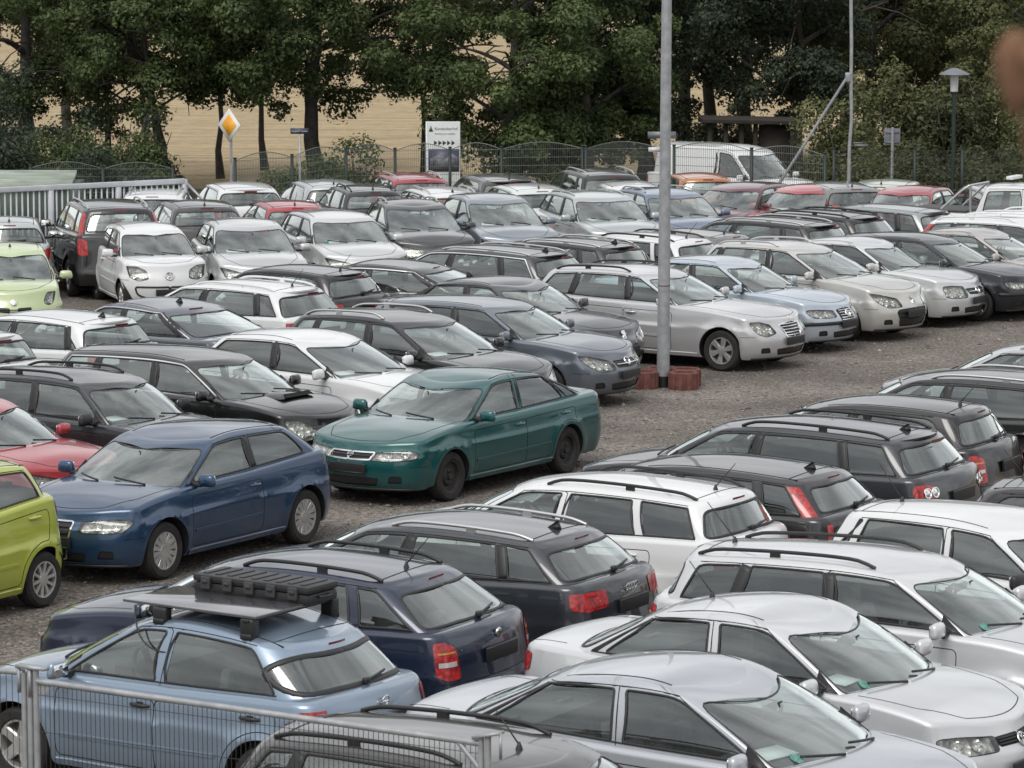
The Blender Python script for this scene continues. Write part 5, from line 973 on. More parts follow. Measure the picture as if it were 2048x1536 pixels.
    if g('rearwiper', L - c.xrb < .5):
        k = 7; Q = np.array([c.gpos(5 - abs(.05 - .62 * i / (k - 1)), rb0 + .02 + .10 * i / (k - 1)) for i in range(k)]); Q[:, 1] *= np.sign([.05 - .62 * i / (k - 1) for i in range(k)]); Q = flipx(c, Q); Q[:, 0] -= .02; Q[:, 2] += .01; rw2 = MB().tube(Q, .011, 6); rw2.box(Q[0], (.05, .07, .05), bev=.015); rw2.build('rear_wiper', BLACK, root)
    hm = BLACK if g('handle') == 'black' else P_
    for (o, sd), (Q, d0, d1) in zip(door_objs, [d for d in dl for _ in (0, 1)]):
        xh = d1 - .14 - (0.10 if d1 > c.xa[1] else 0); p, n_ = sk.low(c.side_ab(np.linspace(xh - .095, xh + .095, 7), np.full(7, float(ztb(xh)) - .05))); off = np.array([.0, .022, .03, .032, .03, .022, 0.])[:, None]
        q_ = flipx(c, p + n_ * off); h = MB().tube(q_ * [1, sd, 1], [.012, .016, .017, .017, .017, .016, .012], 8); h.build('handle', hm, o, smooth=50)
        cup = MB(); v_, f_ = ribbon(p[2:5], n_[2:5], .055, .0015, False); cup.add(flipx(c, v_) * [1, sd, 1], f_); cup.build('handle_recess', SEAM if g('handle') == 'black' else P_, o)
    zp = g('zplate', .47); pf = c.lower_ab(np.array([0.]), np.array([zp])); p, n_ = sk.low(pf); pl = MB().box((c.L / 2 - p[0, 0] + .018, 0, zp), (.025, .53, .125), bev=.008); pl.box((c.L / 2 - p[0, 0] + .033, 0, zp - .05), (.006, .48, .016)); pl.build('plate_holder', BLACK, root)
    zq = g('zplater', zb1 - .22); p, n_ = sk.low(c.lower_ab(np.array([5.]), np.array([zq]))); pl = MB().box((c.L / 2 - p[0, 0] - .012, 0, zq), (.03, .53, .125), bev=.008); pl.build('plate_holder', BLACK, root)
    em = g('badge', 'disc')
    if em:
        zg = g('zbadge', zh - .09); p, n_ = sk.low(c.lower_ab(np.array([0.]), np.array([zg]))); o = link('badge', emblem_mesh(em, g('rbadge', .055)), root, (c.L / 2 - p[0, 0] + .018, 0, zg)); o.rotation_euler = (0, -math.asin(np.clip(n_[0, 2], -1, 1)) * .8, 0)
        zg = zb1 - .07; p, n_ = sk.low(c.lower_ab(np.array([5.]), np.array([zg]))); o = link('badge', emblem_mesh(em, .045), root, (c.L / 2 - p[0, 0] - .016, 0, zg)); o.rotation_euler = (0, math.asin(np.clip(n_[0, 2], -1, 1)) * .8, math.pi)
    # ---- roof things
    rl = g('rails')
    if rl:
        x0, x1 = g('railx', (c.xt + .22, c.xrt - .1)); x_ = np.linspace(x0, x1, 22); hh = g('railh', .042)
        y_ = c.gw(x_, 1.0) - .075; z_ = c.roof(x_, y_); k = np.clip(np.minimum((x_ - x0) / .22, (x1 - x_) / .22), 0, 1); zz = z_ + .006 + hh * np.sin(k * math.pi / 2)
        for sd in (1, -1):
            r_ = MB().tube(np.stack([c.L / 2 - x_, sd * y_, zz], -1), .017, 8); xm_ = (x0 + x1) / 2 + .1; ym_ = float(c.gw(xm_, 1.0)) - .075; r_.box((c.L / 2 - xm_, sd * ym_, float(c.roof(xm_, ym_)) + hh / 2), (.09, .03, hh + .01))
            r_.build('roof_rail', {'black': BLACK, 'silver': ALU, 'white': P_}[rl], root, smooth=50)
    an = g('antenna', 'whip')
    if an:
        xa_ = g('antx', c.xrt - .16 if L > 3.7 else c.xrt - .1) if an != 'frontwhip' else c.xt + .12; za = float(c.roof(np.array(xa_), np.array(0.))); m_ = MB()
        if an in ('whip', 'frontwhip'):
            m_.lathe([(.028, -.005), (.018, .025), (.008, .05), (0, .05)], 10, 'z', (c.L / 2 - xa_, 0, za)); ln = g('antl', .40); m_.tube([(c.L / 2 - xa_, 0, za + .03), (c.L / 2 - xa_ - ln * .55, 0, za + .03 + ln * .62)], [.006, .0035], 6)
        else: m_.add([(c.L / 2 - xa_ + .09, 0, za - .005), (c.L / 2 - xa_ - .06, .03, za - .005), (c.L / 2 - xa_ - .06, -.03, za - .005), (c.L / 2 - xa_ - .05, 0, za + .07), (c.L / 2 - xa_ - .02, 0, za + .07)], [(0, 1, 3, 4), (0, 4, 3, 2), (1, 2, 3), (0, 2, 1)])
        m_.build('antenna', BLACK, root)
    sp = g('spoiler')
    if sp:
        n = 13; uu = np.linspace(3.75, 5, n); e = c.gpos(uu, uu * 0 + 1.9); lip = np.sin(np.linspace(.35, 1, n) * math.pi / 2); V_ = []
        for p, l in zip(e, lip): V_ += [(p[0] - .06, p[1], p[2] + .006), (p[0] + sp * l, p[1] * .99, p[2] - .012), (p[0] + sp * l, p[1] * .99, p[2] - .035), (p[0] - .0, p[1], p[2] - .06)]
        G_ = flipx(c, V_).reshape(n, 4, 3); m_ = MB().grid(G_); m_.grid(G_[::-1] * [1, -1, 1]); m_.build('spoiler', P_, root, smooth=35)
    if g('brakebar', 1) and L - c.xrb < .6:
        n = 8; uu = np.linspace(4.72, 5, n); e = c.gpos(uu, uu * 0 + (1.25 if not sp else 1.0)); e[:, 0] += (sp or 0) + .004; Gx = np.stack([e + [0, 0, -.014], e + [0.004, 0, .014]], 1); Gx = flipx(c, Gx.reshape(-1, 3)).reshape(n, 2, 3); MB().grid(Gx).grid(Gx[::-1] * [1, -1, 1]).build('brake_light', DARKBRAKE, root)
    if scoop:
        xs_ = c.xc - .42; zs_ = float(c.deck(np.array(xs_), np.array(0.))); MB().add([(c.L / 2 - xs_ + .16, y, zs_ + .0) for y in (-.30, .30)] + [(c.L / 2 - xs_ + .10, y, zs_ + .05) for y in (-.26, .26)] + [(c.L / 2 - xs_ - .25, y, zs_ + .03) for y in (-.22, .22)] + [(c.L / 2 - xs_ + .1, y, zs_ - .01) for y in (-.34, .34)] + [(c.L / 2 - xs_ - .25, y, zs_) for y in (-.28, .28)], [(2, 3, 5, 4), (0, 2, 6), (1, 7, 3), (2, 4, 8, 6), (3, 7, 9, 5)]).build('bonnet_scoop', P_, root)
        MB().add([(c.L / 2 - xs_ + .155, -.28, zs_ + .008), (c.L / 2 - xs_ + .155, .28, zs_ + .008), (c.L / 2 - xs_ + .105, .25, zs_ + .045), (c.L / 2 - xs_ + .105, -.25, zs_ + .045)], [(0, 1, 2, 3)]).build('scoop_opening', SEAM, root)
    if g('sticker', NCAR[0] in (11, 12, 13, 33, 37, 51)):
        a_, b_ = c.ga(.80), .12 * c.BG; th = np.linspace(0, 2 * math.pi, 13)[:-1]; p, n_ = sk.cab(np.stack([a_ + .030 * np.cos(th), b_ + .030 * np.sin(th)], -1)); V_ = flipx(c, p + n_ * .001) * [1, -1, 1]
        MB().add(V_, [tuple(range(12))]).build('windscreen_sticker', pbr('sticker_green', (.10, .26, .21), .5, noise=.5, nscale=60), root)
    return root, c
def dash_paper(root, c, label, sd=-1, w=.30, d=.21, x=.30, tilt=.05):
    """a price sheet lying on the dashboard"""
    R = rotz(R_.uniform(-.3, .3)) @ roty(tilt); xx = c.xc + x; zz = float(c.zd(c.xc)) + .035 - .03 + .03; b = MB().box((0, 0, 0), (d, w, .003), R)
    o = b.build('paper_sheet', PAPER); yaw = root.rotation_euler[2]; lx, ly = c.L / 2 - xx, sd * .33; X, Y = root.location[0], root.location[1]
    o.location = (X + lx * math.cos(yaw) - ly * math.sin(yaw), Y + lx * math.sin(yaw) + ly * math.cos(yaw), root.location[2] + zz); o.rotation_euler = (0, 0, yaw); tag(o, label, 'paper sheet', 'price sheets lying on dashboards'); return o
# ---------------------------------------------------------------- the cars
WHITE, OFFW = (.70, .71, .71), (.66, .67, .65)
SILV, SILVB, GREYM = (.50, .51, .51), (.40, .45, .52), (.22, .23, .24)
DGREY, BLACKP, ANTH = (.060, .064, .072), (.012, .012, .013), (.035, .036, .040)
def estate(L, W, H, wb, fo, **k):
    xc = fo + k.get('dxc', .36); e = k.pop('endx', .36)
    d = dict(L=L, W=W, H=H, wb=wb, fo=fo, xc=xc, xt=xc + k.get('dxt', .78), xrt=L - k.get('slope', .60), zb0=H * .645, zb1=H * .69, zh=H * .50,
             pillars=[(fo + 1.60, fo + 1.65), (fo + wb + .02, fo + wb - .10)], wend=(L - e, L - e - .26), metal=.35)
    d.update(k); return d
def hatch(L, W, H, wb, fo, **k):
    xc = fo + k.get('dxc', .34); s = k.get('slope', .62)
    d = dict(L=L, W=W, H=H, wb=wb, fo=fo, xc=xc, xt=xc + k.get('dxt', .78), xrt=L - s, zb0=H * .645, zb1=H * .69, zh=H * .50,
             pillars=[(fo + 1.55, fo + 1.60), (fo + wb + .06, fo + wb - .06)] if k.get('split') else [(fo + 1.55, fo + 1.60)], wend=(fo + wb + .22, fo + wb - .06), metal=.35)
    d.update(k); return d
def hatch3(L, W, H, wb, fo, **k):
    d = hatch(L, W, H, wb, fo, **k); p = fo + 1.70; d.update(pillars=[(p, p)], wend=(fo + wb + .14, fo + wb - .12), doors=[(d['xc'] + .12, p + .04)]); d.update(k); return d
def saloon(L, W, H, wb, fo, **k):
    xc = fo + k.get('dxc', .36)
    d = dict(L=L, W=W, H=H, wb=wb, fo=fo, xc=xc, xt=xc + k.get('dxt', .80), xrt=L - k.get('slope', 1.38), xrb=L - k.get('boot', .62), zb0=H * .645, zb1=H * .69, zh=H * .50, ztail=H * .69,
             pillars=[(fo + 1.60, fo + 1.65), (fo + wb + .06, fo + wb - .08)], wend=(fo + wb + .34, fo + wb - .06), wr=.05, metal=.35, rgb=.08, shelf=.5, tl='wide', rearwiper=0, tlip=.06)
    d.update(k); return d
YA, YB, YC, YD, YF, YG, YH = 150, -30, -36, 144, -74, 106, -114
CARS = []   # key, shape, yaw guess, observations, label, label of a paper on the dashboard
def car(key, S, yaw, obs, label, paper=None, **k): CARS.append((key, S, yaw, obs, label, paper, k))
# front block, noses to the left
car('corsa', hatch(4.0, 1.71, 1.49, 2.51, .84, col=(.235, .305, .39), metal=.5, slope=.66, tl=[(1.0, -.22), (1.3, -.25), (1.6, -.17), (1.80, .0), (1.55, .02), (1.2, .02), (1.0, -.02)], handle='black', mould=.47, badge='opel', antenna=None, rgw=.60, rgwt=.54, rgbulge=.12, rgr=.10, bpil='body', wend=(3.56, 3.14), wr=.12, rgf=.05, qx=.34, qy=.20, pillars=[(2.26, 2.31)], rr=.13, rp=.30, dxt=.84, dxc=.30, zb0=.93, zb1=.97, zh=.72), YA,
    [('bpb', 'L', 298, 1384), ('bpt', 'L', 341, 1268), ('tl', 'L', 605, 1421), ('wst', 'L', 262, 1258), ('wsb', 'L', 112, 1325), ('rgt', 'R', 745, 1258), ('rgt', 'R', 745, 1258)], 'light blue hatchback carrying a flat panel on roof bars, behind the wire fence')
car('octavia', estate(4.57, 1.77, 1.47, 2.578, .92, col=(.011, .019, .046), rails='black', tl='block', tlseg=1, antenna='whip', badge='disc', brakebar=1, slope=.82, split=1, wend=(4.18, 3.74), wr=.16, bpil='body', bpils=(0,), greyseats=1, dirt=.05), YA,
    [('rgt', 'L', 789, 1179), ('rgt', 'R', 910, 1132), ('rgb', 'R', 1018, 1212), ('rgb', 'L', 886, 1262), ('tl', 'L', 857, 1315)], 'navy blue estate with black roof rails and a black plate holder')
car('avant', estate(4.59, 1.77, 1.45, 2.65, .93, col=(.058, .066, .082), rails='silver', tl='wide', antenna='fin', badge='rings4', slope=.72, railh=.03, zb1=1.02), YA,
    [('rgt', 'L', 1091, 1089), ('rgt', 'R', 1204, 1063), ('rgb', 'R', 1277, 1132), ('rgb', 'L', 1144, 1169), ('tl', 'L', 1148, 1212), ('bpt', 'L', 815, 1058)], 'slate grey estate with bright roof rails and four ring badge on its tailgate')
car('whiteoct', estate(4.51, 1.73, 1.46, 2.51, .88, col=WHITE, metal=0, rails='black', tl='block', slope=.50, bpil='body', dark=1, wend=(4.10, 3.97), wr=.03, badge=None), YA,
    [('rgt', 'L', 1411, 1007), ('rgt', 'R', 1502, 982), ('rgb', 'R', 1555, 1055), ('rgb', 'L', 1432, 1077)], 'white boxy estate with black roof rails just behind the slate grey estate')
car('v50', estate(4.51, 1.77, 1.45, 2.64, .90, col=(.045, .040, .045), slope=.62, tl=[(.98, -.42), (1.34, -.42), (1.24, -.02), (1.0, -.02)], cabtail=[(.545, -.1), (.665, -.1), (.66, .97), (.56, .97)], rgw=.50, rgwt=.48, antenna='fin', bpil='body', dark=1, badge=None, zb1=1.02), YA,
    [('rgt', 'L', 1604, 966), ('rgt', 'R', 1701, 943), ('rgb', 'R', 1751, 1003)], 'dark brown estate with tall red lamps up its rear pillars')
car('passat', estate(4.77, 1.82, 1.50, 2.71, .94, col=(.058, .064, .075), rails='black', tl='round', tlround=[(1.02, -.14), (.82, -.14)], antenna='fin', slope=.60, spoiler=.10, dark=1, badge=None, wr=.10), YA,
    [('rgt', 'L', 1790, 887), ('rgt', 'R', 1880, 864), ('rgb', 'R', 1937, 937), ('rgb', 'L', 1817, 951), ('tl', 'L', 1842, 984)], 'dark grey estate with black rails, shark fin and round lenses in red lamps')
car('fabiab', hatch(4.2, 1.76, 1.48, 2.58, .88, col=BLACKP, tl='block', tlseg=1, slope=.52, antenna='whip', badge=None, bpil='body'), YA,
    [('rgt', 'L', 1887, 835), ('rgt', 'R', 1966, 810), ('rgb', 'R', 2032, 875), ('tl', 'L', 1962, 928)], 'black hatchback with square red and white tail lamps at the right edge')
car('raild', estate(4.75, 1.84, 1.50, 2.74, .95, col=(.03, .03, .034), rails='silver', railh=.03, dark=1, antenna=None, badge=None), YA,
    [('bpt', 'L', 1895, 765), ('ymin', 738)], 'dark estate with long silver roof rails cut off by the right edge')
car('silvr', estate(4.6, 1.78, 1.46, 2.65, .92, col=(.46, .47, .48), rails='silver', railh=.03, antenna=None, badge=None), YA,
    [('wsb', 'L', 1895, 742), ('ymin', 698)], 'silver estate mostly hidden behind the dark one with silver rails')
car('nosed', hatch(4.2, 1.76, 1.46, 2.58, .88, col=(.05, .05, .055), badge=None, hl='swept'), YA,
    [('ymin', 664), ('xmin', 1986)], 'dark car whose single headlamp shows at the right edge above the gravel lane')
# front block, noses to the right
car('bora', saloon(4.38, 1.735, 1.52, 2.51, .90, dxc=.26, pillars=[(2.40, 2.45), (3.46, 3.32)], col=(.60, .61, .62), metal=0.35, antenna='whip', hl='rect', badge='vw', bpil='body', mould=.5, grille='slim', wheel='cap', rr=.075), YB,
    [('wst', 'R', 1573, 1266), ('wst', 'L', 1697, 1214), ('wsb', 'R', 1691, 1390), ('wsb', 'L', 1879, 1332), ('xmin', 1030), ('bpt', 'R', 1427, 1229), ('ymin', 1173)], 'white saloon with a scuffed bonnet, nose to the right, behind the silver saloon', 'crumpled white sheet on the dashboard of the white saloon')
car('astrasal', saloon(4.59, 1.753, 1.53, 2.70, .93, dxc=.26, dxt=.92, col=(.46, .475, .505), metal=.45, antenna=None, badge='opel', bpil='body', wend=(4.02, 3.56), wr=.10, rr=.07, slope=1.45, hl='swept'), YB,
    [('wst', 'R', 1395, 1392), ('wst', 'L', 1531, 1332), ('wsb', 'R', 1564, 1533), ('wsb', 'L', 1751, 1465), ('xmin', 800), ('bpt', 'R', 1233, 1370), ('bpb', 'R', 1227, 1506), ('ymin', 1287)], 'silver blue saloon in the front row at the bottom edge, nose to the right', 'white folded sheet on the dashboard of the front row silver blue saloon')
car('golfvar', estate(4.40, 1.735, 1.50, 2.513, .88, dxc=.26, tlseg=1, col=(.60, .61, .62), metal=.3, rails='black', dark=1, antenna='whip', tl='block', hl='rect', badge='vw', slope=.46, antx=3.72, antl=.5, greyseats=1), YB,
    [('wst', 'R', 1817, 1163), ('wst', 'L', 1920, 1127), ('wsb', 'R', 1945, 1274), ('rgt', 'R', 1361, 1104), ('ymin', 1069), ('bpt', 'R', 1672, 1142)], 'white estate with black roof rails, nose to the right, white mirror standing out')
car('astrah', hatch(4.25, 1.753, 1.46, 2.614, .92, col=(.68, .69, .69), metal=0, antenna='whip', slope=.50, badge='opel', bpil='body', split=1, wend=(3.80, 3.50), wr=.1, antx=3.5, antl=.5, mirror='black'), YB,
    [('wst', 'R', 2014, 1069), ('ymin', 1005), ('xmin', 1622), ('bpt', 'R', 1881, 1055)], 'white five door hatchback with a black mirror, nose past the right edge')
car('darkred', hatch(4.2, 1.73, 1.46, 2.55, .88, col=(.05, .046, .052), tl='high', badge=None, cabtail=[(.50, .0), (.66, .0), (.66, .6), (.58, .8)], antenna='whip'), YB,
    [('ymin', 949), ('xmin', 1868)], 'dark hatchback with red rear lamp at the right edge, nose past the edge')
car('astracar', estate(4.515, 1.753, 1.50, 2.703, .93, col=(.115, .113, .110), metal=.6, rails='black', railh=.035, antenna='frontwhip', badge='opel', dirt=.2, antl=.34, slope=.55), YB - 2,
    [('ymin', 1419), ('wst', 'L', 1184, 1504)], 'grey brown estate with black roof rails right behind the wire fence')
# the two cars standing free in the lane
car('a3', hatch3(4.24, 1.765, 1.42, 2.578, .87, col=(.019, .056, .122), metal=.45, wheel='cap', grille=[(-.1, -.42), (.30, -.42), (.40, -.10), (.36, -.03), (-.1, -.03)], chromegrille=1, hl='rect', fog=1, slats=6, antenna=None, tl='round', badge=None, bpil='black', slope=.78, zb1=1.0, mould=.46, dirt=.05, R=.312, greyseats=1, sticker=0), -121,
    [('wf', 'L', 327, 1166), ('wr', 'L', 618, 1085), ('wsb', 'R', 139, 952), ('wsb', 'L', 364, 974), ('wst', 'R', 236, 869), ('wst', 'L', 403, 889)], 'dark blue three door hatchback with silver wheel covers beside the lime green car')
car('mazda', saloon(4.695, 1.75, 1.40, 2.61, .98, col=(.004, .085, .085), metal=.3, wheel='steel', hl='slim', grille='slim', slats=1, badge='wing', rbadge=.04, zbadge=.63, antenna=None, tl='wide', slope=1.42, boot=.50, zb0=.90, zb1=.95, zh=.69, fog=1, bpil='body', intake='low', chromegrille=1, R=.305, bf=.13, mould=.44, wend=(4.12, 3.44), wtip=.0, wr=.06, pa=.14, ztail=.93, dirt=.05, ra=.34, greyseats=1, sticker=0, rgw=.6), -122,
    [('wf', 'L', 900, 1003), ('wr', 'L', 1146, 936), ('wsb', 'R', 728, 831), ('wsb', 'L', 930, 844), ('wst', 'R', 812, 755), ('wst', 'L', 960, 766), ('nose', 'L', 698, 922)], 'teal green saloon on black steel wheels standing in the gravel lane')
car('spark', hatch(3.64, 1.60, 1.52, 2.375, .70, col=(.40, .45, .05), metal=.15, wheel='alloy10', tl='high', antenna=None, slope=.42, badge=None, zb1=1.10, R=.29, bpil='black', wend=(3.30, 3.12), dirt=.05), -121,
    [('wr', 'L', 92, 1228), ('tl', 'L', 104, 1012), ('rgt', 'L', 60, 934)], 'lime green small car cut off by the left edge')
# middle block, noses to the right, nearest first
car('redl', hatch(4.0, 1.70, 1.45, 2.5, .84, col=(.36, .022, .032), metal=.1, hl='swept', badge=None, antenna=None), YC,
    [('wsb', 'L', 123, 876)], 'red car with a plain bonnet at the left edge above the lime green car')
car('fabia', estate(4.24, 1.64, 1.50, 2.46, .84, col=(.055, .060, .070), rails='black', railh=.045, mirror='black', badge='disc', bpils=(0, 1), antenna=None, dxt=.62, dxc=.30), YC,
    [('wst', 'R', 173, 776), ('wst', 'L', 282, 753), ('wsb', 'R', 229, 856), ('wsb', 'L', 372, 823), ('ymin', 728)], 'dark grey small estate with black rails and black mirrors above the red bonnet', 'white sheet on the dashboard of the dark grey small estate')
car('subaru', estate(4.73, 1.73, 1.48, 2.67, .96, col=(.020, .020, .022), chrome=1, scoop=1, hl='tall', badge=None, antenna=None, bpil='black', slope=.52, greyseats=1), YC,
    [('wst', 'R', 384, 730), ('wst', 'L', 495, 708), ('wsb', 'R', 461, 803), ('wsb', 'L', 594, 780), ('mir', 'R', 402, 793), ('ymin', 680)], 'black estate with a bonnet air scoop and bright window strip')
car('civic', hatch(4.25, 1.76, 1.46, 2.62, .90, col=(.68, .69, .69), metal=0, antenna=None, dark=1, badge=None, hl='swept', dxt=.95, slope=.75), YC,
    [('wst', 'R', 608, 692), ('wst', 'L', 702, 673), ('wsb', 'R', 687, 752), ('wsb', 'L', 828, 736), ('ymin', 654), ('mir', 'R', 629, 752)], 'white hatchback with white mirror between the black scoop estate and the teal saloon', 'white sheet on the dashboard of the white hatchback behind the teal saloon')
car('kia', estate(4.49, 1.79, 1.53, 2.65, .88, col=(.028, .027, .030), rails='silver', railh=.05, tl='high', badge=None, antenna=None, bpil='black', dxt=.88), YC,
    [('wst', 'R', 808, 652), ('wst', 'L', 901, 635), ('wsb', 'R', 866, 723), ('wsb', 'L', 998, 699), ('ymin', 612)], 'black estate with bright roof rails and red rear lamp behind the white hatchback', 'white sheets on the dashboard of the black estate with bright rails')
car('signum', estate(4.65, 1.80, 1.46, 2.83, .94, col=(.17, .19, .225), metal=.5, hl='swept', grille='mid', chromeslats=1, slats=1, badge='opel', rbadge=.06, bpil='black', antenna=None, slope=.75, dark=1, zbadge=.66), YC,
    [('wst', 'R', 980, 619), ('wst', 'L', 1044, 604), ('wsb', 'R', 1063, 680), ('wsb', 'L', 1163, 664), ('mir', 'R', 992, 676), ('nose', 'L', 1268, 716)], 'slate blue car with chrome grille bar beside the red planter rings')
car('p407', saloon(4.68, 1.81, 1.45, 2.725, 1.02, col=(.10, .105, .115), metal=.4, hl='swept', grille=None, badge='lion', rbadge=.075, antenna='fin', zbadge=.70), YC,
    [('wsb', 'L', 1173, 623), ('wst', 'L', 1090, 574), ('nose', 'L', 1250, 668)], 'dark grey car with a lion badge on its nose left of the silver estate')
car('eclass', estate(4.85, 1.822, 1.50, 2.854, .84, col=(.56, .56, .565), metal=.45, rails='black', railh=.04, wheel='alloy6', hl='oval', grille=[(-.1, -.24), (.34, -.23), (.47, -.03), (-.1, .01)], slats=5, chromeslats=1, chromegrille=1, badge='star', rbadge=.03, zbadge=.82, zh=.76, R=.325, bpil='black', slope=.62, dxc=.78, dxt=.86, pillars=[(2.62, 2.68), (3.72, 3.62)], antenna=None, wend=(4.50, 4.10), wr=.05, dirt=.05, fog=1), YC,
    [('wf', 'R', 1437, 747), ('wst', 'R', 1302, 561), ('wst', 'L', 1359, 545), ('wsb', 'R', 1356, 610), ('wsb', 'L', 1455, 595), ('nose', 'R', 1577, 640), ('xmax', 1629)], 'silver estate with an upright chrome grille parked behind the lamp mast')
car('passatb5', saloon(4.70, 1.746, 1.46, 2.70, .97, col=(.46, .52, .58), metal=.4, hl='rect', grille='tall', slats=5, chromeslats=1, badge='vw', rbadge=.06, bumperstrip=1, antenna=None, bpil='black', pa=.16), YC,
    [('wst', 'R', 1457, 532), ('wst', 'L', 1507, 515), ('wsb', 'R', 1510, 589), ('wsb', 'L', 1587, 573), ('mir', 'R', 1465, 579), ('xmax', 1731), ('ymin', 507)], 'pale blue saloon with black bumper strips, second along the lane from the lamp mast')
car('p307', estate(4.42, 1.76, 1.54, 2.708, .92, col=(.54, .53, .50), metal=.4, rails='silver', hl='swept', grille='mouth', slats=3, badge='lion', rbadge=.07, zbadge=.70, dxt=.95, antenna=None), YC,
    [('wst', 'R', 1592, 506), ('wst', 'L', 1659, 493), ('wsb', 'R', 1668, 556), ('wsb', 'L', 1744, 545), ('mir', 'R', 1603, 559), ('xmax', 1849), ('ymin', 474)], 'beige silver tall estate with lion badge and wide black mouth grille')
car('vectrac', saloon(4.60, 1.80, 1.46, 2.70, .94, col=(.60, .61, .61), metal=.35, hl='square', grille='mid', slats=1, chromeslats=1, badge='opel', antenna=None, fog=1), YC,
    [('wst', 'R', 1729, 493), ('wst', 'L', 1770, 484), ('wsb', 'R', 1791, 538), ('wsb', 'L', 1852, 532), ('mir', 'R', 1735, 532), ('xmax', 1987)], 'pale silver saloon with square headlamps next to the beige estate')
car('navy', hatch(4.3, 1.75, 1.45, 2.55, .90, col=(.022, .030, .045), hl='rect', bumperstrip=1, badge=None, antenna=None, grille='slim', blacksill=1), YC,
    [('wst', 'R', 1870, 488), ('wst', 'L', 1905, 476), ('wsb', 'R', 1917, 526), ('wsb', 'L', 1975, 520), ('ymin', 471)], 'navy car with a deep black bumper at the right end of the lane row')
car('beige', saloon(4.5, 1.75, 1.45, 2.65, .92, col=(.42, .40, .38), metal=.4, badge=None, antenna=None), YC,
    [('wst', 'R', 1967, 474), ('wst', 'L', 2002, 465), ('wsb', 'R', 2025, 515), ('ymin', 460)], 'warm silver saloon behind the navy car at the right edge')
car('redtail', estate(4.7, 1.80, 1.50, 2.7, .94, col=WHITE, metal=0, rails='white', railh=.05, tl=None, cabtail=[(.56, .0), (.68, .0), (.67, .95), (.56, .95)], badge=None, antenna=None), YC,
    [('xmin', 1808), ('ymin', 432)], 'white estate with white rails and a slim red lamp up its rear pillar')
car('whiterail', estate(4.6, 1.78, 1.52, 2.7, .92, col=WHITE, metal=0, rails='white', railh=.05, badge=None, antenna=None), YC,
    [('xmin', 1893), ('ymin', 420)], 'white estate roof with white rails in front of the pickup')
# middle block, rears to the right
car('hatchl2', hatch(4.2, 1.76, 1.49, 2.6, .88, col=(.66, .68, .67), metal=.1, badge=None, antenna=None, spoiler=.08, slope=.5), YD,
    [('rgt', 'R', 40, 680), ('rgb', 'R', 75, 712)], 'white hatchback tail cut off by the left edge above the dark grey small estate')
car('hatchl', hatch(4.25, 1.77, 1.48, 2.61, .90, col=(.70, .71, .71), metal=.05, badge=None, antenna='fin', spoiler=.10, slope=.55, split=1), YD,
    [('rgt', 'R', 268, 645), ('rgt', 'L', 172, 655), ('rgb', 'R', 305, 677), ('ymin', 622)], 'white hatchback with a roof spoiler in front of the pale green car')
car('superb', saloon(4.80, 1.81, 1.46, 2.80, .96, col=(.13, .145, .17), metal=.5, chrome=1, badge=None, antenna='fin', bpil='black', boot=.55, slope=1.6), YD,
    [('rgt', 'L', 337, 626), ('rgt', 'R', 453, 616), ('rgb', 'R', 513, 655), ('ymin', 600)], 'blue grey saloon with bright window strip and sloping rear glass')
car('whitestate', estate(4.5, 1.76, 1.50, 2.7, .92, col=(.68, .69, .69), metal=0, rails='white', railh=.03, spoiler=.12, antenna='whip', badge=None, tl='high', rgb=.04), YD,
    [('rgt', 'R', 645, 583), ('rgt', 'L', 563, 597), ('rgb', 'R', 676, 614), ('ymin', 554)], 'white estate with white rails and roof spoiler, rear to the right')
car('blackh', hatch(4.2, 1.76, 1.48, 2.6, .90, col=(.020, .019, .019), spoiler=.10, antenna='whip', badge=None, tl='high', slope=.55), YD,
    [('rgt', 'R', 738, 548), ('rgt', 'L', 664, 557), ('rgb', 'R', 758, 579), ('ymin', 534)], 'black hatchback with a whip aerial behind the white spoiler estate')
car('a6', saloon(4.90, 1.85, 1.46, 2.84, .95, col=(.035, .036, .034), metal=.4, chrome=1, badge=None, antenna=None, slope=1.6, boot=.6), YD,
    [('rgt', 'L', 857, 547), ('rgb', 'R', 969, 567), ('ymin', 521)], 'charcoal saloon with bright window strip and long rounded roof')
car('chromest', estate(4.80, 1.83, 1.50, 2.71, .95, col=(.065, .068, .072), metal=.4, chrome=1, rails='silver', railh=.025, spoiler=.14, antenna='fin', badge=None), YD,
    [('rgt', 'L', 1074, 523), ('rgt', 'R', 1145, 512), ('rgb', 'R', 1170, 538), ('ymin', 489)], 'graphite estate with chrome window frame and bright roof rails')
car('darkest', estate(4.6, 1.80, 1.50, 2.7, .92, col=(.030, .030, .033), rails='silver', railh=.03, spoiler=.12, antenna='fin', badge=None, tl='high'), YD,
    [('rgt', 'R', 1280, 500), ('rgb', 'R', 1308, 517), ('ymin', 479)], 'black estate with grey rails and spoiler just left of the lamp mast')
car('whiteest2', estate(4.5, 1.74, 1.50, 2.6, .90, col=(.68, .69, .69), metal=0, rails='black', railh=.04, bpil='body', dark=1, antenna='whip', badge=None, tl='high'), YD,
    [('rgt', 'R', 1420, 480), ('ymin', 466)], 'white estate with dark windows standing behind the lamp mast')
car('greyh', hatch(4.2, 1.75, 1.46, 2.6, .90, col=(.20, .19, .19), metal=.45, antenna='whip', badge=None), YD,
    [('rgt', 'R', 1495, 472), ('ymin', 458)], 'grey hatchback roof with an aerial right of the lamp mast')
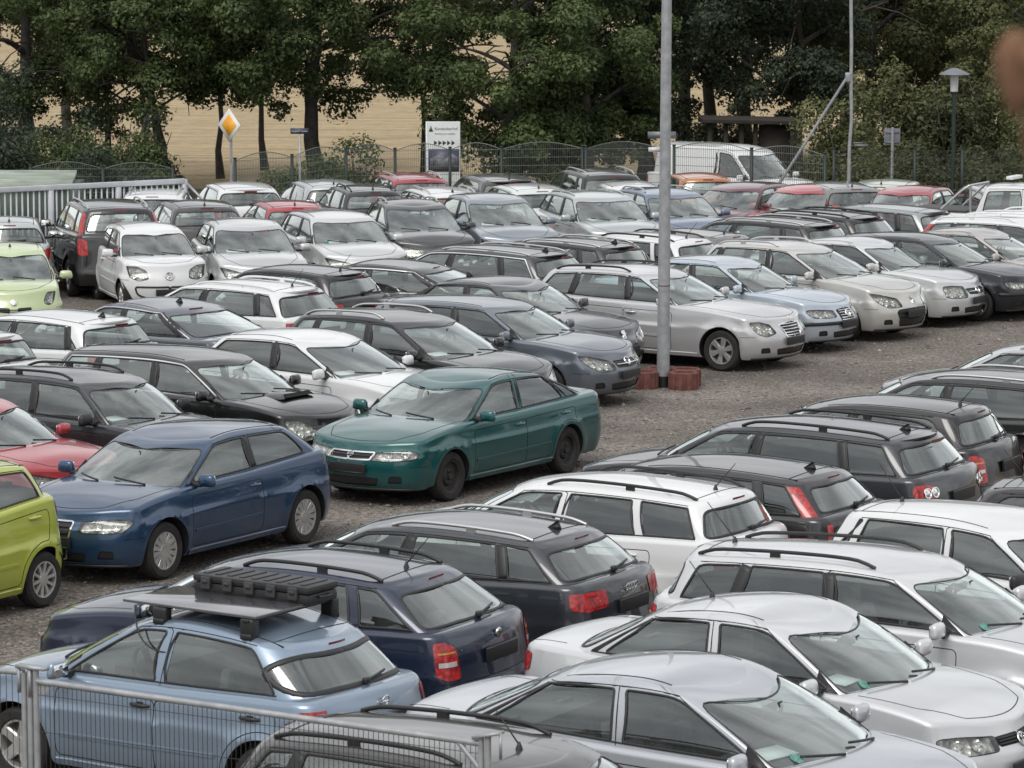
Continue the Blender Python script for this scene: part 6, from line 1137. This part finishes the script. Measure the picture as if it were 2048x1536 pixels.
car('spoilest', estate(4.7, 1.80, 1.52, 2.75, .94, col=(.050, .048, .047), rails='silver', railh=.03, spoiler=.16, antenna=None, badge=None), YD,
    [('rgt', 'R', 1680, 455), ('rgb', 'R', 1702, 478), ('ymin', 434)], 'dark brown estate with bright rails and a long roof spoiler')
car('darkest2', estate(4.7, 1.82, 1.54, 2.75, .94, col=(.028, .027, .027), spoiler=.14, rails='black', railh=.03, antenna=None, badge=None, dark=1), YD,
    [('rgt', 'R', 1762, 436), ('rgb', 'R', 1797, 466), ('ymin', 419)], 'black estate with dark glass in front of the two red cars')
car('silvest', estate(4.6, 1.80, 1.50, 2.7, .92, col=(.30, .32, .32), metal=.45, spoiler=.16, antenna=None, badge=None, dark=1), YD,
    [('rgt', 'R', 1895, 420), ('ymin', 410)], 'grey silver estate with roof spoiler left of the pickup')
# far block facing the camera
car('micra', hatch(3.72, 1.66, 1.54, 2.43, .66, col=(.50, .58, .33), metal=.1, hl='round', badge='disc', antenna='frontwhip', antl=.02, grille=[(.12, -.27), (.56, -.24), (.56, -.17), (.12, -.18)], slats=2, dxc=.28, zh=.82), -84,
    [('wst', 'L', 75, 503), ('wsb', 'L', 110, 561), ('mir', 'L', 128, 548), ('ymin', 484)], 'pale green rounded small car with round headlamps at the left edge')
car('up', hatch3(3.54, 1.645, 1.49, 2.42, .585, col=(.68, .69, .69), metal=0, wheel='alloy10', hl='tall', grille=None, badge='vw', rbadge=.075, zbadge=.70, dxc=.30, dxt=.72, R=.29, slope=.28, intake=None, ring=[(-.1, .30), (.80, .30), (1.12, .37), (1.20, .50), (-.1, .50)], zplate=.40, antenna=None, bf=.13, zh=.82, fog=0), -73.5,
    [('wsb', 'R', 246, 509), ('wsb', 'L', 391, 509), ('wst', 'R', 244, 463), ('wst', 'L', 363, 463), ('ymin', 448), ('xmin', 184), ('xmax', 419)], 'white small car with black framed lower grille facing the camera')
car('honda', hatch(4.2, 1.76, 1.52, 2.6, .88, col=(.54, .55, .55), metal=.4, hl='swept', badge=None, antenna=None, dxt=.88), YF,
    [('wst', 'R', 437, 459), ('wst', 'L', 548, 456), ('wsb', 'R', 441, 503), ('wsb', 'L', 587, 503), ('ymin', 437), ('xmin', 381)], 'silver hatchback facing the camera beside the white small car', 'white sheet on the dashboard of the silver hatchback beside the white small car')
car('astraf', estate(4.51, 1.753, 1.50, 2.70, .93, col=(.60, .61, .61), metal=.3, hl='swept', badge='opel', antenna=None, wheel='cap'), YF,
    [('wst', 'R', 630, 444), ('wst', 'L', 743, 441), ('wsb', 'R', 635, 488), ('wsb', 'L', 772, 485), ('ymin', 417), ('hl', 'R', 660, 520)], 'pale silver estate with yellowed headlamps facing the camera', 'crumpled sheet on the dashboard of the pale silver estate facing the camera')
car('p207', estate(4.16, 1.75, 1.53, 2.54, .84, col=(.080, .082, .084), metal=.45, rails='silver', hl='swept', grille=None, badge=None, antenna=None, dxt=1.0), YF,
    [('wst', 'R', 777, 418), ('wst', 'L', 890, 415), ('wsb', 'R', 783, 463), ('wsb', 'L', 916, 459), ('ymin', 392)], 'dark grey small estate with bright rails facing the camera')
car('bluesil', hatch(4.2, 1.76, 1.60, 2.65, .86, col=(.26, .29, .33), metal=.45, hl='swept', badge=None, antenna=None, dxt=.9), YF,
    [('wst', 'R', 947, 406), ('wst', 'L', 1042, 405), ('wsb', 'R', 950, 452), ('wsb', 'L', 1081, 447), ('ymin', 382)], 'blue grey hatchback with big clear headlamps facing the camera', 'white sheet on the dashboard of the blue grey hatchback facing the camera')
car('golf6', estate(4.53, 1.78, 1.50, 2.578, .90, col=(.46, .50, .50), metal=.45, rails='silver', railh=.02, hl='slim', badge='vw', antenna=None, dark=1), YF + 8,
    [('wst', 'R', 1155, 403), ('wst', 'L', 1249, 399), ('wsb', 'R', 1173, 441), ('wsb', 'L', 1286, 437), ('ymin', 386), ('xmin', 1073)], 'pale grey green estate facing the camera left of the lamp mast', 'white sheet on the dashboard of the pale grey green estate')
car('bluef', estate(4.4, 1.76, 1.50, 2.6, .90, col=(.16, .21, .31), metal=.4, rails='silver', hl='swept', badge=None, antenna=None), YF,
    [('wst', 'R', 1310, 396), ('wst', 'L', 1390, 390), ('wsb', 'R', 1310, 432), ('wsb', 'L', 1432, 430), ('ymin', 381)], 'steel blue estate facing the camera behind the lamp mast', 'white sheet on the dashboard of the steel blue estate')
car('maroon', hatch3(4.15, 1.735, 1.45, 2.51, .88, col=(.095, .012, .022), metal=.2, hl='rect', badge=None, antenna=None, dxt=.72), YH,
    [('wst', 'R', 1428, 377), ('wst', 'L', 1505, 374), ('wsb', 'R', 1402, 421), ('wsb', 'L', 1495, 418), ('ymin', 369)], 'maroon hatchback facing the camera right of the lamp mast')
car('red1', hatch3(4.05, 1.70, 1.44, 2.47, .84, col=(.36, .022, .030), metal=.05, hl='swept', badge=None, antenna=None), YH,
    [('wst', 'R', 1561, 383), ('wst', 'L', 1650, 383), ('wsb', 'R', 1530, 421), ('wsb', 'L', 1635, 421), ('ymin', 371), ('xmax', 1727)], 'bright red hatchback facing the camera beside the maroon one', 'white sheet on the dashboard of the bright red hatchback')
car('red2', hatch3(4.05, 1.70, 1.44, 2.47, .84, col=(.30, .020, .030), metal=.05, hl='swept', badge=None, antenna=None), YH,
    [('wst', 'R', 1764, 384), ('wst', 'L', 1854, 384), ('ymin', 375), ('xmax', 1930)], 'red hatchback with pale side windows, the one nearer the pickup')
# far block, rears to the camera
car('silvr2', hatch(3.75, 1.66, 1.50, 2.43, .70, col=(.48, .50, .50), metal=.35, tl='leaf', antenna='whip', badge=None, slope=.5), YG - 6,
    [('rgt', 'R', 66, 447), ('rgb', 'R', 88, 487), ('tl', 'R', 97, 509), ('ymin', 435)], 'silver small car seen from behind at the left edge, red lamp at its corner')
car('xc90', estate(4.80, 1.90, 1.76, 2.857, .90, col=(.012, .012, .013), metal=.2, rails='silver', tl='block', cabtail=[(.545, -.1), (.665, -.1), (.66, .97), (.56, .97)], rgw=.50, rgwt=.48, zbot=.28, R=.36, ra=.43, chrome=0, badge=None, antenna=None, dark=1, slope=.55, dirt=.05), YG,
    [('rgt', 'L', 181, 420), ('rgt', 'R', 289, 421), ('tl', 'L', 160, 488), ('ymin', 406), ('xmin', 90)], 'big black off-roader with tall red rear lamps behind the white small car')
car('p308', hatch(4.27, 1.8, 1.50, 2.6, .92, col=(.085, .080, .078), metal=.4, tl='high', antenna='whip', badge=None), YG,
    [('rgt', 'L', 359, 418), ('rgt', 'R', 466, 418), ('ymin', 402)], 'dark grey hatchback seen from behind beside the big black off-roader')
car('kiaw', hatch(4.25, 1.79, 1.48, 2.65, .88, col=(.68, .69, .69), metal=0, tl='leaf', antenna=None, spoiler=.1, badge=None, dark=1), YG,
    [('rgt', 'L', 453, 382), ('rgt', 'R', 555, 382), ('ymin', 367), ('xmax', 570)], 'white hatchback seen from behind below the yellow diamond sign')
car('redr', hatch(3.9, 1.68, 1.46, 2.46, .80, col=(.34, .022, .032), metal=.05, tl='high', antenna='whip', badge=None), YG,
    [('rgt', 'L', 547, 418), ('ymin', 402)], 'red hatchback seen from behind between two silver cars')
car('golf4', hatch(4.15, 1.735, 1.45, 2.51, .88, col=(.46, .48, .48), metal=.35, tl='block', antenna='whip', badge=None, slope=.5), YG,
    [('rgt', 'L', 626, 375), ('ymin', 361)], 'silver hatchback seen from behind in the back row by the mesh fence')
car('blackr', estate(4.2, 1.72, 1.50, 2.5, .86, col=(.022, .024, .028), metal=.3, tl='block', antenna='whip', rails='black', badge=None), YG,
    [('rgt', 'L', 699, 386), ('rgt', 'R', 800, 384), ('ymin', 373)], 'black small estate seen from behind next to the silver back row hatchback')
car('redest', estate(4.4, 1.75, 1.52, 2.6, .88, col=(.30, .018, .030), metal=.05, tl='block', rails='silver', antenna=None, badge=None), YG,
    [('rgt', 'L', 793, 362), ('rgt', 'R', 890, 361), ('ymin', 347)], 'red estate with bright rails seen from behind below the sign board')
car('whiter', estate(4.4, 1.75, 1.48, 2.6, .88, col=(.68, .69, .69), metal=0, rails='silver', antenna='fin', badge=None), YG,
    [('rgt', 'L', 862, 390), ('ymin', 377)], 'white estate roof with a shark fin behind the dark grey small estate')
car('spoilr', hatch(4.4, 1.8, 1.52, 2.65, .90, col=(.10, .10, .10), metal=.4, spoiler=.16, antenna='whip', badge=None), YG,
    [('rgt', 'L', 977, 364), ('rgt', 'R', 1068, 362), ('ymin', 353)], 'dark grey hatchback with roof spoiler seen from behind by the mesh fence')
car('whiter2', hatch(4.3, 1.76, 1.48, 2.6, .90, col=(.66, .68, .67), metal=.2, antenna='whip', badge=None, slope=.7), YG,
    [('rgt', 'L', 1036, 384), ('ymin', 369)], 'pale silver hatchback seen from behind in front of the spoiler hatchback')
car('suvr', estate(4.5, 1.83, 1.68, 2.65, .90, col=(.040, .034, .030), metal=.3, rails='silver', zbot=.26, R=.34, tl='high', antenna=None, badge=None, dark=1), YG,
    [('rgt', 'L', 1176, 352), ('rgt', 'R', 1275, 352), ('ymin', 341)], 'dark tall off-roader with bright rails seen from behind left of the van')
car('whiter3', hatch(4.2, 1.75, 1.48, 2.6, .88, col=(.70, .71, .70), metal=.1, antenna=None, badge=None, tl='high'), YG,
    [('rgt', 'L', 1226, 375), ('ymin', 362)], 'white hatchback seen from behind left of the lamp mast')
car('oranger', hatch(3.8, 1.68, 1.50, 2.4, .78, col=(.42, .14, .035), metal=.2, antenna=None, badge=None, tl='leaf', slope=.45), YG - 6,
    [('rgt', 'L', 1378, 360), ('rgt', 'R', 1451, 359), ('ymin', 349)], 'orange small car seen from behind in front of the white van')
car('greyr', hatch(4.3, 1.76, 1.48, 2.6, .90, col=(.24, .24, .24), metal=.4, antenna='whip', badge=None), YG,
    [('ymin', 362), ('xmin', 1530)], 'grey hatchback roof behind the maroon and bright red hatchbacks')
car('paler', hatch(4.3, 1.78, 1.50, 2.65, .90, col=(.52, .56, .47), metal=.3, antenna='whip', badge=None), 76,
    [('rgt', 'L', 1712, 374), ('ymin', 360)], 'pale greenish silver hatchback seen from behind in the back row below the road sign')
car('silvr3', hatch(4.2, 1.75, 1.48, 2.6, .88, col=(.46, .48, .48), metal=.35, antenna='whip', badge=None), 100,
    [('ymin', 367), ('xmin', 1862)], 'silver hatchback roof left of the white pickup in the back row')
car('whitefence', hatch(4.2, 1.76, 1.48, 2.6, .88, col=(.68, .69, .69), metal=0, antenna=None, badge=None, rails='silver'), YG - 15,
    [('ymin', 376), ('xmin', 222)], 'white car standing behind the white steel railing')
POS = {'corsa': (-2.588,27.818,146.27), 'octavia': (-2.059,30.269,151.85), 'avant': (-0.837,32.456,150.2), 'whiteoct': (0.643,34.792,148.23), 'v50': (1.794,36.139,147.82), 'passat': (2.909,38.666,148.2), 'fabiab': (3.91,40.647,152.27), 'raild': (5.466,42.843,149.9), 'silvr': (7.0,46.169,147.18), 'nosed': (8.593,47.237,150.0), 'bora': (2.169,27.666,-34.16), 'astrasal': (1.358,25.204,-32.15), 'golfvar': (3.31,29.975,-29.36), 'astrah': (4.759,32.241,-42.42), 'darkred': (6.273,34.019,-30.0), 'astracar': (-0.008,22.783,-34.49), 'a3': (-3.742,38.229,-121.99), 'mazda': (-0.674,43.504,-123.55), 'spark': (-6.072,34.495,-121.33), 'redl': (-6.317,40.537,-36.0), 'fabia': (-5.187,42.629,-35.08), 'subaru': (-4.036,45.037,-34.58), 'civic': (-2.515,47.192,-36.28), 'kia': (-1.387,49.013,-37.4), 'signum': (-0.299,51.695,-29.52), 'p407': (-0.041,54.859,-38.47), 'eclass': (2.44,56.122,-33.68), 'passatb5': (3.568,58.399,-32.89), 'p307': (5.081,60.106,-38.16), 'vectrac': (6.216,62.099,-31.82), 'navy': (7.546,62.944,-30.22), 'beige': (8.59,64.163,-30.39), 'redtail': (9.706,65.771,-36.0), 'whiterail': (10.617,66.977,-36.0), 'hatchl2': (-8.302,47.998,144.18), 'hatchl': (-6.964,50.052,144.62), 'superb': (-5.405,51.781,139.94), 'whitestate': (-4.592,54.252,145.08), 'blackh': (-3.928,56.931,146.63), 'a6': (-2.203,57.868,157.44), 'chromest': (-0.793,60.268,145.59), 'darkest': (0.526,61.783,144.5), 'whiteest2': (1.89,62.87,144.17), 'greyh': (2.78,64.132,144.08), 'spoilest': (4.376,66.096,144.15), 'darkest2': (5.364,67.613,144.15), 'silvest': (6.892,69.52,144.22), 'micra': (-8.586,59.644,-80.3), 'up': (-6.694,64.414,-72.23), 'honda': (-4.911,64.882,-75.82), 'astraf': (-3.319,67.097,-71.35), 'p207': (-1.91,69.532,-75.53), 'bluesil': (-0.329,70.25,-72.99), 'golf6': (1.799,72.287,-72.4), 'bluef': (3.31,73.142,-71.17), 'maroon': (4.91,75.651,-118.46), 'red1': (6.282,75.131,-114.32), 'red2': (8.428,74.687,-114.0), 'silvr2': (-9.642,66.64,100.27), 'xc90': (-7.867,67.47,105.0), 'p308': (-6.487,70.801,105.88), 'kiaw': (-6.015,76.04,105.23), 'redr': (-4.677,71.16,105.98), 'golf4': (-4.267,77.354,105.99), 'blackr': (-3.291,75.05,105.38), 'redest': (-2.438,78.51,105.44), 'whiter': (-1.653,74.646,105.98), 'spoilr': (-0.463,78.085,106.22), 'whiter2': (0.211,75.587,105.98), 'suvr': (1.742,77.588,105.58), 'whiter3': (2.245,76.803,105.98), 'oranger': (4.06,78.898,100.59), 'greyr': (6.91,76.24,106.0), 'paler': (8.286,76.642,75.92), 'silvr3': (10.351,75.498,100.0), 'whitefence': (-7.499,74.167,91.0)}
# ---------------------------------------------------------------- everything parked
TOP = {}
for key, S, yaw0, obs, label, paper, kw in CARS:
    X, Y, yaw = POS[key]; TOP[key] = build_car(S, X, Y, math.radians(yaw), label, **kw)
    if paper: dash_paper(*TOP[key], paper, w=R_.uniform(.26, .34), tilt=.12)
def local(key, x, y, z):
    root, c = TOP[key]; a = root.rotation_euler[2]; lx = c.L / 2 - x; return (root.location[0] + lx * math.cos(a) - y * math.sin(a), root.location[1] + lx * math.sin(a) + y * math.cos(a), z)
def roof_load():
    root, c = TOP['corsa']; a = root.rotation_euler[2]; x0, x1 = c.xt + .16, c.xt + 1.02; xm = (x0 + x1) / 2; rack = empty('roof_rack', local('corsa', xm, 0, 0), a, 'two dark roof bars with feet on the light blue hatchback', 'roof rack'); zb = c.H + .035
    for x in (x0, x1):
        lx = xm - x; b = MB(); b.box((lx, 0, zb), (.06, 1.16, .028), bev=.008); b.build('bar', BLACK, rack)
        for s in (1, -1): y = s * (float(c.gw(x, 1.)) - .04); zz = float(c.roof(np.array(x), np.array(y))); f = MB(); f.box((lx, y, (zz + zb) / 2), (.13, .09, zb - zz + .03), bev=.02); f.box((lx, y + s * .035, zz - .0), (.11, .05, .05), bev=.015); f.build('foot', BLACK, rack)
    pan = empty('solar_panel', local('corsa', xm - .16, .20, zb + .016), a, 'flat grey solar panel lying on the roof bars of the light blue hatchback', 'solar panel'); m = MB().box((0, 0, .012), (1.34, .70, .022), bev=.004); m.build('panel', pbr('panel_glass', (.10, .10, .11), .22, .2, 1., noise=.15, nscale=2), pan)
    w = []; m = MB(); t = np.linspace(0, 1, 14); q = [(.50 - .18 * u_ - .25 * u_ ** 2, .40 + .10 * math.sin(u_ * 2.6), .0 - .33 * math.sin(u_ * math.pi * .55)) for u_ in t]; m.tube(q, .007, 6); m.build('cable', BLACK, pan)
    cs = empty('equipment_case', local('corsa', xm - .02, -.26, zb + .022), a, 'black ribbed equipment case strapped on the roof bars behind the flat panel', 'case'); Lc, Wc, Hc = 1.16, .40, .16; b = MB(); b.box((0, 0, Hc * .30), (Lc, Wc, Hc * .58), bev=.03); b.build('base', BLACK, cs, smooth=40); l = MB(); l.box((0, 0, Hc * .78), (Lc + .015, Wc + .015, Hc * .40), bev=.035)
    for k in range(9): x = -Lc / 2 + .09 + k * (Lc - .18) / 8; l.box((x, 0, Hc * .97), (.05, Wc - .09, .02), bev=.006)
    l.build('lid', BLACK, cs, smooth=40)
    for k in range(5): x = -Lc / 2 + .14 + k * (Lc - .28) / 4; f = MB().box((x, Wc / 2 + .012, Hc * .58), (.09, .03, .10), bev=.008); f.box((x, Wc / 2 + .024, Hc * .66), (.05, .02, .03)); f.build('latch', TRIM, cs)
    for s in (1, -1): MB().tube([(s * (Lc / 2), -.07, Hc * .4), (s * (Lc / 2 + .04), -.06, Hc * .4), (s * (Lc / 2 + .04), .06, Hc * .4), (s * (Lc / 2), .07, Hc * .4)], .012, 6).build('handle', BLACK, cs)
roof_load()
def van():
    Y = 90.2; S = dict(L=4.95, W=1.90, H=1.95, wb=3.0, fo=.95, xc=.98, xt=1.75, xrt=4.63, xrb=4.67, col=(.68, .69, .69), metal=0, zb0=1.10, zb1=1.14, zh=.94, pillars=[(2.25, 2.28)], wend=(2.36, 2.34), doors=[(1.1, 2.2)], tl='block', grille='slim', badge=None, antenna=None, hl='tall', crown=.07, bwr=.03, tlip=.02, br=.03, tum=.12, fp=.22, zbot=.26, R=.33, rgw=.5, rf=.12, rr=.03, rp=.25, shelf=0, slope=.1, bpil='body', beltbow=.0, seatz=.12, dxc=.1)
    build_car(S, xat(1466, Y, 1.), Y, math.radians(-48), 'white panel van behind the mesh fence', 'panel_van', 'van', None, -.52)
van()
def pickup():
    S = dict(L=5.2, W=1.80, H=1.76, wb=3.0, fo=.92, xc=1.42, xt=2.12, xrt=3.28, xrb=3.50, col=(.64, .65, .64), metal=0, zb0=1.10, zb1=1.12, ztail=1.10, zh=.92, pillars=[(2.45, 2.48)], wend=(3.30, 3.22), wr=.05, doors=[(1.55, 2.47), (2.47, 3.34)], tl='block', badge=None, antenna=None, tum=.14, R=.36, ra=.43, zbot=.34, qx=.10, qy=.08, bwr=.02, slope=.0, tlip=.03, shelf=0, bpil='body', rearwiper=0, rgw=.56, rgwt=.52, rr=.03)
    key = 'pickup'; X, Y = xat(2056, 71.5, 1.4), 71.5; root, c = build_car(S, X, Y, math.radians(-28), 'white double cab pickup with a roll bar behind its cab at the right edge', 'pickup', 'pickup', None)
    b = MB(); L = c.L
    for s in (1, -1): b.tube([(L / 2 - 4.35, s * .66, 1.10), (L / 2 - 3.80, s * .62, 1.60), (L / 2 - 3.66, s * .55, 1.70)], .024, 8)
    b.tube([(L / 2 - 3.66, -.55, 1.70), (L / 2 - 3.66, .55, 1.70)], .024, 8); b.tube([(L / 2 - 3.66, .5, 1.70), (L / 2 - 3.66, .5, 1.10)], .02, 8); b.tube([(L / 2 - 3.66, -.5, 1.70), (L / 2 - 3.66, -.5, 1.10)], .03, 8); b.build('roll_bar', ALU, root, smooth=50)
    lb = MB(); lb.box((L / 2 - 2.9, 0, 1.86), (.14, .62, .07), bev=.015); lb.build('roof_light_bar', WHITEP, root); cv = MB(); cv.box((L / 2 - 4.35, 0, 1.165), (1.35, 1.36, .05), bev=.02); cv.build('bed_cover', BLACK, root)
pickup()
